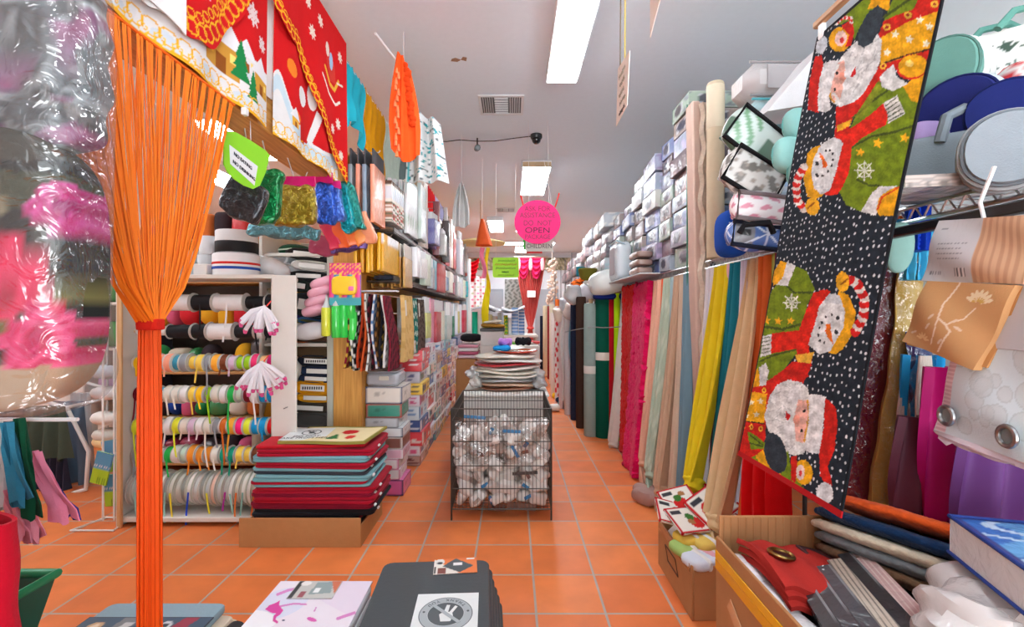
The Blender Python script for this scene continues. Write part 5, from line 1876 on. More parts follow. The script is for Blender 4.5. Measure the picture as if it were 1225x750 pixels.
# beige curtain in its packet: a card above, the folded satin below
def quad_sheet(x, c4, th, nu, nv, paint, bulge=.008):
    """c4: photo corners TL, TR, BR, BL laid on the plane x (facing the aisle)"""
    q = []
    for (px, py) in c4:
        y = x * F / (px - CX)
        q.append((y, CZ - (py - CY) / F * y))

    def f(u, v):
        y = (q[0][0] * (1 - u) + q[1][0] * u) * v + (q[3][0] * (1 - u) + q[2][0] * u) * (1 - v)
        z = (q[0][1] * (1 - u) + q[1][1] * u) * v + (q[3][1] * (1 - u) + q[2][1] * u) * (1 - v)
        return np.stack([x - bulge * np.sin(3.14 * u) * np.sin(3.14 * v) + .004 * np.sin(v * 7 + u * 5), y, z], 1)
    return G().sheet(f, nu, nv, th, paint=lambda p, u, v: paint(u, v, 'x-'))


t = thing('curtain_pack', 'beige satin curtain pack with white flower embroidery hanging below the shelf', 'curtain pack', (1.0, 1.03, 1.18))
quad_sheet(.985, ((1122, 264), (1232, 257), (1226, 340), (1102, 336)), .02, 90, 50, insert).build('insert_card', mat('print_wrap'), t)
quad_sheet(.98, ((1108, 336), (1216, 341), (1166, 443), (1079, 408)), .028, 90, 80, satin_flower).build('folded_satin', mat('print_cloth'), t)
quad_sheet(.996, ((1112, 338), (1226, 342), (1182, 440), (1084, 412)), .02, 20, 16, lambda u, v, f: np.tile(np.array([[190., 142, 92]]), (len(u), 1))).build('fold', mat('print_cloth'), t)
G().tube([(1.0, .99, 1.51), (.99, .99, 1.55), (1.0, .97, 1.62)], .004, 6).build('hook', mat('plastic', (230, 230, 230)), t)


def circles(u, v, f):
    cv = Canvas(u, v, (206, 220, 226))
    r = random.Random(2)
    if f == 'x-':
        for _ in range(26):
            a, b, q = r.random(), r.random(), r.uniform(.06, .13)
            cv.mix(cv.inell(a, b, q, q * .9), (196, 204, 207), .6)
            cv.put(cv.inell(a, b, q, q * .9) & ~cv.inell(a, b, q - .012, q * .9 - .012), (186, 198, 202))
        cv.rect(0, .12, 0, 1, (206, 170, 176))
        cv.put((cv.U < .12) & (np.sin(cv.V * 160) > .3), (226, 200, 204))
    return cv.c


t = thing('curtain_pack', 'white ring-patterned curtain pack with metal grommets below the beige one', 'curtain pack', (1.02, 1.0, 1.03))
quad_sheet(1.0, ((1148, 395), (1236, 395), (1240, 558), (1117, 514)), .03, 80, 80, circles).build('folded_curtain', mat('print_cloth'), t)
for (yy, zz) in ((1.06, 1.084), (.93, 1.071)):
    c = Vector((.983, yy, zz))
    G().tube([c + Vector((0, .017 * math.cos(a), .02 * math.sin(a))) for a in [i * math.pi / 10 for i in range(20)]], .005, 8, closed=True).build('grommet', mat('metal', (150, 150, 152)), t)
    G().rbox(c + Vector((.003, 0, 0)), (.003, .026, .03), .001).build('grommet_hole', mat('plastic', (120, 128, 128)), t)
G().rbox((1.0, .915, 1.31), (.012, .12, .14), .003, rot_z(-4)).build('insert_card', mat('paper', (190, 192, 198)), t)
quad_sheet(1.004, ((1117, 512), (1240, 556), (1240, 566), (1122, 524)), .03, 12, 4, lambda u, v, f: np.tile(np.array([[206., 186, 192]]), (len(u), 1))).build('pink_binding', mat('print_cloth'), t)
c = Vector((1.04, .93, 1.36))
one('black_card_pack', 'black card pack with red dot behind the beige curtain pack', 'pack', G().rbox(c, (.02, .16, .16), .003, rot_z(-4)), mat('plastic', (30, 30, 34)))


def hang_strip(px0, px1, py0, py1, d, col, label, kind='cloth', folds=2, taper=1.0, shift=0, name='hanging_cloth', th=.02, amp=.02, group=None):
    a, b = P(px0, py0, d), P(px1, py1, d)
    w = b.x - a.x

    def hf(u, v):
        q = 1 - v
        ww = w * (1 + (taper - 1) * q)
        return np.stack([(a.x + b.x) / 2 + (u - .5) * ww + shift * q, d + amp * np.sin(u * folds * 6.28 + q * 2), b.z + v * (a.z - b.z)], 1)
    return one(name, label, 'cloth', G().sheet(hf, 30, 20, th), mat(kind, col), group)


hang_strip(1082, 1122, 262, 335, 1.42, (70, 176, 214), 'light blue sheer pouch hanging beside the curtain pack', 'satin', 3)
hang_strip(1078, 1094, 258, 340, 1.5, (226, 96, 30), 'orange feather trim hanging behind the light blue pouch', 'fur', 2)
hang_strip(1098, 1104, 246, 300, 1.36, (30, 70, 190), 'blue cord bow hanging from the shelf edge', 'satin', 1)
hang_strip(1090, 1128, 425, 625, 1.38, (36, 150, 210), 'bright blue cloth hanging behind the white curtain pack', 'satin', 2)
hang_strip(1118, 1172, 440, 648, 1.22, (170, 16, 100), 'magenta cloth hanging under the white curtain pack', 'satin', 2, 1.2)
hang_strip(1086, 1134, 500, 645, 1.27, (84, 40, 54), 'dark plum cloth hanging beside the magenta one', 'satin', 2, 1.6)
hang_strip(1160, 1250, 530, 680, 1.12, (104, 60, 120), 'violet cloth hanging under the white curtain pack', 'satin', 2, 1.2)
hang_strip(1175, 1250, 520, 560, 1.2, (30, 26, 32), 'black cloth edge behind the violet cloth', 'cloth', 2)
c = P(1076, 296, 1.36)
one('mint_pouch', 'flat mint green fan pouch showing past the edge of the runner', 'pouch', G().sq(c, (.08, .04, .15), .9, .9, rot('Y', 8), 20, 12), mat('cloth', (146, 190, 182)))


# stockings / curtains in clear packets
THIN = mat_film('thin_film', .07, (250, 250, 250), 30, .5)


def stocking(px, py0, py1, wpx, d, col, label, slant, tassel=None):
    a, b = P(px, py0, d), P(px, py1, d)
    w = wpx * d / F
    t = thing('stocking_pack', label, 'stocking pack', (a.x + slant, d, b.z), 'packed valances hanging beside the runner')

    def sf(u, v):
        q = 1 - v
        ww = w * (.62 + .42 * q ** 2)
        return np.stack([a.x + (u - .5) * ww + slant * q + .01 * np.sin(q * 5), d + .018 * np.sin(u * 3.14 + 3.14) + .004 * np.sin(q * 30), b.z + v * (a.z - b.z) - .025 * (q > .97) * np.sin(u * 3.1)], 1)
    G().sheet(sf, 16, 40, .03).build('cloth', mat('felt', col), t)

    def pf(u, v):
        p = sf(u, v)
        p[:, 0] += (u - .5) * .016
        p[:, 1] -= .012 + .004 * np.sin(v * 40 + u * 12)
        return p
    G().sheet(pf, 16, 40, .001).build('clear_wrap', THIN, t)
    if tassel:
        for k in range(5):
            G().tube([(a.x + slant * .6 - .03 + .006 * k, d - .045, b.z + .42), (a.x + slant * .7 - .045 + .011 * k, d - .05, b.z + .3), (a.x + slant * .8 - .04 + .009 * k, d - .045, b.z + .18 - .01 * (k % 2))], .0055, 6).build('tassel_cord', mat('cloth', (216, 206, 196)), t)
    return t


stocking(1090, 262, 605, 50, 1.45, (200, 168, 88), 'khaki gold valance packet with white tassel cord beside the runner', -.05, True)
stocking(1072, 275, 600, 58, 1.5, (110, 26, 44), 'dark red valance packet just beside the runner edge', -.125, False)
stocking(1062, 268, 560, 46, 1.56, (48, 58, 100), 'navy valance packet half hidden by the runner', -.15)
stocking(1098, 400, 592, 46, 1.4, (44, 56, 104), 'navy valance packet with white tassel cord between khaki one and magenta cloth', -.0, True)
# ================================================================ centre aisle: wire basket
BX0, BX1, BY0, BY1, BZ = -.385, .25, 2.98, 3.69, .708
BW = mat('wire', (74, 70, 66))
t = thing('wire_basket', 'large dark wire basket full of white wrapped bundles on the aisle tiles', 'wire basket', ((BX0 + BX1) / 2, (BY0 + BY1) / 2, 0))
for (xx, yy) in ((BX0, BY0), (BX1, BY0), (BX0, BY1), (BX1, BY1)):
    G().tube([(xx, yy, 0), (xx, yy, BZ)], .006, 8).build('corner_leg', BW, t)


def panel(a, b, nv_, nm):
    a, b = Vector(a), Vector(b)
    g = G()
    for k in range(nv_ + 1):
        p = a.lerp(b, k / nv_)
        g.tube([(p.x, p.y, .07), (p.x, p.y, BZ)], .0019, 5)
    for zz in (.07, .2, .345, .5, .628, BZ):
        r = .0042 if zz in (.07, BZ) else .0032
        g.tube([(a.x, a.y, zz), (b.x, b.y, zz)], r, 6)
    g.build(nm, BW, t)


panel((BX0, BY0, 0), (BX1, BY0, 0), 27, 'front_mesh')
panel((BX0, BY1, 0), (BX1, BY1, 0), 27, 'rear_mesh')
panel((BX0, BY0, 0), (BX0, BY1, 0), 30, 'side_mesh')
panel((BX1, BY0, 0), (BX1, BY1, 0), 30, 'side_mesh')
g = G()
for k in range(16):
    yy = BY0 + (BY1 - BY0) * k / 15
    g.tube([(BX0, yy, .07), (BX1, yy, .07)], .002, 5)
g.build('bottom_mesh', BW, t)
# contents
rr = random.Random(12)
n = 0
for lay in range(7):
    for k in range(6):
        for dep in range(2 if lay < 6 else 1):
            if n >= 80:
                break
            x = BX0 + .065 + (BX1 - BX0 - .13) * (k + rr.uniform(-.25, .25)) / 5
            y = BY0 + .075 + dep * .16 + rr.uniform(-.02, .02)
            z = .125 + lay * .075 + rr.uniform(-.015, .015)
            if lay == 6 and k in (0, 1):
                z -= .03
            n += 1
            sz = rr.uniform(.8, 1.15)
            R = rot('Y', rr.uniform(-70, 70)) @ rot('Z', rr.uniform(-40, 40))
            t = thing('wrapped_bundle', 'white bundle in clear wrap inside the wire basket', 'bundle', (x, y, z - .04), 'white wrapped bundles in the wire basket')
            G().sq((x, y, z), (.135 * sz, .11, .082 * sz), .75, .7, R, 18, 10, fn=lambda q, n=n: q * (1 + .09 * math.sin(q.x * 90 + n) + .08 * math.sin(q.z * 110 + n))).build('batting', mat('wrap', rr.choice([(226, 222, 216), (218, 214, 208), (232, 230, 226), (206, 196, 190)])), t)
            o = R @ Vector((0, -.05, 0))
            if n % 3 == 0:
                G().rbox((x + o.x, y - .062, z + o.z), (.05, .004, .022), .001, R).build('label_strip', mat('paper', rr.choice([(60, 130, 180), (196, 190, 184), (120, 80, 70), (176, 160, 150)])), t)
for k, (px, py, w, cc, nm, an) in enumerate(((568, 499, 26, (60, 130, 180), 'blue', 4), (612, 516, 22, (60, 130, 180), 'blue', 2), (616, 540, 16, (60, 120, 170), 'blue', 60), (628, 566, 30, (70, 66, 64), 'dark', -3), (588, 600, 14, (60, 110, 160), 'blue', 70), (594, 607, 20, (96, 60, 50), 'brown', 4), (624, 606, 34, (110, 80, 70), 'brown', 4))):
    a = P(px, py, 2.992)
    one('printed_strip', '%s printed strip showing behind the basket wires, %s from the top' % (nm, ORD[k]), 'strip', G().rbox(a, (w * 3 / F, .004, .02 if k < 5 else .045), .001, rot('Y', an)), mat('gloss', cc))
one('clear_liner', 'clear plastic sheet lining the upper part of the wire basket', 'plastic sheet', G().sheet(lambda u, v: np.stack([BX0 + .02 + u * (BX1 - BX0 - .04), BY0 + .02 + .015 * np.sin(u * 18) * np.sin(v * 9), .35 + v * .3], 1), 30, 14, .0008), FILM)

# white crate behind the basket with the stack of cushions
t = thing('white_crate', 'white box table behind the wire basket carrying the wrapped place mats', 'box', (-.055, 4.25, 0))
G().box(-.4, .29, 3.78, 4.72, 0, .64, .01).build('body', mat('paint', (226, 226, 222)), t)
G().box(-.41, .3, 3.77, 4.73, .641, .662, .006).build('lid', mat('paint', (232, 232, 228)), t)
z = .664
stk = [((150, 96, 70), .52, 'brown'), ((206, 168, 140), .54, 'tan'), ((176, 178, 180), .5, 'clear grey'), ((226, 220, 208), .56, 'cream'), ((228, 222, 206), .6, 'ivory'), ((232, 228, 220), .56, 'pale cream'), ((186, 24, 40), .56, 'red'), ((224, 222, 218), .58, 'white'), ((216, 210, 196), .54, 'oat')]
for k, (cc, w, nm) in enumerate(stk):
    h = .034 if k != 6 else .03
    one('place_mat', '%s wrapped round place mat, %s up in the stack behind the wire basket' % (nm, ORD[k]), 'place mat', G().sq((-.04 + .02 * math.sin(k * 3), 4.12, z + h / 2), (w, .5, h), .6, .9, rot('Y', 2 * math.sin(k * 2)), 30, 10, fn=lambda q, k=k: Vector((q.x, q.y, q.z + .006 * math.sin(q.x * 14 + k)))), mat('wrap', cc), 'wrapped place mats behind the wire basket')
    z += h
for k, (x, w, cc, nm) in enumerate(((-.32, .16, (206, 208, 210), 'grey'), (.22, .16, (206, 206, 206), 'white'), (-.3, .12, (216, 214, 210), 'pale'), (.24, .12, (176, 178, 180), 'dull grey'))):
    one('plastic_wrap', 'crumpled %s clear wrap sticking out of the place mat stack, piece %s' % (nm, ORD[k]), 'wrap', G().sq((x, 4.1 - .03 * k, .8 - .05 * (k // 2) * 1.4), (w, .2, .1), .9, .9, rot('Y', 20 * math.sin(k)), 16, 10, fn=lambda q: q * (1 + .2 * math.sin(q.x * 60 + q.z * 70))), mat('wrap', cc))
a = P(619, 425, 4.2)
one('charger_plate', 'red rimmed plate lying on the wrapped place mats', 'plate', G().lathe((.03, 4.15, z), [(.13, 0), (.17, .008), (.2, .022), (.196, .026), (.16, .012)], 30), mat('gloss', (206, 70, 50)))
one('folded_cloth', 'bright blue cloth bunched on the place mat stack', 'cloth', G().sq((-.08, 4.05, z + .05), (.16, .16, .05), .8, .8, None, 20, 10, fn=lambda q: q * (1 + .1 * math.sin(q.x * 60))), mat('cloth', (30, 140, 210)))
one('scrunchie', 'lilac scrunchie on the place mat stack', 'scrunchie', G().tube([(-.06 + .04 * math.cos(a), 4.12 + .04 * math.sin(a), z + .1 + .01 * math.sin(5 * a)) for a in [i * .3142 for i in range(20)]], .025, 8, closed=True), mat('satin', (186, 130, 214)))
one('scrunchie', 'black scrunchie on the place mat stack', 'scrunchie', G().tube([(.1 + .05 * math.cos(a), 4.2 + .05 * math.sin(a), z + .1 + .012 * math.sin(5 * a)) for a in [i * .3142 for i in range(20)]], .026, 8, closed=True), mat('cloth', (30, 30, 34)))
one('silver_tray', 'flat white tray edge under the lilac scrunchie', 'tray', G().lathe((-.03, 4.2, z + .03), [(.1, 0), (.15, .01), (.148, .015), (.1, .006)], 26), mat('plastic', (220, 222, 222)))

# white boxes farther along
DEP = 5.6
t = thing('white_box', 'white box with dark lid standing behind the place mats', 'box', (-.24, DEP + .2, .0))
G().box(-.38, .33, DEP, DEP + .9, 0, .93, .008).build('lower_box', mat('paint', (228, 226, 220)), t)
G().box(-.375, -.1, DEP + .02, DEP + .4, .931, 1.1, .006).build('upper_box', mat('paint', (226, 226, 222)), t)
G().box(-.385, -.09, DEP + .01, DEP + .41, 1.101, 1.135, .004).build('dark_lid', mat('plastic', (52, 50, 50)), t)
one('folded_cloth', 'mustard folded cloth on the dark lid of the white box', 'cloth', G().sq((-.235, DEP + .2, 1.165), (.3, .3, .055), .7, .6, rot('Y', 3), 20, 10), mat('cloth', (190, 140, 60)))
one('folded_cloth', 'pale folded cloth topping the mustard one', 'cloth', G().sq((-.24, DEP + .2, 1.212), (.24, .26, .035), .7, .6, rot('Y', -5), 20, 10), mat('cloth', (222, 214, 196)))
for k, (x, cc, nm) in enumerate(((-.02, (120, 190, 80), 'green edged'), (.1, (220, 190, 150), 'printed'), (.2, (226, 210, 200), 'pale printed'), (.27, (210, 60, 60), 'red edged'))):
    one('magazine', '%s booklet lying on the long white box' % nm, 'booklet', G().rbox((x, DEP + .3, .945 + .004 * k), (.16, .22, .022), .003, rot_z(12 * math.sin(k * 2)) @ rot('Y', 4)), mat('paper', cc))
one('cardboard_box', 'brown cardboard box beside the long white box toward the slat panel', 'box', G().box(-.66, -.43, 5.5, 5.9, .0, .78, .006), mat('card', (176, 128, 84)))
for k in range(4):
    one('linen_pack', '%s striped linen pack on the brown cardboard box' % ('pale pink', 'raspberry', 'white', 'rose')[k], 'linen pack', G().rbox((-.52, 5.7, .802 + .042 * k), (.24, .34, .038), .01), mat('wrap', ((226, 196, 206), (180, 60, 100), (226, 226, 226), (206, 130, 150))[k]))
one('black_bag', 'black bag slumped on the linen packs beside the white box', 'bag', G().sq((-.5, 5.72, 1.02), (.26, .3, .1), .7, .7, None, 18, 10), mat('cloth', (34, 32, 34)))

# far cutting table with bolts
t = thing('cutting_table', 'long cutting table with fabric bolts toward the back wall', 'table', (-.2, 9.3, 0))
G().box(-.85, .5, 8.9, 9.8, .86, .9, .006).build('table_top', mat('paint', (214, 212, 206)), t)
for (xx, yy) in ((-.82, 8.94), (.46, 8.94), (-.82, 9.76), (.46, 9.76)):
    G().box(xx - .02, xx + .02, yy - .02, yy + .02, 0, .86).build('leg', mat('paint', (170, 168, 164)), t)
FT = [(568, 7, 373, (40, 178, 140), 'sea green', None), (574, 6, 378, (224, 220, 210), 'ivory', None), (580, 6, 374, (206, 196, 170), 'oat', None), (586, 6, 376, (232, 222, 170), 'pale yellow', None), (592, 6, 378, (222, 220, 214), 'white', None), (598, 5, 374, (196, 206, 200), 'pale sage', None),
      (605, 5, 377, (90, 150, 60), 'green and yellow dotted', 1), (610, 5, 380, (226, 226, 226), 'milky white', None), (616, 8, 368, (120, 160, 210), 'light blue checked', 2), (624, 7, 370, (96, 134, 190), 'blue checked', 2)]
for i, (px, w, top, cc, nm, pr) in enumerate(FT):
    a = P(px, top, 9.2)
    r = w * 9.2 / F / 2

    def rf(u, v, a=a, r=r):
        aa = u * 6.2832
        return np.stack([a.x + r * np.cos(aa), 9.2 + r * np.sin(aa), .902 + v * (a.z - .902)], 1)

    def rp(p, u, v, cc=cc, pr=pr):
        c = np.tile(np.array(cc, float), (len(u), 1))
        if pr == 1:
            c[np.sin(v * 34 + np.sin(u * 12) * 2) * np.sin(u * 19) > .3] = (246, 206, 40)
        if pr == 2:
            c[np.sin(v * 50) > .3] = (214, 222, 236)
        return c
    one('fabric_bolt', nm + ' fabric bolt standing on the far cutting table', 'fabric bolt', G().sheet(rf, 16, 24, .008, paint=rp), mat('print_cloth'), 'fabric bolts on the cutting table')
for k in range(4):
    a = P(578 + 12 * k, 370 - 2 * (k % 2), 9.0)
    one('paper_sheet', 'grey pattern paper sheet spread over the fabric bolts, %s from the sea green bolt' % ORD[k], 'paper', G().sheet(lambda u, v, a=a, k=k: np.stack([a.x + (u - .5) * .45, 8.95 + v * .5, a.z - .02 + .05 * np.sin(u * 4 + k) + .04 * v], 1), 12, 6, .008), mat('paper', ((160, 164, 170), (186, 188, 192), (146, 150, 156), (176, 180, 184))[k]))

# back wall things
t = thing('metal_cabinet', 'grey metal cabinet on the back wall behind the pattern papers', 'cabinet', (-.3, 14.8, .5))
G().box(-.72, -.28, 14.6, 15.15, .0, 2.08, .01).build('body', mat('paint', (140, 148, 156)), t)
G().box(-.69, -.31, 14.585, 14.6, .1, 2.0, .006).build('door', mat('paint', (148, 156, 164)), t)
struct('door_1', G().box(.75, 1.5, YB - .05, YB, 0, 2.1, .006), mat('paint', (150, 154, 160)))


def pinkfl(p, u, v):
    cv = Canvas(u * 7, v * 10, (232, 222, 222))
    for i in range(7):
        for j in range(10):
            if (i + j) % 2 == 0:
                cv.ell(i + .5, j + .5, .36, .32, ((226, 120, 160), (200, 70, 90), (170, 180, 140))[(i * 2 + j) % 3])
    return cv.c


def bw(px0, px1, py0, py1, d):
    a, b = P(px0, py1, d), P(px1, py0, d)
    return a, b


a, b = bw(557, 580, 330, 368, 11.5)
one('floral_cloth', 'white cloth with pink flower print hanging near the back wall', 'cloth', G().sheet(lambda u, v: np.stack([a.x + u * (b.x - a.x), 11.5 + .03 * np.sin(u * 20), a.z + v * (b.z - a.z)], 1), 42, 50, .01, paint=pinkfl), mat('print_cloth'))  # a printed cloth length, hung like a curtain
a2, b2 = bw(556, 573, 309, 336, 11.4)


def swag(u, v):
    w = 1 - .75 * (1 - v) ** 1.5
    return np.stack([(a2.x + b2.x) / 2 + (u - .5) * (b2.x - a2.x) * w, 11.4 + .04 * np.sin(v * 30), a2.z + v * (b2.z - a2.z) - .1 * (1 - (2 * u - 1) ** 2) * v], 1)


one('swag_curtain', 'dark red draped swag above the pink flower cloth', 'swag', G().sheet(swag, 20, 40, .02), mat('satin', (196, 14, 28)))
a3, b3 = bw(604, 626, 334, 372, 12.0)
one('floral_panel', 'grey floral panel hanging beside the pink drape', 'panel', G().sheet(lambda u, v: np.stack([a3.x + u * (b3.x - a3.x), 12 + .02 * np.sin(u * 12), a3.z + v * (b3.z - a3.z)], 1), 24, 40, .01, paint=lambda p, u, v: np.where((np.sin(u * 22 + 3 * np.sin(v * 13)) * np.sin(v * 26) > .1)[:, None], np.array([[112, 120, 116]]), np.array([[160, 168, 164]])).astype(float)), mat('print_cloth'))  # a tapestry panel; nothing modelled holds it up
# pink drape
DY = 11.2
t = thing('drape', 'pink and red striped drape tied in the middle at the end of the aisle', 'drape', (.44, DY, 0))


def stripe(p, u, v):
    c = np.tile(np.array((206, 84, 78), float), (len(u), 1))
    c[np.sin(u * 60) > .2] = (226, 130, 120)
    c[np.sin(u * 60) > .85] = (196, 60, 60)
    return c


for sg in (-1, 1):
    def df(u, v, sg=sg):
        w = np.where(v > .36, .06 + .3 * (np.maximum(v - .36, 0) / .64) ** .8, .06 + .1 * ((.36 - v) / .36))
        cx = .5 - .05 * 0 + np.where(v > .36, 0, (.36 - v) / .36 * .14 * sg) + sg * np.where(v > .36,   .17 * (np.maximum(v - .36, 0) / .64) ** .8, 0)
        return np.stack([cx - .06 + (u - .5) * w * 1.1, DY + .04 * np.sin(u * 40) + .02 * sg, .03 + v * 2.62], 1)
    G().sheet(df, 60, 40, .01, paint=stripe).build('curtain', mat('print_cloth'), t)
for k in range(2):
    def sw(u, v, k=k):
        return np.stack([.27 + .3 * k + (u - .5) * .3, DY - .08 + .03 * np.sin(v * 22), 2.62 - .42 * (1 - (2 * u - 1) ** 2) * (1 - v) - .06 * (1 - v)], 1)
    G().sheet(sw, 20, 30, .015).build('swag', mat('satin', (214, 36, 90)), t)
for k in range(3):
    G().sq((.16 + .28 * k, DY - .09, 2.48), (.1, .05, .3), .8, .8, None, 14, 10).build('jabot', mat('satin', (236, 170, 176)), t)
G().tube([(.37, DY - .06, .98), (.44, DY - .09, .95), (.5, DY - .06, .98)], .04, 8).build('tie_back', mat('satin', (196, 70, 66)), t)
G().rbox((.46, DY - .08, 1.78), (.2, .01, .16), .002).build('price_card', mat('paper', (236, 232, 230)), t)
one('curtain_rail', 'short rail carrying the dark red swag', 'rail', G().tube([(-1.2, 11.42, 2.67), (-.75, 11.42, 2.67)], .012, 6), mat('metal', (190, 180, 160)))
one('curtain_rail', 'short rail carrying the pink flower cloth', 'rail', G().tube([(-1.2, 11.52, 2.24), (-.6, 11.52, 2.24)], .012, 6), mat('metal', (190, 180, 160)))
one('curtain_rail', 'curtain rail over the pink drape', 'rail', G().tube([(.05, DY, 2.67), (.85, DY, 2.67)], .015, 8), mat('metal', (200, 190, 170)))
rr = random.Random(2)
t = thing('ruffled_garland', 'cream ruffled fabric length hanging beside the pink drape', 'garland', (.98, 11.0, .6))
g = G()
for k in range(130):
    g.sq((.94 + rr.uniform(-.11, .11), 10.95 + rr.uniform(-.05, .05), .5 + 2.1 * k / 130), (.1, .06, .07), .9, .9, rot_z(rr.uniform(0, 90)), 8, 5)
g.build('fabric_petals', mat('cloth', (232, 206, 188)), t)
G().tube([(.94, 10.95, .5), (.94, 10.95, H)], .01, 6).build('hanging_cord', mat('cloth', (220, 200, 186)), t)
one('fire_extinguisher', 'small dark red canister on the floor beside the pink drape', 'canister', G().lathe((.72, 10.6, 0), [(.07, 0), (.08, .02), (.08, .4), (.05, .46), (.025, .48), (.025, .54)], 18), mat('gloss', (120, 40, 40)))

# ================================================================ signs hanging over the aisle
INK = mat('paper', (84, 64, 74))
SD = 4.5
c = P(643, 265.5, SD)
t = thing('hanging_sign', 'pink round hand lettered sign hanging from the second ceiling light', 'sign', (c.x, c.y, c.z - .22))
g = G()
poly = [(.222 * math.cos(a), .21 * math.sin(a)) for a in [i * math.pi / 24 for i in range(48)]]
g.prism(poly, c, X, Z, .004).build('card', mat('paper', (240, 34, 116)), t)
for (s_, dz, sz, cc) in (('ASK FOR', .125, .07, (140, 40, 80)), ('ASSISTANCE', .062, .068, (120, 50, 80)), ('DO  NOT', -.012, .07, (120, 50, 84)), ('OPEN', -.082, .075, (70, 30, 60)), ('PACKAGE', -.145, .062, (140, 50, 84))):
    lettering(s_, sz, (c.x, c.y - .002, c.z + dz), X, Z, mat('paper', cc), t, squeeze=.9 if s_ != 'OPEN' else 1.25)
for (px, top) in ((626, 200), (660, 200)):
    a = P(px, 245, SD)
    G().tube([(a.x, SD + .003, a.z), (a.x, SD + .3, 2.6), (a.x + .02, 5.9, H - .05)], .0025, 5).build('hanging_string', mat('plastic', (226, 226, 226)), t)
for (px0, py0, px1, py1) in ((626, 246, 623, 234), (664, 248, 669, 231)):
    G().tube([P(px0, py0, SD - .005), P(px1, py1, SD - .01)], .008, 6).build('red_clip', mat('plastic', (214, 50, 50)), t)
c = P(645, 291, 4.62)
t = thing('hanging_sign', 'white card lettered CHILDREN hanging behind the pink round sign', 'sign', (c.x, c.y, c.z - .07))
G().rbox((c.x, c.y, c.z), (.27, .004, .16), .001).build('card', mat('paper', (214, 226, 216)), t)
G().rbox((c.x - .143, c.y + .004, c.z + .01), (.03, .004, .15), .001).build('green_edge', mat('paper', (60, 190, 70)), t)
G().rbox((c.x - .05, c.y + .005, c.z - .085), (.16, .004, .03), .001).build('red_edge', mat('paper', (196, 60, 60)), t)
lettering('CHILDREN', .062, (c.x, c.y - .003, c.z - .03), X, Z, mat('paper', (96, 106, 100)), t, squeeze=.85)
for sg in (-1, 1):
    G().tube([(c.x + sg * .1, c.y, c.z + .08), (c.x + sg * .1, c.y + .2, H)], .002, 5).build('hanging_string', mat('plastic', (220, 220, 220)), t)
c = P(605, 320, 6.2)
t = thing('hanging_sign', 'lime green hand lettered sign hanging over the far aisle', 'sign', (c.x, c.y, c.z - .13))
w, h = .345, .265
pts = []
for (sx, sy, a0) in ((1, 1, 0), (-1, 1, 90), (-1, -1, 180), (1, -1, 270)):
    for k in range(5):
        a = math.radians(a0 + 22.5 * k)
        pts.append((sx * (w / 2 - .03) + .03 * math.cos(a), sy * (h / 2 - .03) + .03 * math.sin(a)))
G().prism(pts, c, X, Z, .004).build('card', mat('paper', (180, 246, 70)), t)


def scribble(t, c, x0, x1, z, amp, col, r=.004, n=22, U=X, seed=0):
    rq = random.Random(seed)
    pts = []
    for k in range(n):
        pts.append(c + U * (x0 + (x1 - x0) * k / (n - 1)) + Z * (z + amp * (1 if k % 2 else -1) * rq.uniform(.4, 1)))
    G().tube(pts, r, 4).build('lettering', mat('paper', col), t)


for k, (x0, x1, z, cc) in enumerate(((-.1, .12, .09, (110, 170, 70)), (-.14, .14, .04, (226, 120, 60)), (-.13, .13, -.01, (110, 160, 90)), (-.05, .04, -.06, (110, 160, 90)), (-.1, .11, -.1, (170, 200, 80)))):
    scribble(t, c + Vector((0, -.004, 0)), x0, x1, z, .016, cc, seed=k)
for sg in (-1, 1):
    G().tube([(c.x + sg * .13, c.y, c.z + .13), (c.x + sg * .13, c.y, H)], .002, 5).build('hanging_string', mat('plastic', (230, 230, 230)), t)
# small cards near the first light


def hang_card(pts, label, n_lines):
    """pts: four corners (y,z) on the plane x=.4"""
    x = .4
    ys = [p[0] for p in pts]
    zs = [p[1] for p in pts]
    t = thing('hanging_card', label, 'card', (x, sum(ys) / 4, min(zs)))
    G().prism([(p[0], p[1]) for p in pts], (x, 0, 0), -Y * -1, Z, .002).build('card', mat('paper', (252, 250, 240)), t)
    cy, cz = sum(ys) / 4, sum(zs) / 4
    for k in range(n_lines):
        scribble(t, Vector((x - .002, cy, cz)), -.045 + .01 * (k % 3), .05 - .012 * (k % 2), .06 - .034 * k, .009, (150, 146, 132) if k < n_lines - 1 else (84, 80, 76), .0018, 18, Y, seed=k + 4)
    for q, cc in ((0, (206, 186, 90)), (1, (120, 110, 90))):
        yy = cy - .03 + .07 * q
        G().tube([(x, yy, max(zs) - .02), (x + .004, yy + .005, (max(zs) + H) / 2), (x, yy, H)], .0025, 5).build('hanging_string', mat('cloth', cc), t)


hang_card([(1.76, 2.235), (1.585, 2.205), (1.62, 2.035), (1.79, 2.03)], 'cream hand lettered card on two strings beside the long ceiling light', 5)
hang_card([(1.35, 2.33), (1.25, 2.34), (1.24, 2.17), (1.35, 2.11)], 'cream card hanging closer to the shop entrance than the five-line card', 3)

# wind sock and paper parasol
WD = 6.0
a = P(577, 262, WD)
t = thing('wind_sock', 'orange wind sock with pink and yellow tails hanging in the aisle', 'wind sock', (a.x, WD, P(577, 410, WD).z))


def cone(u, v):
    aa = u * 6.2832
    r = .02 + .085 * (1 - v)
    return np.stack([a.x + .02 * (1 - v) + r * np.cos(aa) * (1 + .1 * np.sin(aa * 5)), WD + r * np.sin(aa), a.z - .34 * (1 - v)], 1)


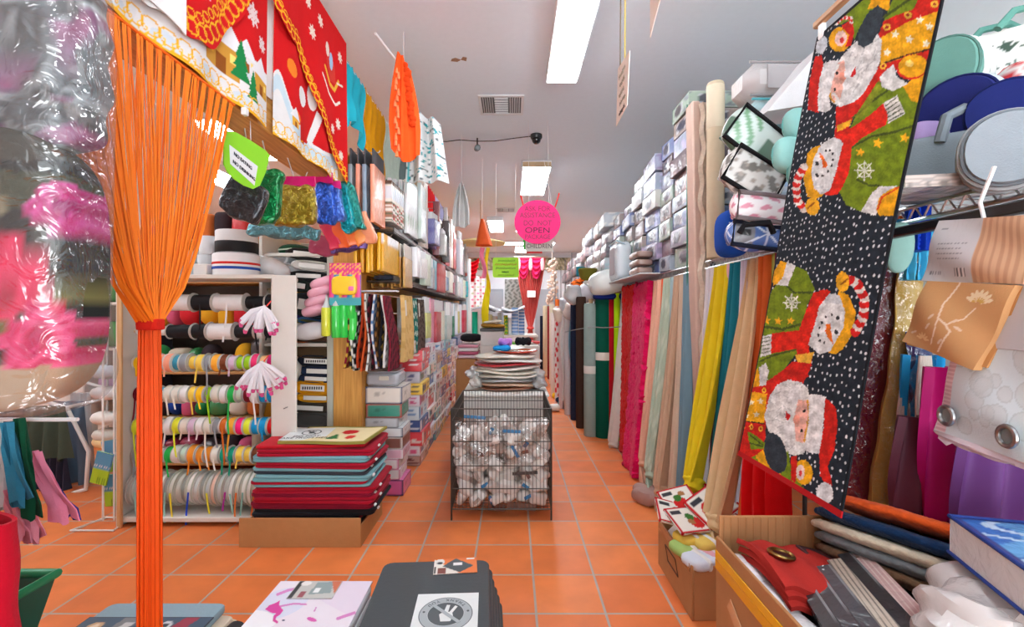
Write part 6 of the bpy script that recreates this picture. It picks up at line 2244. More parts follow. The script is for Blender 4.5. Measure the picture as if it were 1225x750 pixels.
G().sheet(cone, 30, 8, .004).build('sock', mat('satin', (232, 96, 44)), t)
for (px, y0, y1, w, cc, ph) in ((578, 296, 333, 5, (240, 130, 160), 0), (583, 296, 350, 4, (250, 214, 40), 1), (582, 335, 409, 8, (250, 224, 20), 2)):
    q0, q1 = P(px, y0, WD), P(px, y1, WD)

    def tl(u, v, q0=q0, q1=q1, w=w, ph=ph):
        ww = w * WD / F * (1 if ph < 2 else (.35 + .75 * np.sin(3.14 * np.clip(1 - v, .05, .9))))
        return np.stack([q0.x + (u - .5) * ww + .02 * np.sin(v * 6 + ph), WD + .02 * np.sin(v * 5 + u * 3) + .006 * ph, q1.z + v * (q0.z - q1.z)], 1)
    G().sheet(tl, 6, 20, .003).build('tail', mat('satin', cc), t)
G().tube([(a.x, WD, a.z), (a.x, WD, H)], .002, 5).build('hanging_string', mat('plastic', (220, 220, 220)), t)
a = P(575, 290, 8.2)
t = thing('paper_parasol', 'pale yellow paper parasol spread under the ceiling behind the orange wind sock', 'parasol', (a.x, a.y, a.z))
G().lathe(a, [(.44, -.02), (.44, -.012), (.3, .03), (.03, .07), (.03, .06)], 28).build('canopy', mat('paper', (238, 216, 150)), t)
G().tube([a + Vector((0, 0, .06)), (a.x, a.y, H)], .006, 6).build('stick', mat_wood((190, 150, 100), (160, 120, 80)), t)
# ================================================================ the hanging table runner
RB = dict(xt=1.05, xb=.80, zt=2.265, zb=.813, tn=1.10, tf=1.61, bn=1.148, bf=1.66)


def runner_pt(u, v):
    """u 0 far edge .. 1 near edge, v 0 bottom .. 1 top"""
    q = 1 - v
    yf = RB['tf'] + (RB['bf'] - RB['tf']) * q
    yn = RB['tn'] + (RB['bn'] - RB['tn']) * q
    x = RB['xt'] + (RB['xb'] - RB['xt']) * q + .006 * np.sin(v * 6 + u * 2)
    return np.stack([x, yf + u * (yn - yf), RB['zb'] + v * (RB['zt'] - RB['zb'])], 1)


NAVY, WHT, RED, YEL, GRN, DGR = (36, 43, 52), (218, 220, 220), (198, 36, 26), (226, 164, 26), (112, 134, 26), (70, 84, 30)
FUR1, SKIN = (216, 218, 216), (228, 176, 160)


def runner_paint(p, u, v):
    px, py = proj(p)
    wx = np.array([noise.noise(Vector((a * .55, b * .55, 2.0))) for a, b in zip(px, py)])
    wy = np.array([noise.noise(Vector((a * .55, b * .55, 8.0))) for a, b in zip(px, py)])
    px, py = px + 1.3 * wx, py + 1.3 * wy
    c = Canvas(px, py, NAVY)
    # snow dots on a jittered grid in cloth coordinates
    su, sv = u * 23, v * 62
    iu, iv = np.floor(su), np.floor(sv)
    h1 = np.abs(np.sin(iu * 12.99 + iv * 78.23) * 43758.5) % 1
    h2 = np.abs(np.sin(iu * 39.35 + iv * 11.14) * 24634.6) % 1
    h3 = np.abs(np.sin(iu * 7.7 + iv * 91.7) * 9631.3) % 1
    d = np.hypot(su - iu - .2 - .6 * h1, sv - iv - .2 - .6 * h2)
    c.put(d < .12 + .07 * h3, (206, 212, 216))
    # bearded man in red hat, upper
    c.ell(983, 54, 6, 11, (196, 204, 210), 20)
    c.poly([(1000, 20), (1033, 0), (1036, -4), (1064, -30), (1050, 10), (1040, 13), (1027, 35), (1022, 48), (1014, 25), (1004, 30)], GRN)
    c.ell(1005, 47, 13, 15, YEL, 20)
    c.poly([(1007, 31), (1020, 22), (1022, 40), (1018, 54), (1011, 57), (1016, 42), (1008, 34)], RED)
    c.ell(1006, 46, 7, 9, (236, 200, 190), 15)
    c.ell(1007, 48, 2.5, 3.5, (214, 60, 60), 15)
    c.candy([(1000, 28), (1008, 21), (1018, 22), (1019, 28)], 2.2, (214, 50, 44), (226, 220, 214), 5)
    c.poly([(1038, 11), (1044, -6), (1066, -20), (1064, 14), (1054, 9)], YEL)
    c.poly([(1057, 26), (1066, 4), (1075, -14), (1110, -20), (1097, 2), (1093, 11), (1073, 18)], GRN)
    c.line([(1058, 20), (1080, 5), (1095, -6)], 1.6, DGR)
    c.poly([(1050, 44), (1057, 25), (1073, 18), (1093, 11), (1100, -4), (1126, -30), (1126, 14), (1084, 27), (1055, 45)], RED)
    for (a, b) in ((1061, 32.5), (1086, 18), (1118, 5)):
        c.ell(a, b, 4.6, 4.2, (230, 180, 60))
        c.ell(a, b, 2, 2, (150, 40, 30))
    c.poly([(1054, 45), (1084, 27), (1126, 12), (1116, 60), (1053, 78)], YEL)
    for (a, b) in ((1071, 41), (1088, 47), (1100.5, 24), (1061, 63), (1108, 52), (1112, 32)):
        c.star(a, b, 5.5, (232, 226, 196), 10)
    c.line([(1053, 77), (1085, 66), (1115, 58)], 1.0, (60, 40, 30))
    c.poly([(1000, 128), (1022, 121), (1040, 99), (1052, 78), (1114, 59), (1112, 70), (1075, 80), (1055, 95), (1036, 120), (1020, 143), (1000, 152)], RED)
    c.ell(1056.5, 79, 4, 4, (230, 180, 60))
    c.ell(1056.5, 79, 1.8, 1.8, (150, 40, 30))
    # beard, face, hat
    c.poly([(1003, 73), (1012, 62), (1022, 51), (1036, 45), (1049, 40), (1055, 48), (1053, 73), (1048, 86), (1040, 100), (1032, 113), (1022, 122), (1005, 128), (995, 122), (990, 110), (992, 95)], FUR1)
    rr_ = random.Random(9)
    for _ in range(60):
        a, b = rr_.uniform(1012, 1050), rr_.uniform(48, 120)
        m_ = c.inell(a, b, 5, .7, rr_.uniform(-70, -30))
        c.mix(m_ & (np.abs(c.c - np.array(FUR1)).sum(1) < 60), rr_.choice([(170, 174, 174), (226, 228, 228)]), .7)
    c.poly([(998, 77), (1010, 72), (1012, 92), (1005, 119), (996, 120), (993, 99)], SKIN)
    c.line([(997, 82), (992, 100), (994, 118), (998, 122)], 1.1, (206, 150, 50))
    c.ell(1008.5, 91, 4.5, 6, (220, 150, 130), 15)
    c.ell(1001, 87.5, 1.6, 2.2, (40, 34, 34))
    c.ell(998.6, 107, 1.6, 2.2, (40, 34, 34))
    c.line([(1003, 78), (999, 84)], 1.6, (230, 228, 224))
    c.line([(997, 112), (1002, 118)], 1.6, (230, 228, 224))
    c.poly([(1017, 91), (1023.5, 79), (1024, 88), (1019, 92.5)], (190, 30, 30))
    c.ell(1015, 84, 4, 9, (222, 224, 224), 24)
    c.ell(1013, 100, 4, 9, (222, 224, 224), 20)
    c.poly([(983, 77), (996, 72), (1003, 73), (996, 97), (992, 114), (994, 131), (986, 134), (979, 133), (977, 106)], (222, 224, 224))
    c.poly([(975, 68), (983, 66), (985, 79), (980, 97), (978, 120), (979, 135), (966, 131), (969, 95)], RED)
    c.poly([(1027, 37), (1036, 18), (1050, 6), (1057, 13), (1053, 33), (1044, 51), (1033, 57), (1026, 53)], (52, 62, 70))
    # green jacket of the upper snowman
    c.poly([(1018, 150), (1030, 128), (1051, 96), (1062, 108), (1084, 102), (1099, 124), (1096, 158), (1085, 206), (1078, 224), (1052, 224), (1030, 253), (1012, 245), (1004, 229), (1012, 207), (1017, 176)], GRN)
    c.line([(1020, 141), (1045, 120), (1062, 108)], 1.2, DGR)
    c.line([(1019, 176), (1043, 163), (1070, 158), (1094, 150)], 1.4, DGR)
    c.line([(1026, 215), (1040, 222), (1052, 222)], 1.4, DGR)
    c.mix(c.inpoly([(1022, 140), (1050, 100), (1056, 104), (1030, 142)]), (150, 160, 40), .6)
    c.poly([(1080, 103), (1108, 84), (1102, 124), (1090, 120)], YEL)
    c.ell(1091, 80, 19, 15, RED, -10)
    c.ell(1092, 79, 17.5, 13.5, YEL, -10)
    c.ell(1088, 76, 5, 4, (240, 206, 110))
    c.poly([(1052, 92), (1062, 82), (1069, 77), (1073, 92), (1086, 100), (1069, 109), (1055, 104)], (214, 216, 214))
    # scarf with fringe
    c.poly([(1000, 150), (1020, 141), (1010, 165), (997, 170)], RED)
    c.poly([(1001, 150), (1018, 143), (1018, 150), (1002, 158)], (230, 170, 40))
    c.poly([(1056, 124), (1063, 136), (1060, 149), (1031, 165), (1019, 176), (1016, 205), (1008, 224), (1001, 233), (988, 234), (985, 228), (999, 210), (1002, 194), (1006, 170), (998, 162), (1020, 152), (1040, 138)], (212, 40, 24))
    c.poly([(1056, 124), (1073, 114), (1083, 136), (1062, 148), (1062, 136)], (206, 206, 200))
    for k in range(5):
        c.line([(1059 + k, 127 + 4.4 * k), (1072 + 2 * k, 117 + 4.6 * k)], .7, (90, 96, 80))
    for (a, b, r_) in ((1029, 182, 6), (1050, 171, 7), (1082, 165, 7)):
        c.star(a, b, r_, (238, 176, 30), 12)
    c.flake(1034, 204, 12, (214, 220, 200), .8)
    c.poly([(1043, 231), (1052, 223), (1074, 222), (1056, 236), (1048, 258), (1030, 253)], (214, 216, 214))
    c.poly([(1052, 236), (1062, 228), (1077, 222), (1082, 212), (1086, 212), (1076, 258), (1052, 258), (1048, 250)], YEL)
    c.line([(1050, 250), (1055, 236), (1075, 224)], 1.0, (206, 70, 30))
    # snowman face and hat
    c.poly([(980.5, 174), (972, 177), (966, 184), (961, 214), (966, 235), (977, 238), (984, 234), (990, 225), (990, 180)], YEL)
    c.poly([(982, 173), (997, 164), (1005, 167), (1008, 172), (1003, 194), (1000, 206), (993, 227), (982, 233), (974, 225), (970.5, 207), (973, 190)], (216, 220, 220))
    c.mix(c.inpoly([(974, 225), (993, 227), (982, 233), (985, 222)]), (170, 178, 184), .6)
    c.poly([(979, 182), (983, 184), (990, 197), (988, 201), (984.5, 201), (983, 192)], (226, 104, 30))
    for (a, b, r_) in ((977.5, 195.5, 2.6), (977.5, 209.5, 2.6), (988, 180, 1.6), (993, 180, 1.6), (996, 184, 1.6), (996.4, 191, 1.6), (995, 198, 1.6), (990.5, 205, 1.6), (984, 210, 1.6)):
        c.ell(a, b, r_ * .8, r_, (46, 50, 54))
    c.candy([(962, 200), (955, 212), (952.5, 222.6), (954, 240), (962, 250), (972, 246)], 4.6, (204, 40, 34), (222, 214, 206), 9)
    c.ell(972, 247, 8.5, 10.5, (232, 172, 36))
    c.line([(966, 250), (974, 242)], 1, (150, 90, 20))
    # lower snowman
    c.poly([(951, 318), (965, 324), (975, 346), (966, 364), (959, 390), (957, 396), (955, 420), (936, 444), (918, 458), (896, 470), (900, 400), (922, 350), (936, 330)], GRN)
    c.line([(915, 391), (936, 394), (957, 388)], 1.5, DGR)
    c.line([(941, 342), (950, 350), (972, 350)], 1.2, DGR)
    c.line([(910, 432), (925, 425), (953, 418)], 1.2, DGR)
    c.poly([(934, 312), (942, 314), (938, 333), (926, 342), (922, 330)], YEL)
    c.poly([(941.5, 313), (952, 318), (942, 342), (928, 341), (936, 333)], (214, 216, 214))
    for (a, b) in ((917, 383), (931, 384), (946, 384)):
        c.star(a, b, 5.5, (238, 176, 30), 8)
    c.flake(947, 362, 10, (220, 224, 206), .8)
    c.poly([(949, 432), (967, 435), (972, 428), (970, 440), (960, 460), (936, 468), (905, 470), (912, 460), (936, 443)], RED)
    c.poly([(973, 350), (986, 346), (994, 348), (984, 362), (978, 384), (969, 410), (966, 424), (954, 430), (953, 417), (922, 423), (923, 399), (956, 395), (961, 380)], (212, 40, 24))
    c.poly([(954, 418), (966, 412), (970, 424), (968, 434), (952, 430)], (212, 40, 24))
    c.poly([(951, 425), (974, 421), (969, 435), (954, 433)], (234, 180, 60))
    c.poly([(912, 402), (923, 400), (922, 424), (910, 427)], (206, 208, 206))
    for k in range(5):
        c.line([(911.5, 405 + 4.4 * k), (921, 403 + 4.4 * k)], .6, (110, 120, 100))
    c.poly([(1004, 348), (1015, 353), (1024, 373), (1020, 399), (1008, 418), (1000, 424), (991, 422), (990, 380)], YEL)
    c.poly([(993, 351), (1004, 353), (1011, 373), (1009, 392), (993, 420), (980, 424), (967, 412), (971, 398), (976, 384), (980, 366)], (218, 222, 222))
    c.mix(c.inpoly([(993, 351), (1004, 353), (1008, 364), (985, 362)]), (176, 184, 190), .6)
    c.poly([(988, 388), (994, 387), (994, 395), (997, 412), (990, 404), (987, 396)], (222, 110, 30))
    for (a, b, r_) in ((1002.5, 380, 2.8), (1000.3, 397, 2.8), (995, 376.5, 1.7), (988, 379, 1.7), (983, 386, 1.7), (980, 392.5, 1.7), (979, 400.5, 1.7), (981, 407.5, 1.7), (986, 409.7, 1.7)):
        c.ell(a, b, r_ * .8, r_, (46, 50, 54))
    c.candy([(1011, 337), (1018, 335), (1026, 340), (1034, 357), (1033, 379), (1023, 397)], 5.8, (204, 34, 30), (222, 214, 206), 12)
    c.ell(1008, 337, 8, 12, (232, 172, 36))
    c.line([(1006, 340), (1014, 334)], 1, (150, 90, 20))
    # lower bearded man
    c.poly([(890, 462), (906, 440), (912, 462), (910, 476), (893, 476)], YEL)
    c.poly([(908, 440), (916, 434), (920, 444), (916, 462), (909, 464)], (214, 214, 212))
    c.poly([(896, 464), (920, 460), (958, 455), (962, 440), (968, 450), (943, 462), (916, 499), (916, 519), (914, 552), (884, 552), (887, 500)], RED)
    c.poly([(890, 467), (917.5, 471.5), (914, 507), (886, 503)], YEL)
    for (a, b) in ((899, 481.5), (910, 480), (893, 497), (905, 496)):
        c.star(a, b, 4.2, (232, 222, 190))
    for (a, b) in ((914, 467), (888.5, 511), (899, 510.5), (910, 513)):
        c.ell(a, b, 2.6, 3.4, (232, 176, 50))
        c.ell(a, b, 1.1, 1.5, (150, 40, 30))
    c.line([(886, 503), (914, 507)], .8, (60, 40, 30))
    c.poly([(921, 473), (930, 460), (943, 454), (958, 457), (966, 464), (969, 477), (968, 530), (962, 542), (951, 545), (936, 540), (921, 520), (914, 499)], FUR1)
    for _ in range(60):
        a, b = rr_.uniform(918, 960), rr_.uniform(460, 538)
        m_ = c.inell(a, b, 5, .7, rr_.uniform(-60, 60))
        c.mix(m_ & (np.abs(c.c - np.array(FUR1)).sum(1) < 60), rr_.choice([(170, 174, 174), (226, 228, 228)]), .7)
    c.ell(951, 472, 8, 12, (222, 224, 224), 10)
    c.ell(945, 516, 7, 14, (222, 224, 224), 0)
    c.poly([(955, 478), (968, 479), (967, 510), (961, 530), (952, 527), (950, 500)], SKIN)
    c.line([(966, 479), (968, 496), (965, 512), (962, 528)], 1.0, (206, 150, 50))
    c.ell(953, 502, 4, 6, (220, 150, 130))
    c.ell(962, 491.5, 1.8, 2.2, (40, 34, 34))
    c.ell(959, 515, 1.8, 2.2, (40, 34, 34))
    c.poly([(940, 492), (946, 497), (943, 503), (940, 502)], (190, 30, 30))
    c.poly([(968, 471.5), (980, 472), (988, 475), (985, 499), (984, 520), (981, 543), (970, 542), (962, 538), (967, 510)], (222, 224, 224))
    c.poly([(987, 476), (994, 481), (1000, 488), (1002, 506), (998, 539), (990, 558), (996, 580), (991, 584), (981, 569), (980, 543), (985.5, 510)], RED)
    c.ell(986.6, 590, 10, 13, (214, 218, 220))
    c.poly([(886, 552), (905, 552), (930, 575), (965, 604), (965, 590), (946, 560), (943, 540), (936, 540), (930, 560), (916, 540)], GRN)
    c.poly([(904, 545), (914, 537), (924, 556), (934, 567), (932, 580), (914, 567)], YEL)
    c.ell(927.6, 542, 13, 25, (50, 58, 66), -14)
    c.poly([(894, 516), (905, 521), (915, 530), (914, 537), (898, 538)], GRN)
    c.line([(897, 520), (912, 532)], .9, DGR)
    c.line([(897, 530), (912, 534)], .9, DGR)
    c.ell(961, 565, 11, 15, YEL, -8)
    c.poly([(946, 547), (953, 545), (954, 560), (951, 578), (946, 574)], RED)
    c.ell(957.5, 565, 5, 9, (232, 206, 200))
    c.ell(957.5, 566, 2, 3.5, (214, 60, 60))
    c.candy([(940, 580), (952, 585), (968, 592)], 2.4, (200, 40, 36), (120, 140, 40), 7)
    mot = np.array([noise.noise(Vector((a * .12, b * .12, 0.0))) + .6 * noise.noise(Vector((a * .4, b * .4, 5.0))) for a, b in zip(px, py)])
    c.c = np.clip(c.c * (1 + .22 * mot)[:, None], 0, 255)
    # border
    c.put(u > .984, (26, 28, 33))
    c.put(u < .012, (34, 36, 42))
    c.put((v < .012), (176, 26, 30))
    c.put((v > .992), (34, 36, 42))
    return c.c


t = thing('table_runner', 'dark winter print table runner with snowmen and bearded men hanging on a wooden hanger', 'table runner', (.93, 1.38, RB['zb']))
G().sheet(runner_pt, 290, 800, .004, paint=runner_paint).build('cloth', mat('print_cloth'), t)


def red_back(u, v):
    p = runner_pt(u * .86, v * .3)
    p[:, 0] += .012
    p[:, 1] += .02 * (1 - u)
    p[:, 2] -= .007
    return p


G().sheet(red_back, 12, 20, .004).build('red_backing', mat('cloth', (196, 20, 26)), t)
G().box(RB['xt'] - .012, RB['xt'] + .012, 1.02, 1.62, RB['zt'] + .03, RB['zt'] + .055, .005).build('hanger_bar', mat_wood((214, 170, 120), (190, 140, 96), axis='Y'), t)
for yy in (1.585, 1.16):
    G().box(RB['xt'] - .008, RB['xt'] + .008, yy - .012, yy + .012, RB['zt'] - .02, RB['zt'] + .03, .003).build('clip', mat('plastic', (232, 232, 234)), t)
G().tube([(RB['xt'], 1.32, RB['zt'] + .055), (RB['xt'], 1.32, H)], .004, 6).build('hanger_wire', mat('metal', (190, 190, 190)), t)

# ================================================================ red printed valance over the beam
VX = -1.085


def v_py(p):
    return proj(p)


def valance_part(nm, y0, y1, z0, z1, paint, par, nu, nv, xo=0.0, amp=.012, top=None):
    def f(u, v):
        y = y0 + u * (y1 - y0)
        z = z0 + v * (z1 - z0)
        return np.stack([VX + xo + amp * np.sin(y * 17) * (1.1 - v) + 0 * v, y, z], 1)
    return G().sheet(f, nu, nv, .003, paint=paint).build(nm, mat('print_cloth'), par)


VRED, GOLD = (208, 24, 28), (240, 178, 40)


def squiggle(c, pts, r, w, col, step):
    """gold loops along a line"""
    nxt, acc = 0.0, 0.0
    for (x1, y1), (x2, y2) in zip(pts[:-1], pts[1:]):
        ln = math.hypot(x2 - x1, y2 - y1)
        while nxt <= acc + ln:
            q_ = (nxt - acc) / max(ln, 1e-9)
            cx, cy = x1 + (x2 - x1) * q_, y1 + (y2 - y1) * q_
            c.put(c.inell(cx, cy, r, r * .8) & ~c.inell(cx, cy, r - w, r * .8 - w), col)
            nxt += step
        acc += ln


def house(c, y, z, s, wall=(206, 150, 60), roof=(232, 232, 236)):
    c.rect(y - .05 * s, y + .05 * s, z, z + .07 * s, wall)
    c.poly([(y - .07 * s, z + .06 * s), (y, z + .13 * s), (y + .07 * s, z + .06 * s)], roof)
    c.rect(y - .015 * s, y + .015 * s, z, z + .035 * s, (150, 84, 30))
    c.rect(y + .025 * s, y + .04 * s, z + .03 * s, z + .05 * s, (250, 220, 120))


def tree(c, y, z, s):
    for k in range(3):
        c.poly([(y - (.04 - .009 * k) * s, z + .03 * k * s), (y + (.04 - .009 * k) * s, z + .03 * k * s), (y, z + (.055 + .03 * k) * s)], (30, 130, 70))


def val1(p, u, v):
    y, z = p[:, 1], p[:, 2]
    c = Canvas(y, z, VRED)
    edge = 2.27 + .12 * np.clip((y - 1.45) / .65, 0, 1) + .012 * np.sin(y * 23)
    c.put(z < edge, (228, 226, 226))
    c.mix((z < edge) & (np.sin(y * 31) + np.sin(z * 50) > .9), (200, 214, 226), .7)
    house(c, 1.76, 2.225, 2.0)
    house(c, 1.9, 2.30, 1.0, (228, 224, 224))
    house(c, 2.02, 2.25, 1.3, (216, 160, 60))
    house(c, 1.66, 2.27, 1.1, (226, 170, 60))
    tree(c, 1.87, 2.25, 1.4)
    tree(c, 1.945, 2.2, 1.1)
    squiggle(c, [(1.0, 2.185), (2.1, 2.185)], .036, .0055, GOLD, .06)
    squiggle(c, [(1.03, 2.165), (2.1, 2.165)], .022, .005, (246, 200, 70), .06)
    c.put(z < 2.146 + .008 * np.abs(np.sin(y * 30)), GOLD)
    c.flake(1.95, 2.56, .045, (232, 210, 210), .006)
    c.flake(2.03, 2.48, .03, (232, 210, 210), .005)
    return c.c


def val_swag(p, u, v):
    y, z = p[:, 1], p[:, 2]
    c = Canvas(y, z, VRED)
    b = 2.24 + .36 * np.clip((y - 1.62) / .3, 0, 1) ** 1.5
    c.put(y < 1.5, (222, 220, 220))
    for k in range(8):
        q = c.inell(1.12 + .06 * k, 2.36 + .03 * math.sin(k), .05, .05) & ~c.inell(1.12 + .06 * k, 2.36 + .03 * math.sin(k), .044, .044)
        c.put(q & (y < 1.5), (196, 170, 170))
    squiggle(c, [(1.5, 2.26), (1.62, 2.275), (1.72, 2.36), (1.82, 2.52), (1.9, 2.63)], .034, .007, GOLD, .05)
    squiggle(c, [(1.5, 2.3), (1.6, 2.32), (1.7, 2.42), (1.8, 2.58), (1.88, 2.7)], .022, .006, GOLD, .045)
    c.flake(1.62, 2.45, .04, (232, 200, 200), .006)
    c.flake(1.58, 2.5, .03, (232, 200, 200), .006)
    return c.c


def val2(p, u, v):
    y, z = p[:, 1], p[:, 2]
    c = Canvas(y, z, VRED)
    edge = 2.27 + .16 * np.exp(-((y - 2.18) / .08) ** 2) + .03 * np.sin(y * 9)
    c.put(z < edge, (226, 226, 226))
    c.put((z < edge - .02) & (z > edge - .09), (196, 216, 226))
    c.ell(2.3, 2.52, .05, .04, (238, 130, 40))
    c.ell(2.36, 2.3, .05, .03, (238, 120, 40))
    # little bearded figure in a red coat with a sack
    c.poly([(2.42, 2.22), (2.5, 2.22), (2.62, 2.36), (2.62, 2.5), (2.5, 2.52), (2.44, 2.38)], (196, 30, 30))
    c.poly([(2.5, 2.24), (2.54, 2.22), (2.66, 2.42), (2.6, 2.44)], (232, 230, 228))
    c.ell(2.55, 2.49, .05, .07, (236, 232, 230))
    c.ell(2.56, 2.53, .028, .03, (226, 170, 150))
    c.poly([(2.5, 2.55), (2.62, 2.55), (2.56, 2.63)], (200, 30, 30))
    c.rect(2.4, 2.47, 2.2, 2.3, (196, 30, 30))
    c.ell(2.43, 2.44, .05, .05, (232, 230, 230))
    house(c, 2.33, 2.24, .8, (230, 170, 60))
    squiggle(c, [(2.14, 2.185), (2.95, 2.185)], .036, .0055, GOLD, .06)
    squiggle(c, [(2.17, 2.165), (2.95, 2.165)], .022, .005, (246, 200, 70), .06)
    c.put(z < 2.142 + .008 * np.abs(np.sin(y * 40)), GOLD)
    return c.c


def val3_shape(u, v):
    """diagonal top panel: its lower edge falls from the middle to the far end"""
    z1 = 3.05
    y = 1.95 + u * 1.06
    low = np.where(u < .36, 2.86 - .22 * np.sin(np.clip(u / .36, 0, 1) * 1.9), 2.66 - .52 * (np.maximum(u - .36, 0) / .64) ** .85)
    return np.stack([VX + .02 + .01 * np.sin(y * 15) * (1 - v), y, low + v * (z1 - low)], 1)


def val3(p, u, v):
    y, z = p[:, 1], p[:, 2]
    c = Canvas(y, z, VRED)
    pts = []
    for k in range(40):
        uu = k / 39
        low = 2.86 - .22 * math.sin(min(uu / .36, 1) * 1.9) if uu < .36 else 2.66 - .52 * ((uu - .36) / .64) ** .85
        pts.append((1.95 + uu * 1.06, low + .03))
    squiggle(c, pts, .03, .008, GOLD, .05)
    squiggle(c, [(a, b + .03) for a, b in pts], .02, .006, GOLD, .045)
    # sleigh strokes and stars
    W = (232, 214, 200)
    c.line([(2.62, 2.66), (2.72, 2.6), (2.84, 2.58), (2.9, 2.62)], .008, (236, 226, 214))
    c.line([(2.66, 2.72), (2.74, 2.66), (2.82, 2.66), (2.88, 2.74)], .012, (230, 176, 60))
    c.poly([(2.68, 2.78), (2.74, 2.68), (2.84, 2.7), (2.82, 2.8), (2.76, 2.84)], (214, 60, 50))
    c.ell(2.76, 2.8, .03, .05, (160, 190, 220))
    c.ell(2.7, 2.84, .028, .04, W)
    c.line([(2.86, 2.72), (2.94, 2.74)], .006, W)
    for (a, b, r_) in ((2.5, 2.82, .035), (2.9, 2.9, .03), (2.6, 2.94, .03), (2.88, 2.48, .03), (2.8, 2.42, .025), (2.92, 2.3, .025), (2.45, 2.95, .03)):
        c.flake(a, b, r_, W, .005)
    return c.c


t = thing('printed_valance', 'red winter village print valance with gold scalloped edge hanging over the wooden beam', 'valance', (VX, 2.0, 2.14))
valance_part('panel', .98, 2.085, 2.14, 3.04, val1, t, 220, 180)


def swag_shape(u, v):
    y = .98 + .96 * u
    low = 2.235 + .012 * np.sin(y * 40) + .38 * np.clip((y - 1.62) / .3, 0, 1) ** 1.4
    return np.stack([VX + .02 + .008 * np.sin(y * 17) * (1 - v), y, low + v * (3.045 - low)], 1)


G().sheet(swag_shape, 200, 160, .003, paint=val_swag).build('swag_panel', mat('print_cloth'), t)
valance_part('panel', 2.15, 2.93, 2.14, 3.04, val2, t, 180, 200)
G().sheet(val3_shape, 220, 180, .003, paint=val3).build('top_panel', mat('print_cloth'), t)
G().tube([(VX, .95, 3.05), (VX, 3.04, 3.05)], .01, 8).build('rod', mat('paint', (220, 220, 220)), t)
valance_part('lining', 2.08, 2.16, 2.3, 3.03, lambda p, u, v: np.tile(np.array([[222., 214, 212]]), (len(u), 1)), t, 6, 8, -.01)
one('lace_panel_cloth', 'white lace cloth end hanging over the orange strings', 'cloth', G().sheet(lambda u, v: np.stack([VX + .03 + .012 * np.sin(u * 14), 1.0 + u * .5, 2.19 + .05 * np.abs(np.sin(u * 6)) + v * .5], 1), 40, 20, .004), mat('cloth', (224, 222, 222)))

# ================================================================ orange string curtain
OR1, OR2, OR3 = mat('satin', (238, 126, 30)), mat('satin', (218, 76, 8)), mat('satin', (226, 104, 20))
SXC, SYC, SZT, TZ = -1.085, 1.405, 2.13, 1.29
t = thing('string_curtain', 'orange string curtain tied with a red band hanging from the wooden beam', 'string curtain', (SXC, SYC, .03))
G().tube([(SXC, 1.03, SZT), (SXC, 1.83, SZT)], .005, 8).build('rod', mat('satin', (240, 110, 30)), t)
rr = random.Random(5)
strs = []
for k in range(300):
    y_ = 1.04 + .775 * k / 299
    if k > 90 and (k // 8) % 2 == 0 and rr.random() < .93:
        continue
    y_ += rr.uniform(-.006, .006)
    ty = SYC + (y_ - SYC) * .06 + rr.uniform(-.004, .004)
    tx = SXC + rr.uniform(-.024, .024)
    pts = []
    for i in range(9):
        q = i / 8
        w = q ** .62
        pts.append((tx + (SXC + rr.uniform(-.001, .001) - tx) * w + .012 * math.sin(k * 1.3) * math.sin(q * 3.14), ty + (y_ - ty) * w, TZ + (SZT - TZ) * q))
    strs.append(pts)
far = sorted(strs, key=lambda s_: -abs(s_[8][1] - SYC))[:0]
show = strs[::3][:95]
rest = [s_ for s_ in strs if s_ not in show]
for pts in show:
    G().tube(pts, .0026, 4).build('string', OR1 if rr.random() < .5 else OR3, t)
g = G()
for pts in rest:
    g.tube(pts, .0026, 4)
o = g.build('string_fill', OR1, t)
o['kind'] = 'stuff'
g = G()
for k in range(70):
    a, b = rr.uniform(-.03, .03), rr.uniform(-.012, .012)
    a2, b2 = a * rr.uniform(.95, 1.08), b
    g.tube([(SXC + a * .8, SYC + b - .0, TZ - .02), (SXC + a * .96, SYC + b, TZ - .25), (SXC + a2, SYC + b2, .7), (SXC + a2 * 1.05, SYC + b2, .04 + rr.uniform(0, .06))], .0042, 5)
o = g.build('tail_strings', OR2, t)
o['kind'] = 'stuff'
G().sq((SXC, SYC, TZ - .008), (.066, .05, .034), .25, .5, None, 20, 8).build('tie_band', mat('cloth', (206, 40, 28)), t)
one('curtain_clip', 'small white clip at the end of the orange string curtain rod', 'clip', G().box(-1.07, -1.05, 1.845, 1.87, 2.1, 2.13, .003), mat('plastic', (230, 230, 230)))
# green warning sign
GS = 1.98
c = Vector((-1.2, 1.98, 2.0))


_g0, _g1 = P(268, 165, 1.84), P(322, 165, 2.1)
_gu = (_g1 - _g0).normalized()
_gn = _gu.cross(Z)


def gs(px, py):
    """where the view line of a photo point meets the vertical sign plane"""
    d_ = Vector(((px - CX) / F, 1, -(py - CY) / F))
    o_ = Vector((0, 0, CZ))
    return o_ + d_ * ((_g0 - o_).dot(_gn) / d_.dot(_gn))


t = thing('warning_sign', 'lime green rounded sign reading NO EATING NO DRINKING under the beam', 'sign', (-1.13, 2.0, 1.75))
o0 = gs(268, 165)
U_ = gs(322, 165) - gs(268, 165)
U_.z = 0
U_.normalize()
sx = (gs(322, 165) - gs(268, 165)).length / 54.0


def loc2(px, py):
    p = gs(px, py)
    d_ = p - o0
    return (d_.dot(U_), d_.z)


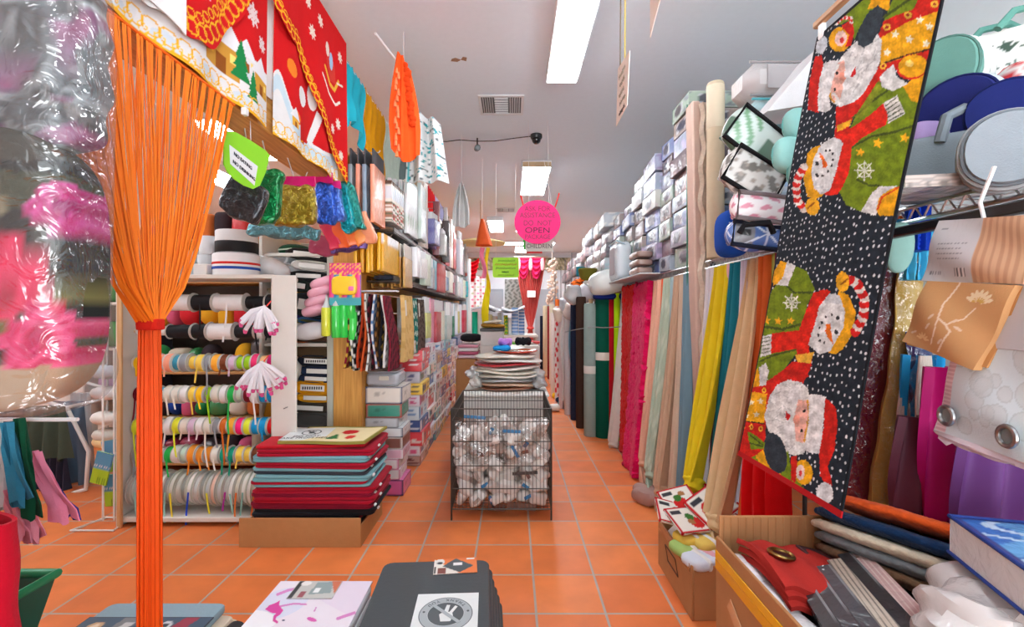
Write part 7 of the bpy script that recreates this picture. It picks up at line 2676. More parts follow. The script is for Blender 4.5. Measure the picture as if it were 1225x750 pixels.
pts = [loc2(*q) for q in ((268, 196), (272, 205), (280, 214), (292, 222), (303, 226), (311, 222), (318, 206), (323, 186), (318, 180), (300, 168), (282, 158), (268, 156))]
G().prism(pts, o0, U_, Z, .004).build('card', mat('paper', (138, 214, 26)), t)
pts = [loc2(*q) for q in ((275, 196), (304, 222), (308, 199), (274, 173))]
G().prism(pts, o0 + _gn * .002, U_, Z, .001).build('white_label', mat('paper', (226, 228, 232)), t)
Nn = U_.cross(Z)
VV = (Z * 1.0 - U_ * 0).normalized()
a0, a1 = gs(277, 181), gs(306, 206)
Ud = (a1 - a0).normalized()
Vd = Nn.cross(Ud) if Nn.cross(Ud).z > 0 else -Nn.cross(Ud)
for (s_, q) in (('NO EATING', (290, 192)), ('NO DRINKING', (291.5, 203.5))):
    lettering(s_, .02, gs(q[0], q[1] + 1) + _gn * .004, Ud, Z, mat('paper', (50, 52, 60)), t)
G().tube([gs(300, 168), (-1.13, 2.02, 2.15)], .0015, 5).build('hanging_string', mat('plastic', (220, 220, 220)), t)
# white hats behind the strings
for k, (px, py, d, w) in enumerate(((202, 158, 1.75, .19), (227, 200, 1.9, .18))):
    a = P(px, py, d)
    t = thing('white_hat', 'white felt disc showing through the orange strings, %s one' % ('larger', 'lower')[k], 'hat', (a.x, a.y, a.z - .1))
    G().sq(a, (w * 1.15, .12, w), .9, .9, rot('Y', 35), 26, 16).build('body', mat('felt', (224, 222, 224)), t)
    G().tube([a + Vector((0, 0, w * .45)), (a.x, a.y, 2.15)], .002, 5).build('hanging_string', mat('plastic', (230, 230, 230)), t)

# ================================================================ big flowered cushion bag at the near end
FD = .86


def peony(x, y, z):
    cv = Canvas(x, z, (34, 37, 36))
    nz = np.array([noise.noise(Vector((a * 3, b * 3, 1.0))) for a, b in zip(cv.U, cv.V)])
    n2 = np.array([noise.noise(Vector((a * 9, b * 9, 4.0))) for a, b in zip(cv.U, cv.V)])
    cv.mix(nz > .12, (66, 70, 50), .8)
    cv.mix(nz < -.25, (84, 80, 70), .6)
    cv.put(cv.V < -.66 + .08 * nz, (176, 152, 124))

    def flower(cx, cy, r, cols, k):
        a = np.arctan2(cv.V - cy, cv.U - cx)
        d = np.hypot((cv.U - cx), (cv.V - cy) * 1.0) / (r * (1 + .13 * np.sin(a * 5 + k) + .25 * n2))
        m = d < 1
        s = (np.sin(d * 13 + 2.2 * np.sin(a * 4 + k) + n2 * 4) + 1) / 2
        col = np.outer(1 - s, np.array(cols[0])) + np.outer(s, np.array(cols[1]))
        cv.c[m] = col[m]
        cv.mix(m & (d < .3), cols[2], .6)
    flower(.93, .42, .18, ((170, 30, 100), (206, 80, 150), (120, 20, 80)), 3)
    flower(.62, -.1, .3, ((170, 18, 56), (222, 50, 96), (120, 6, 36)), 4)
    flower(.34, .06, .2, ((214, 176, 206), (236, 214, 230), (206, 160, 190)), 5)
    flower(.8, -.47, .22, ((196, 30, 90), (232, 90, 140), (160, 20, 70)), 6)
    flower(.5, .42, .14, ((110, 100, 80), (150, 140, 110), (90, 80, 60)), 7)
    flower(.2, .5, .25, ((150, 40, 90), (206, 120, 160), (120, 30, 70)), 2)
    for (a, b, an) in ((.55, -.42, 40), (.42, -.3, 120), (.95, -.15, 80), (.4, .3, 30)):
        cv.ell(a, b, .1, .06, (110, 106, 66), an)
        cv.ell(a, b, .09, .008, (70, 70, 44), an)
    return cv.c


t = thing('cushion_bag', 'large flowered cushion in a clear zip bag hanging close to the shop entrance', 'cushion bag', (-.98, FD + .03, 1.1))
R = rot_z(10)
G().sq((-1.125, FD + .05, 1.40), (.56, .16, .56), .5, .4, R, 90, 90, paint=peony).build('cushion', mat('print_cloth'), t)


def film_sheen(x, y, z):  # greys painted as highlights and reflections of the crinkled film; purple is print
    cv = Canvas(x, z, (96, 102, 104))
    n1 = np.array([noise.noise(Vector((a * 4, b * 4, 9.0))) for a, b in zip(cv.U, cv.V)])
    n2 = np.array([noise.noise(Vector((a * 14, b * 11, 3.0))) for a, b in zip(cv.U, cv.V)])
    cv.mix(n2 > .08, (150, 156, 158), .8)
    cv.mix(n2 < -.2, (46, 50, 52), .7)
    cv.mix((n1 > .12), (124, 60, 104), .6)
    cv.mix((n1 > .3), (160, 66, 116), .5)
    cv.mix((n1 < -.3), (44, 48, 50), .7)
    return cv.c


G().sq((-1.125, FD + .06, 1.83), (.57, .1, .40), .4, .4, R, 90, 80, paint=film_sheen, fn=lambda q: q + Vector((0, .012 * math.sin(q.x * 40 + q.z * 60), .004 * math.sin(q.x * 70)))).build('sheen_cover', mat('print_wrap'), t)
G().sq((-1.14, FD + .045, 1.58), (.6, .19, .94), .22, .3, R, 60, 40, fn=lambda q: q + Vector((.006 * math.sin(q.z * 30), .012 * math.sin(q.z * 22 + q.x * 17), .006 * math.sin(q.x * 40)))).build('clear_bag', mat_film('bag_film', .12, (244, 245, 246), 16, .55, .05), t)
G().tube([(-1.06, FD + .08, 2.03), (-1.08, FD + .1, 2.3), (-1.1, .96, 2.43)], .006, 6).build('hanging_string', mat('plastic', (200, 200, 200)), t)

# ================================================================ low things at the near end
c = (-1.26, 1.02)
t = thing('red_sack', 'red felt sack standing beside the green basket', 'sack', (c[0], c[1], 0))


def sack(u, v):
    aa = u * 6.2832
    w = 1 + .04 * np.sin(v * 5)
    return np.stack([c[0] + .18 * w * np.sign(np.cos(aa)) * np.abs(np.cos(aa)) ** .5, c[1] + .035 * w * np.sign(np.sin(aa)) * np.abs(np.sin(aa)) ** .6 + .004 * np.sin(v * 30), .001 + v * (.88 - .02 * np.cos(aa))], 1)


G().sheet(sack, 48, 30, .008).build('body', mat('felt', (176, 10, 36)), t)
G().rbox((c[0], c[1], .82), (.31, .05, .01), .003).build('inside', mat('felt', (150, 12, 28)), t)
for nb_ in (0, 1):
    z0 = .004 + .256 * nb_
    t = thing('shopping_basket', ('lower green shopping basket under another one', 'green shopping basket with wide rim on top of another one')[nb_], 'basket', (-1.62, 1.3, z0))
    g = G()
    x0, x1, y0, y1, zt = -2.0, -1.41, 1.17, 1.45, z0 + .25
    ins = .05
    A = [(x0 + ins, y0 + ins, z0), (x1 - ins, y0 + ins, z0), (x1 - ins, y1 - ins, z0), (x0 + ins, y1 - ins, z0), (x0, y0, zt), (x1, y0, zt), (x1, y1, zt), (x0, y1, zt)]
    B = [(a + (.006 if a < -1.6 else -.006), b + (.006 if b < 1.3 else -.006), z + .006) for a, b, z in A]
    g.add(A + B, [(3, 2, 1, 0), (0, 1, 5, 4), (1, 2, 6, 5), (2, 3, 7, 6), (3, 0, 4, 7), (8, 9, 10, 11), (12, 13, 9, 8), (13, 14, 10, 9), (14, 15, 11, 10), (15, 12, 8, 11)])
    g.build('body', mat('plastic', (38, 92, 68)), t, smooth=30)
    G().tube([(x0, y0, zt), (x1, y0, zt), (x1, y1, zt), (x0, y1, zt)], .014, 10, closed=True).build('rim', mat('plastic', (20, 132, 84)), t)
one('pink_packet', 'pink packet lying in the green shopping basket', 'packet', G().sq((-1.6, 1.3, .42), (.2, .18, .1), .5, .5, None, 16, 8), mat('wrap', (220, 90, 130)))
# felt ribbons hanging beneath the cushion bag
for k, (px0, px1, py0, py1, cc, nm) in enumerate(((4, 26, 505, 596, (52, 130, 160), 'teal blue'), (20, 37, 500, 610, (16, 76, 52), 'dark green'), (8, 24, 585, 640, (226, 150, 170), 'pale pink'), (24, 42, 560, 640, (236, 160, 180), 'pink'), (33, 64, 540, 615, (232, 140, 170), 'rose pink'), (42, 66, 560, 612, (30, 50, 140), 'royal blue'), (-6, 8, 505, 600, (190, 196, 200), 'pale grey'))):
    a, b = P(px0, py0, 1.32 + .02 * k), P(px1, py1, 1.32 + .02 * k)
    sl = .06 if k in (4, 5) else .015

    def rf(u, v, a=a, b=b, sl=sl, k=k):
        q = 1 - v
        split = .012 * np.sign(np.sin(u * 12.6)) * q
        return np.stack([a.x + u * (b.x - a.x) * (.5 + .5 * q) + sl * q + split, a.y + .012 * np.sin(u * 9 + v * 4), b.z + v * (a.z - b.z) - .03 * np.abs(np.sin(u * 6.3 + k)) * (q > .97)], 1)
    one('felt_ribbon', nm + ' felt ribbon hanging under the flowered cushion bag', 'ribbon', G().sheet(rf, 16, 16, .003), mat('felt', cc), 'felt ribbons under the cushion bag')
p = P(20, 500, 1.4)
one('ribbon_rod', 'thin white rod carrying the felt ribbons', 'rod', G().tube([(-2.2, 1.38, p.z), (-1.28, 1.38, p.z)], .006, 6), mat('paint', (226, 226, 226)))

# low clothes rack behind
t = thing('clothes_rack', 'low white tube clothes rack with skirts and jeans near the side aisle', 'clothes rack', (-3.4, 3.5, 0))
for yy in (3.45, 4.0):
    G().tube([P(62, 608, 3.4) + Vector((-.2, yy - 3.4, 0)), (-3.14, yy, .02), (-3.12, yy, .3), (-3.28, yy, .62), (-3.9, yy, .8)], .014, 8).build('side_frame', mat('paint', (232, 232, 230)), t)
G().tube([(-3.3, 3.45, .62), (-3.3, 4.0, .62)], .012, 8).build('cross_bar', mat('paint', (232, 232, 230)), t)
G().tube([(-3.9, 3.45, .8), (-3.9, 4.0, .8)], .012, 8).build('cross_bar', mat('paint', (232, 232, 230)), t)


def garment(px0, px1, py0, py1, d, cc, nm, flare=1.1, slant=0, ruff=3):
    a, b = P(px0, py0, d), P(px1, py1, d)

    def gf(u, v):
        q = 1 - v
        w = (b.x - a.x) * (1 / flare + (1 - 1 / flare) * q)
        return np.stack([(a.x + b.x) / 2 + (u - .5) * w + slant * q, d + .03 * np.sin(u * ruff * 6.28 + q) * (.4 + q), b.z + v * (a.z - b.z) - .015 * np.sin(u * ruff * 6.28) * (q > .95)], 1)
    one('garment', nm, 'clothing', G().sheet(gf, 36, 16, .012), mat('cloth', cc), 'clothes on the low rack')


garment(24, 84, 486, 550, 3.36, (72, 84, 72), 'grey green pleated skirt on the low white rack', 1.25)
garment(36, 84, 545, 598, 3.5, (56, 58, 78), 'dark navy ruffled skirt under the green one', 1.2, 0, 5)
garment(58, 100, 480, 592, 3.62, (98, 118, 140), 'blue grey jeans hanging on the low white rack', 1.0, .06, 2)
garment(84, 108, 470, 580, 3.8, (206, 206, 208), 'white garment hanging behind the jeans', 1.0, .02, 3)
garment(-20, 40, 490, 600, 3.66, (40, 44, 52), 'dark garment hanging deep in the low rack', 1.1, 0, 3)
t = thing('card_stand', 'white wire stand with lime and blue card packs beside the ribbon rack', 'stand', (-2.5, 2.9, 0))
for xx in (-2.56, -2.49):
    G().tube([(xx, 2.93, .02), (xx, 2.93, 1.1)], .006, 6).build('upright', mat('paint', (232, 232, 230)), t)
G().tube([(-2.66, 2.82, .008), (-2.4, 2.82, .008), (-2.44, 3.0, .008), (-2.6, 3.0, .008)], .006, 6, closed=True).build('base', mat('paint', (232, 232, 230)), t)


def lime(u, v, f):
    c = np.tile(np.array((166, 206, 40), float), (len(u), 1))
    c[(v > .45)] = (80, 150, 190)
    c[(v > .5) & (v < .6) & (np.sin(u * 40) > 0)] = (226, 226, 226)
    c[(v < .25) & (u > .3) & (np.sin(u * 60) > 0)] = (110, 150, 30)
    return c


for k, (px, py, d, an) in enumerate(((122, 560, 2.92, 14), (134, 545, 2.98, -10), (135, 586, 2.96, -4))):
    a = P(px, py, d)
    G().pack(a, (.1, .012, .2), rot('Y', an), lime, nu=16, nv=16).build('card_pack', mat('print_paper'), t)
for k, (px, py, cc, nm) in enumerate(((128, 500, (226, 222, 216), 'white'), (130, 520, (206, 200, 190), 'oat'), (128, 470, (222, 220, 220), 'milky'), (130, 528, (226, 200, 150), 'striped'), (126, 445, (200, 206, 214), 'pale blue'))):
    a = P(px, py, 3.4)
    one('yarn_ball', nm + ' yarn ball hanging past the ribbon rack post', 'yarn', G().sq(a, (.2, .16, .1), .9, .9, rot('Y', 5), 18, 10), mat('felt', cc), 'yarn balls behind the ribbon rack')
one('yarn_pole', 'thin pole carrying the yarn balls behind the card stand', 'pole', G().tube([(-2.94, 3.4, 0), (-2.94, 3.4, 1.25)], .008, 6), mat('paint', (200, 200, 200)))
one('black_drape', 'black cloth hanging behind the card stand', 'cloth', G().sheet(lambda u, v: np.stack([-3.25 + u * .4, 3.9 + .03 * np.sin(u * 14), .08 + v * 1.3], 1), 20, 8, .01), mat('cloth', (32, 32, 40)))
# shelf of yarn and notions right behind the ribbon rack
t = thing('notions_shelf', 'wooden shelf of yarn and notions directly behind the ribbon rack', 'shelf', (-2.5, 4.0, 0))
for zz in (.08, .45, .82, 1.19, 1.56, 1.9):
    G().box(-3.05, -1.83, 3.8, 4.2, zz, zz + .02).build('shelf_board', mat_wood((206, 160, 100), (180, 130, 76), axis='X'), t)
G().box(-3.07, -3.05, 3.8, 4.2, 0, 1.92).build('side_panel', mat('paint', (210, 204, 196)), t)
G().box(-1.83, -1.81, 3.8, 4.2, 0, 1.92).build('side_panel', mat('paint', (210, 204, 196)), t)
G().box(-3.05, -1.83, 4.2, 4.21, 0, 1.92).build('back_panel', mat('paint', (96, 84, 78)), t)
YC = [((206, 40, 50), 'red'), ((30, 70, 160), 'blue'), ((40, 130, 70), 'green'), ((232, 226, 214), 'white'), ((230, 170, 40), 'amber'), ((60, 50, 56), 'black'), ((220, 120, 60), 'apricot'), ((150, 40, 70), 'wine'), ((200, 190, 170), 'oat'), ((120, 90, 150), 'violet'), ((220, 100, 140), 'pink')]
lv = ['bottom', 'second', 'third', 'fourth', 'fifth', 'top']
for si, zz in enumerate((.1, .47, .84, 1.21, 1.58, 1.92)):
    x, n = -3.0, 0
    while x < -1.98:
        w, h = random.uniform(.1, .17), random.uniform(.12, .26)
        cc, nm = random.choice(YC)
        one('yarn_bundle', '%s yarn bundle, %s along the %s board of the notions shelf' % (nm, ORD[n], lv[si]), 'yarn', G().sq((x + w / 2, 3.92, zz + h / 2), (w, .2, h), random.choice([.35, .6, .9]), .7, None, 16, 10), mat(random.choice(['felt', 'wrap', 'satin']), cc), 'yarn bundles on the notions shelf')
        x += w + .005
        n += 1
# side room behind the ribbon rack: shelves along the far side
for si in range(1):
    y0 = 4.6 + 1.3 * si
    t = thing('side_shelf', 'tall white shelf in the side room past the notions shelf', 'shelf', (-3.6, y0 + .6, 0))
    for zz in (.05, .5, .95, 1.4, 1.85):
        G().box(-4.2, -3.1, y0, y0 + 1.2, zz, zz + .025).build('shelf_board', mat('paint', (216, 212, 204)), t)
    for xx in (-4.22, -3.1):
        G().box(xx, xx + .02, y0, y0 + 1.2, 0, 1.9).build('side_panel', mat('paint', (222, 218, 210)), t)
    n = 0
    for zz in (.08, .53, .98, 1.43, 1.88):
        x = -4.15
        while x < -3.25:
            w = random.uniform(.14, .26)
            h = random.uniform(.18, .36)
            n += 1
            cc, nm = random.choice([((206, 60, 70), 'red'), ((60, 90, 160), 'blue'), ((226, 220, 210), 'white'), ((230, 180, 60), 'yellow'), ((90, 140, 90), 'green'), ((180, 150, 190), 'lilac'), ((60, 60, 66), 'black'), ((220, 140, 90), 'apricot'), ((214, 196, 170), 'beige')])
            one('fabric_bundle', '%s fabric bundle, %s on the tall white shelf of the side room' % (nm, ORD[min(n - 1, 38)]), 'fabric bundle', G().sq((x + w / 2, y0 + .25, zz + h / 2), (w, .4, h), .4, .4, None, 14, 8), mat('felt', cc), 'fabric bundles in the side room')
            x += w + .01

# ================================================================ stack of place mats on the cardboard tray
t = thing('cardboard_tray', 'low brown cardboard tray under the stack of red and teal mats', 'cardboard tray', (-1.2, 2.85, 0))
for (a, b, c_, d_) in ((-1.535, -.85, 2.63, 2.638), (-1.535, -.85, 3.06, 3.068), (-1.535, -1.527, 2.638, 3.06), (-.858, -.85, 2.638, 3.06)):
    G().box(a, b, c_, d_, 0, .165 if c_ < 2.635 else .12, .002).build('side', mat('card', (186, 136, 88)), t)
G().box(-1.527, -.858, 2.638, 3.06, 0, .008, .002).build('bottom', mat('card', (180, 130, 84)), t)


def mat_slab(cx, cy, z, w, d, th, col, R, kind='felt', cr=.03, wave=.004, edge=None):
    pts = []
    for (sx, sy, a0) in ((1, 1, 0), (-1, 1, 90), (-1, -1, 180), (1, -1, 270)):
        for k in range(5):
            a = math.radians(a0 + 22.5 * k)
            pts.append((sx * (w / 2 - cr) + cr * math.cos(a), sy * (d / 2 - cr) + cr * math.sin(a)))
    g = G()
    vs = []
    n = len(pts)
    for (zz, sc) in ((0, .985), (th * .2, 1), (th * .8, 1), (th, .985)):
        for a, b in pts:
            q = R @ Vector((a * sc, b * sc, 0))
            vs.append((cx + q.x, cy + q.y, z + zz + wave * math.sin(a * 9 + z * 90)))
    fs = []
    for r_ in range(3):
        for k in range(n):
            k2 = (k + 1) % n
            fs.append((r_ * n + k, r_ * n + k2, (r_ + 1) * n + k2, (r_ + 1) * n + k))
    fs.append(tuple(range(n))[::-1])
    fs.append(tuple(3 * n + k for k in range(n)))
    g.add(vs, fs)
    return g


MS = ['black', 'black', 'maroon', 'maroon', 'crimson', 'crimson', 'maroon', 'crimson', 'crimson', 'teal', 'crimson', 'teal', 'teal', 'charcoal', 'teal', 'crimson', 'crimson', 'teal', 'teal', 'crimson', 'crimson']
MC = {'black': (30, 28, 32), 'maroon': (126, 16, 42), 'crimson': (168, 22, 46), 'teal': (120, 170, 178), 'charcoal': (56, 60, 66)}
z = .012
lvl = {}
mz = .012
for k in range(7):
    th = .021
    x_ = -1.17 + .02
    cc = ('black', 'maroon', 'black', 'maroon', 'black', 'maroon', 'black')[k]
    one('floor_mat', '%s mat low in the cardboard tray, %s from the tray bottom' % (cc, ORD[k]), 'mat', mat_slab(-1.18, 2.85, mz, .6, .38, th - .001, None, rot_z(random.uniform(-1, 1))), mat('felt', MC[cc]), 'mats stacked in the cardboard tray')
    mz += th
z = max(mz, .168)
for k, cn_ in enumerate(MS):
    th = .0178
    off = .012 * math.sin(k * 1.7) + (.02 if k < 9 else 0)
    R = rot_z(random.uniform(-2.5, 2.5))
    cxm, cym = -1.16 + off + .0012 * k, 2.85 + .006 * math.sin(k)
    t = thing('floor_mat', '%s mat, %s above the rim of the cardboard tray' % (cn_, ORD[k]), 'mat', (cxm, cym, z), 'mats stacked in the cardboard tray')
    mat_slab(cxm, cym, z, .69 - .03 * (k > 8), .4, th - .001, None, R, wave=.0016).build('mat', mat('felt', jit(MC[cn_], 4)), t)
    if k % 2 == 0:
        q = Vector((cxm, cym, z)) + R @ Vector((.345 - .03 * (k > 8) * .5, -.1 + .05 * math.sin(k * 2), .006))
        G().rbox(q, (.02, .03, .008), .002, rot('Y', 30)).build('tag', mat('paper', (228, 226, 224)), t)
    z += th
for k in range(2):
    def cream_p(p, u, v):
        y = Canvas(p[:, 0], p[:, 1], (226, 210, 166))
        y.ell(-1.0, 2.9, .05, .05, (196, 40, 40))
        y.poly([(-1.1, 2.74), (-1.02, 2.74), (-1.06, 2.86)], (60, 120, 70))
        y.ell(-.96, 2.78, .03, .04, (206, 60, 50))
        y.ell(-1.2, 2.95, .04, .03, (90, 140, 70))
        y.put((u < .03) | (u > .97) | (v < .05) | (v > .95), (150, 140, 70))
        return y.c
one('floor_mat', 'red dotted mat, topmost red one under the cream mat', 'mat', mat_slab(-1.17, 2.87, z, .62, .38, .016, None, rot_z(4), wave=.002), mat('felt', (190, 26, 40)), 'mats stacked in the cardboard tray')
z += .017


def cream(u, v):
    q = rot_z(-5)
    a, b = (u - .5) * .52, (v - .5) * .36
    return np.stack([-1.08 + a * q[0][0] + b * q[0][1], 2.86 + a * q[1][0] + b * q[1][1], z + .016 + .02 * (u - .2) * (u > .2) + .004 * np.sin(u * 6)], 1)


one('floor_mat', 'cream mat with tree print and green border on top of the stack', 'mat', G().sheet(cream, 60, 40, .015, paint=cream_p), mat('print_cloth'), 'mats stacked in the cardboard tray')
# paper notice on top
NP = mat('paper', (222, 226, 226))
GRY = mat('paper', (84, 90, 94))


def notice(t, O, U, V, w, h, ringr, words, ring_c, full=False):
    """white paper with a crossed-out hand in a ring; words around or under the ring"""
    O, U, V = Vector(O), Vector(U).normalized(), Vector(V).normalized()
    n = U.cross(V)
    G().prism([(-w / 2, -h / 2), (w / 2, -h / 2), (w / 2, h / 2), (-w / 2, h / 2)], O + n * .002, U, V, .001).build('paper', NP, t)
    C0 = O + U * ring_c[0] + V * ring_c[1] + n * .0026

    def ring(r0, r1, m_, lift, nm):
        k = 48
        vs, fs = [], []
        for i in range(k):
            a = 2 * math.pi * i / k
            for r_ in (r0, r1):
                vs.append(C0 + n * lift + U * r_ * math.cos(a) + V * r_ * math.sin(a))
        for i in range(k):
            j = (i + 1) % k
            fs.append((2 * i, 2 * i + 1, 2 * j + 1, 2 * j))
        G().add(vs, fs).build(nm, m_, t)
    LG = mat('paper', (166, 174, 178))
    if full:
        ring(ringr * .68, ringr * .97, LG, 0, 'ring')
        ring(ringr * .97, ringr, GRY, 0, 'ring_outline')
        ring(0.0005, ringr * .67, GRY, 0, 'disc')
    else:
        ring(ringr * .86, ringr, GRY, 0, 'ring')
    hand = [(-.2, -.55), (.25, -.55), (.35, -.2), (.3, .05), (.52, .5), (.4, .58), (.16, .1), (.1, .12), (.16, .62), (.0, .64), (-.1, .12), (-.3, -.05)]
    s = ringr * .8
    G().prism([(a * s, b * s) for a, b in hand], C0 + n * .0012, U, V, .0008).build('hand_symbol', NP if full else GRY, t)
    d1 = (U * -.72 + V * .72)
    d2 = d1.cross(n).normalized()
    q = ringr * (.75 if full else .88)
    G().prism([(-q, -ringr * .07), (q, -ringr * .07), (q, ringr * .07), (-q, ringr * .07)], C0 + n * .0022, d1, n.cross(d1), .0008).build('crossing_bar', LG if full else GRY, t)
    if full:
        # words set around the ring, read from the far side
        wd = words[::-1]
        m_ = len(words)
        for i, ch in enumerate(words):
            if ch == ' ':
                continue
            a = math.radians(90 + (i - (m_ - 1) / 2) * 13)
            r_ = ringr * .82
            tang = (U * -math.sin(a) + V * math.cos(a))
            lettering(ch, ringr * .2, C0 + n * .0012 + U * r_ * math.cos(a) + V * r_ * math.sin(a), tang, -(U * math.cos(a) + V * math.sin(a)), GRY, t, depth=.0003)
        for sg in (-1, 1):
            G().prism([(ringr * .05 * math.cos(i * .785), ringr * .05 * math.sin(i * .785)) for i in range(8)], C0 + n * .0016 + U * sg * ringr * .82 + V * ringr * .12, U, V, .0005).build('dot', GRY, t)
    else:
        for i, s_ in enumerate(words):
            lettering(s_, h * .15, C0 - V * (ringr + h * (.1 + .14 * i)) + n * .0005, U, V, mat('paper', (70, 74, 78)), t, depth=.0003)


t = thing('paper_notice', 'white paper with crossed-out hand lying on the cream mat', 'notice', (-1.22, 2.8, z + .02))
zz = z + .022
notice(t, (-1.24, 2.85, zz), (1, .06, .0), (-.06, 1, .02), .25, .26, .058, ['DO NOT', 'TAKE FROM HERE'], (.01, .03))

# ================================================================ mats at the bottom of the picture


def stack(cx, cy, n, w, d, th, col, rotd, label, offs, kind='foam', cr=.04, cols=None, group=None):
    z = .003
    for k in range(n):
        o = offs(n - 1 - k)
        cc = cols[k] if cols else jit(col, 4)
        one('door_mat', label % (ORD[k] + ' up'), 'door mat', mat_slab(cx + o, cy + .004 * math.sin(k * 2), z, w, d, th - .001, None, rot_z(rotd + .5 * math.sin(k * 3)), cr=cr, wave=.0006), mat(kind, cc), group)
        z += th
    return z


z = stack(-.31, 1.70, 6, .46, .76, .036, (62, 68, 72), 3, 'dark grey door mat in the pile near the entrance, %s', lambda k: .011 * k, group='dark grey door mats')
# bevelled rim of the top mat and its cards
t = thing('mat_card', 'orange and grey product card on the dark grey door mats', 'card', (-.2, 2.03, z))


def prod(u, v, f):
    cv = Canvas(u, v, (226, 120, 60))
    cv.poly([(0, 0), (.6, 0), (0, 1)], (226, 222, 214))
    cv.poly([(.2, .5), (.5, 1.0), (.92, .45), (.6, .05)], (70, 80, 86))
    cv.rect(.45, .65, .52, .7, (232, 232, 232))
    cv.ell(.13, .8, .11, .2, (214, 214, 210))
    cv.ell(.13, .72, .07, .08, (40, 40, 42))
    cv.rect(.1, .28, .02, .4, (120, 60, 50))
    cv.rect(0, .06, .05, .5, (60, 60, 60))
    cv.rect(.75, .95, .9, 1, (240, 238, 234))
    return cv.c


a, b = P(519, 686, 2.02), P(567, 659, 2.13)
G().pack((-.245, 2.03, z + .002), (.185, .12, .002), rot_z(6), prod, nu=48, nv=32).build('card', mat('print_paper'), t)
t = thing('paper_notice', 'white paper with THANK YOU ring and crossed-out hand on the dark grey mats', 'notice', (-.24, 1.68, z))
notice(t, (-.24, 1.675, z), (math.cos(.05), math.sin(.05), 0), (-math.sin(.05), math.cos(.05), 0), .235, .31, .098, 'THANK YOU', (0, .03), full=True)

z2 = stack(-.78, 1.6, 5, .39, .74, .036, (226, 222, 228), 0, 'pale pink flamingo print door mat in the pile beside the dark grey ones, %s', lambda k: .004 * k, kind='foam', group='flamingo print door mats')


def flam(p, u, v):
    px, py = proj(p)
    c = Canvas(px, py, (226, 218, 228))
    nz = np.sin(p[:, 0] * 9 + 2 * np.sin(p[:, 1] * 7))
    c.mix(nz > .1, (220, 206, 224), .7)
    c.mix(c.inell(336, 722, 36, 16, -20), (206, 212, 232), .8)
    c.mix(c.inell(305, 742, 26, 12, 0), (236, 236, 240), .9)
    PK, PM = (206, 62, 150), (206, 130, 190)
    c.line([(332, 711), (345, 706), (355, 704)], 1.6, PM)
    c.poly([(317, 729), (322, 724), (330, 721), (335, 718), (334, 724), (338, 729), (332, 734), (324, 733)], PK)
    c.line([(333, 728), (337, 730), (334, 734), (329, 737), (328, 742), (331, 744)], 1.7, PK)
    c.line([(336, 725), (352, 722), (366, 723)], 1.1, PM)
    c.ell(339, 742, 2, 1, (50, 60, 100))
    c.ell(373, 741, 6, 2.4, (206, 90, 170), 15)
    c.line([(404, 740), (412, 737), (424, 733)], 1.8, PM)
    c.ell(430, 737, 3, 2, PK)
    c.line([(376, 731), (378, 727)], .8, PM)
    return c.c


one('flamingo_mat', 'pale door mat with pink flamingo print, top of its pile', 'door mat', G().sheet(lambda u, v: np.stack([-.973 + .386 * u, 1.235 + .735 * v, 0 * u + z2 + .006], 1), 170, 260, .005, paint=flam), mat('print_paper'), 'flamingo print door mats')
t = thing('mat_card', 'product card with flamingo mats picture on the pale pile', 'card', (-.8, 1.95, z2 + .008))


def prod2(u, v, f):
    cv = Canvas(u, v, (190, 190, 186))
    cv.rect(0, .12, 0, 1, (50, 54, 58))
    cv.ell(.2, .85, .12, .14, (226, 226, 222))
    cv.poly([(.4, .2), (.45, .9), (.8, .95), (.9, .3)], (140, 156, 156))
    cv.rect(.48, .62, .3, .6, (228, 232, 232))
    cv.poly([(.75, 1), (1, 1), (1, .2)], (200, 110, 80))
    cv.rect(.2, .34, .05, .4, (150, 80, 90))
    return cv.c


G().pack((-.8, 1.905, z2 + .0085), (.18, .12, .002), rot('Z', 0), prod2, nu=40, nv=30).build('card', mat('print_paper'), t)

zc = .003
for k in range(3):
    one('door_mat', '%s door mat in the low pile beside the orange strings' % ('lowest cream', 'middle cream', 'upper cream')[k], 'door mat', mat_slab(-1.37 - .016 * k, 1.57, zc, .5, .78 - .03 * k, .026, None, rot_z(-2 * k), wave=.0006), mat('foam', (206, 192, 172)), 'blue grey and cream door mats')
    zc += .027
one('door_mat', 'blue grey door mat on top of the cream ones', 'door mat', mat_slab(-1.42, 1.565, zc, .48, .76, .03, None, rot_z(0), wave=.0004), mat('foam', (134, 160, 172)), 'blue grey and cream door mats')
zc += .031


def sleeve(p, u, v):
    cv = Canvas(u, v, (44, 52, 62))
    cv.rect(0, 1, .86, 1, (60, 84, 104))
    cv.ell(.14, .9, .06, .055, (196, 160, 120))
    cv.ell(.14, .9, .035, .035, (226, 206, 180))
    cv.poly([(.24, .8), (.3, .99), (.44, .99), (.4, .8)], (120, 120, 122))
    cv.poly([(.3, .82), (.35, .95), (.42, .95), (.39, .82)], (196, 196, 196))
    cv.poly([(.46, .8), (.5, .98), (.56, .98), (.54, .8)], (170, 170, 170))
    cv.ell(.68, .92, .05, .04, (206, 210, 214))
    cv.ell(.68, .92, .03, .02, (40, 50, 60))
    cv.poly([(.74, .9), (.78, .99), (.9, .99), (.86, .9)], (150, 50, 70))
    cv.rect(.78, .88, .84, .9, (214, 214, 214))
    return cv.c


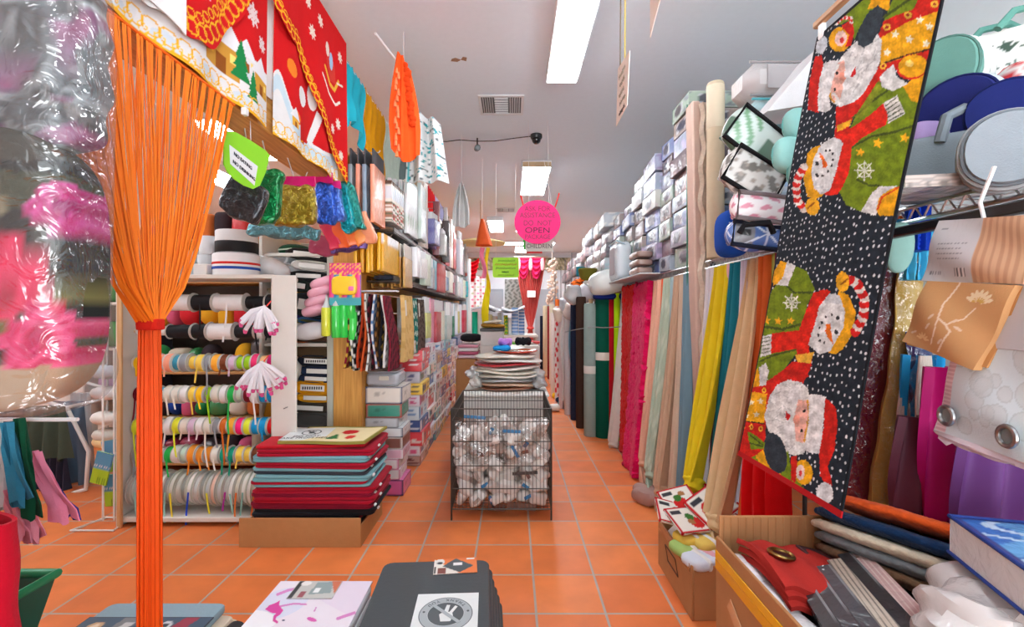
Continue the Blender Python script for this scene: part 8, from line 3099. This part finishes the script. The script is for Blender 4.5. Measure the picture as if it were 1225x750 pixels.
one('paper_sleeve', 'dark printed paper sleeve wrapped around the blue grey door mat', 'sleeve', G().sheet(lambda u, v: np.stack([-1.665 + .49 * u, 1.2 + .645 * v, 0 * u + zc + .004], 1), 80, 90, .004, paint=sleeve), mat('print_paper'))
one('rolled_mat', 'black rolled strip beside the blue grey mats', 'mat', G().tube([(-1.13, 1.2, .05), (-1.09, 1.86, .05)], .045, 16), mat('foam', (34, 34, 36)))

# ================================================================ cardboard boxes by the hanging fabrics
CARD = mat('card', (176, 126, 84))


def open_box(x0, x1, y0, y1, z1, label, extra=None):
    t = thing('cardboard_box', label, 'box', ((x0 + x1) / 2, (y0 + y1) / 2, 0))
    w = .009
    G().box(x0, x0 + w, y0, y1, 0, z1, .003).build('side_panel', CARD, t)
    G().box(x1 - w, x1, y0, y1, 0, z1, .003).build('side_panel', CARD, t)
    G().box(x0 + w, x1 - w, y0, y0 + w, 0, z1, .003).build('front_panel', CARD, t)
    G().box(x0 + w, x1 - w, y1 - w, y1, 0, z1 + (extra or 0), .003).build('back_panel', CARD, t)
    G().box(x0 + w, x1 - w, y0 + w, y1 - w, 0, w, .002).build('bottom', CARD, t)
    return t


t = open_box(.768, 1.16, 2.0, 2.46, .235, 'low cardboard box of potholders beside the yellow fabric')
G().tube([(.766, 2.34, .16), (.766, 2.2, .16), (.766, 2.16, .1), (.766, 2.3, .1)], .003, 5, closed=True).build('printed_mark', mat('paper', (96, 64, 44)), t)
G().box(.764, .767, 2.02, 2.44, .2, .236, .001).build('tape', mat('gloss', (160, 110, 70)), t)
one('cloth_filling', 'white towels filling the low potholder box', 'towels', G().rbox((.964, 2.23, .13), (.36, .43, .22), .05), mat('cloth', (226, 222, 216)))


def pot_paint(seed):
    r = random.Random(seed)

    def f(u, v, fc):
        cv = Canvas(u, v, (226, 222, 214))
        cv.ell(r.uniform(.3, .7), r.uniform(.3, .7), .2, .22, (196, 40, 40))
        cv.ell(r.uniform(.3, .7), r.uniform(.3, .7), .12, .14, (60, 110, 50))
        cv.ell(r.uniform(.3, .7), r.uniform(.3, .7), .1, .1, (160, 110, 70))
        cv.rect(.1, .4, .7, .85, (60, 60, 66))
        cv.put((u < .06) | (u > .94) | (v < .06) | (v > .94), (186, 30, 36))
        return cv.c
    return f


for k, (px, py, d, w, ax, ay, rz, lab) in enumerate(((812, 598, 2.38, .17, 26, -8, 10, 'white potholder with red edge, highest of the potholders'), (852, 604, 2.28, .2, 34, -14, 28, 'potholder with red edge and green print beside the highest one'), (866, 600, 2.36, .18, 30, 8, -14, 'potholder with red edge behind the green print one'),
                                                     (806, 614, 2.3, .17, 22, 12, -8, 'white mitten-like potholder on the left pile edge'), (824, 622, 2.24, .18, 18, 6, 14, 'white potholder in the middle of the potholder box'), (872, 628, 2.2, .16, 20, -10, 40, 'small printed potholder tucked by the big box corner'))):
    a = P(px, py, d)
    lab = lab.replace('on the left pile edge', 'at the aisle edge of the box')
    one('potholder', lab, 'potholder', G().pack(a, (w, w * .9, .014), rot('X', ax) @ rot('Y', ay) @ rot_z(rz), pot_paint(k), nu=26, nv=26, bulge=.002), mat('print_cloth'), 'potholders in the low box')
for k, (px, py, d, cc, nm) in enumerate(((826, 643, 2.2, (222, 186, 80), 'yellow'), (846, 648, 2.16, (226, 196, 100), 'pale yellow'), (822, 655, 2.16, (160, 190, 110), 'green'), (852, 664, 2.1, (226, 170, 180), 'pink'), (838, 670, 2.06, (206, 214, 226), 'pale blue'))):
    a = P(px, py, d)
    t = thing('folded_towel', nm + ' folded towel in the near half of the potholder box', 'towel', a)
    G().sq(a, (.15, .13, .05), .6, .6, rot_z(20), 20, 10).build('towel', mat('cloth', cc), t)
    G().sq(a, (.03, .137, .054), .5, .5, rot_z(20), 14, 8).build('paper_band', mat('paper', (220, 220, 216)), t)

t = open_box(.62, 1.3, .72, 1.425, .64, 'large open cardboard box with yellow tape full of curtain packs and rugs', .062)
G().box(.616, .6195, .72, 1.42, .575, .6, .001).build('yellow_tape', mat('gloss', (236, 176, 20)), t)
G().box(.616, .619, .72, 1.42, .545, .574, .001).build('yellow_tape', mat('gloss', (222, 160, 24)), t)
G().rbox((.617, 1.12, .36), (.003, .5, .04), .001, rot('X', 32)).build('clear_tape', mat('gloss', (206, 160, 120)), t)
g = G()
for k in range(28):
    g.tube([(.64 + .0226 * k, 1.4155, .1), (.64 + .0226 * k, 1.4155, .7)], .0028, 4)
g.build('corrugation', CARD, t)
one('box_filling', 'grey paper packing low in the large cardboard box', 'packing', G().rbox((.96, 1.07, .27), (.64, .66, .5), .04), mat('paper', (96, 90, 86)))
# red grommet curtain
t = thing('folded_curtain', 'red folded curtain with brass grommet on top of the large cardboard box', 'curtain', (.76, 1.26, .6))


def rc(u, v):
    return np.stack([.66 + u * .26, 1.13 + v * .24 + .03 * u, .655 - .05 * u + .02 * np.sin(v * 3) + .006 * np.sin(u * 16 + v * 3)], 1)


for k in range(3):
    G().sheet(lambda u, v, k=k: rc(u, v) - np.array([[0, .012 * k, .017 * k]]), 24, 16, .014).build('layer', mat('cloth', (168, 44, 38)), t)
gc = Vector((.725, 1.26, .668))
G().tube([gc + Vector((.03 * math.cos(a), .024 * math.sin(a), -.006 * math.cos(a))) for a in [i * math.pi / 12 for i in range(24)]], .006, 8, closed=True).build('grommet', mat('metal', (150, 120, 70)), t)
G().rbox(gc - Vector((0, 0, .002)), (.05, .04, .003), .001, rot('Y', 10)).build('grommet_hole', mat('cloth', (60, 22, 20)), t)
for k in range(2):
    one('sample_card', '%s brown and white fabric sample card beside the red curtain' % ('upper', 'lower')[k], 'card', G().rbox((.885 + .03 * k, 1.34 - .05 * k, .625 - .012 * k), (.12, .05, .006), .001, rot('Y', 14)), mat('paper', ((70, 34, 38), (84, 44, 46))[k]))
one('curtain_pack', 'grey patterned clear curtain pack between red curtain and rugs', 'curtain pack', G().pack((.9, 1.17, .6), (.14, .3, .02), rot('Y', 16) @ rot_z(28), lambda u, v, f: np.where((np.sin(u * 60) * np.sin(v * 90) > .5)[:, None], np.array([[96, 94, 96]]), np.array([[150, 150, 152]])).astype(float), nu=30, nv=50), mat('print_wrap'))
for k in range(3):
    one('wrapped_linen', 'white wrapped linen beside the yellow taped side, %s from the back panel' % ORD[k], 'linen', G().sq((.655 + .012 * k, 1.3 - .11 * k, .59 - .012 * k), (.06, .16, .07), .7, .6, rot_z(8), 18, 10), mat('wrap', (222, 222, 224)))
for k in range(6):
    x = .69 + .042 * k
    cc = ((38, 40, 44), (44, 46, 52), (56, 60, 66), (188, 176, 160), (40, 42, 46), (206, 170, 166))[k]
    nm = ('black', 'charcoal', 'dark grey', 'cream printed', 'black glossy', 'pink printed')[k]

    def pk(u, v, f, cc=cc, k=k):
        c = np.tile(np.array(cc, float), (len(u), 1))
        if k in (3, 5):
            c[(np.sin(v * 50 + u * 20) > .6)] = (110, 104, 98) if k == 3 else (226, 206, 200)
        else:
            c[(u > .8) & (v > .6)] = (120, 124, 128)
        return c
    one('packet', '%s packet standing on edge in the large box, %s from the yellow tape side' % (nm, ORD[k]), 'packet', G().pack((x + .02, .98 + .02 * k, .56 + .006 * k), (.034, .46, .15), rot_z(-14) @ rot('Y', -16), pk, nu=20, nv=10), mat('print_wrap'), 'packets standing in the large box')
RC = [((112, 84, 62), 'brown'), ((118, 124, 128), 'grey'), ((212, 200, 176), 'cream'), ((20, 48, 84), 'navy'), ((226, 92, 36), 'orange')]
for k, (cc, nm) in enumerate(RC):
    cx_, cy_ = 1.1 - .01 * (k == 2) + .012 * (k == 4) * 3, 1.25 + (.02 if k == 4 else 0)
    Rr = Matrix.Rotation(math.radians(-24), 3, Vector((.528, -.85, 0))) @ rot_z(-58)
    G_ = G().sq((cx_, cy_, .585 + .036 * k), (.5 - (.04 if k == 4 else 0), .34, .042), .7, .75, Rr, 130, 26, fn=lambda q: q + Vector((.004 * noise.noise(q * 90), .004 * noise.noise(q * 90 + X), .004 * noise.noise(q * 80 + Y))))
    one('fluffy_rug', '%s fluffy folded bath rug, %s up in the rug pile on the large box' % (nm, ORD[k]), 'rug', G_, mat('fur', cc), 'fluffy bath rugs on the large box')
for k, (x, y, z_, s) in enumerate(((.93, .92, .68, .2), (1.03, .85, .695, .24), (1.0, .99, .68, .18))):
    one('plastic_bag', 'crumpled clear bag under the blue and white boxed set, %s of three' % ORD[k], 'bag', G().sq((x, y, z_), (s, s, .17), .8, .8, rot_z(30 * k), 24, 14, fn=lambda q: q * (1 + .12 * math.sin(q.x * 60 + q.z * 70 + q.y * 30))), mat('wrap', (206, 200, 198)))
one('rolled_fabric', 'navy printed roll lying before the rug pile', 'roll', G().tube([(.86, 1.1, .6), (1.0, .86, .6)], .028, 14), mat('wrap', (46, 46, 76)))
c = Vector((1.045, .87, .825))


def sky_print(u, v, f):
    cv = Canvas(u, v, (222, 224, 226))
    if f == 'z+':
        cv.put(u > -1, (30, 110, 190))
        cv.put(np.sin(u * 9 + 3 * np.sin(v * 6)) > .2, (90, 160, 214))
        cv.put(np.sin(u * 14 + 5 * np.sin(v * 9)) > .75, (196, 220, 236))
        cv.put((u < .06) | (u > .94) | (v < .04) | (v > .96), (40, 60, 130))
    return cv.c


t = thing('boxed_bedding', 'blue and white boxed bedding set lying on the bags at the box corner', 'bedding box', c)
R = rot_z(-15) @ rot('X', 2)
G().pack(c, (.24, .27, .08), R, sky_print, nu=40, nv=40, bulge=.003).build('box', mat('print_wrap'), t)
for sz in (-1, 1):
    G().tube([c + R @ Vector((a * .121, b * .136, sz * .04)) for a, b in ((-1, -1), (1, -1), (1, 1), (-1, 1))], .004, 6, closed=True).build('piping', mat('cloth', (50, 70, 140)), t)
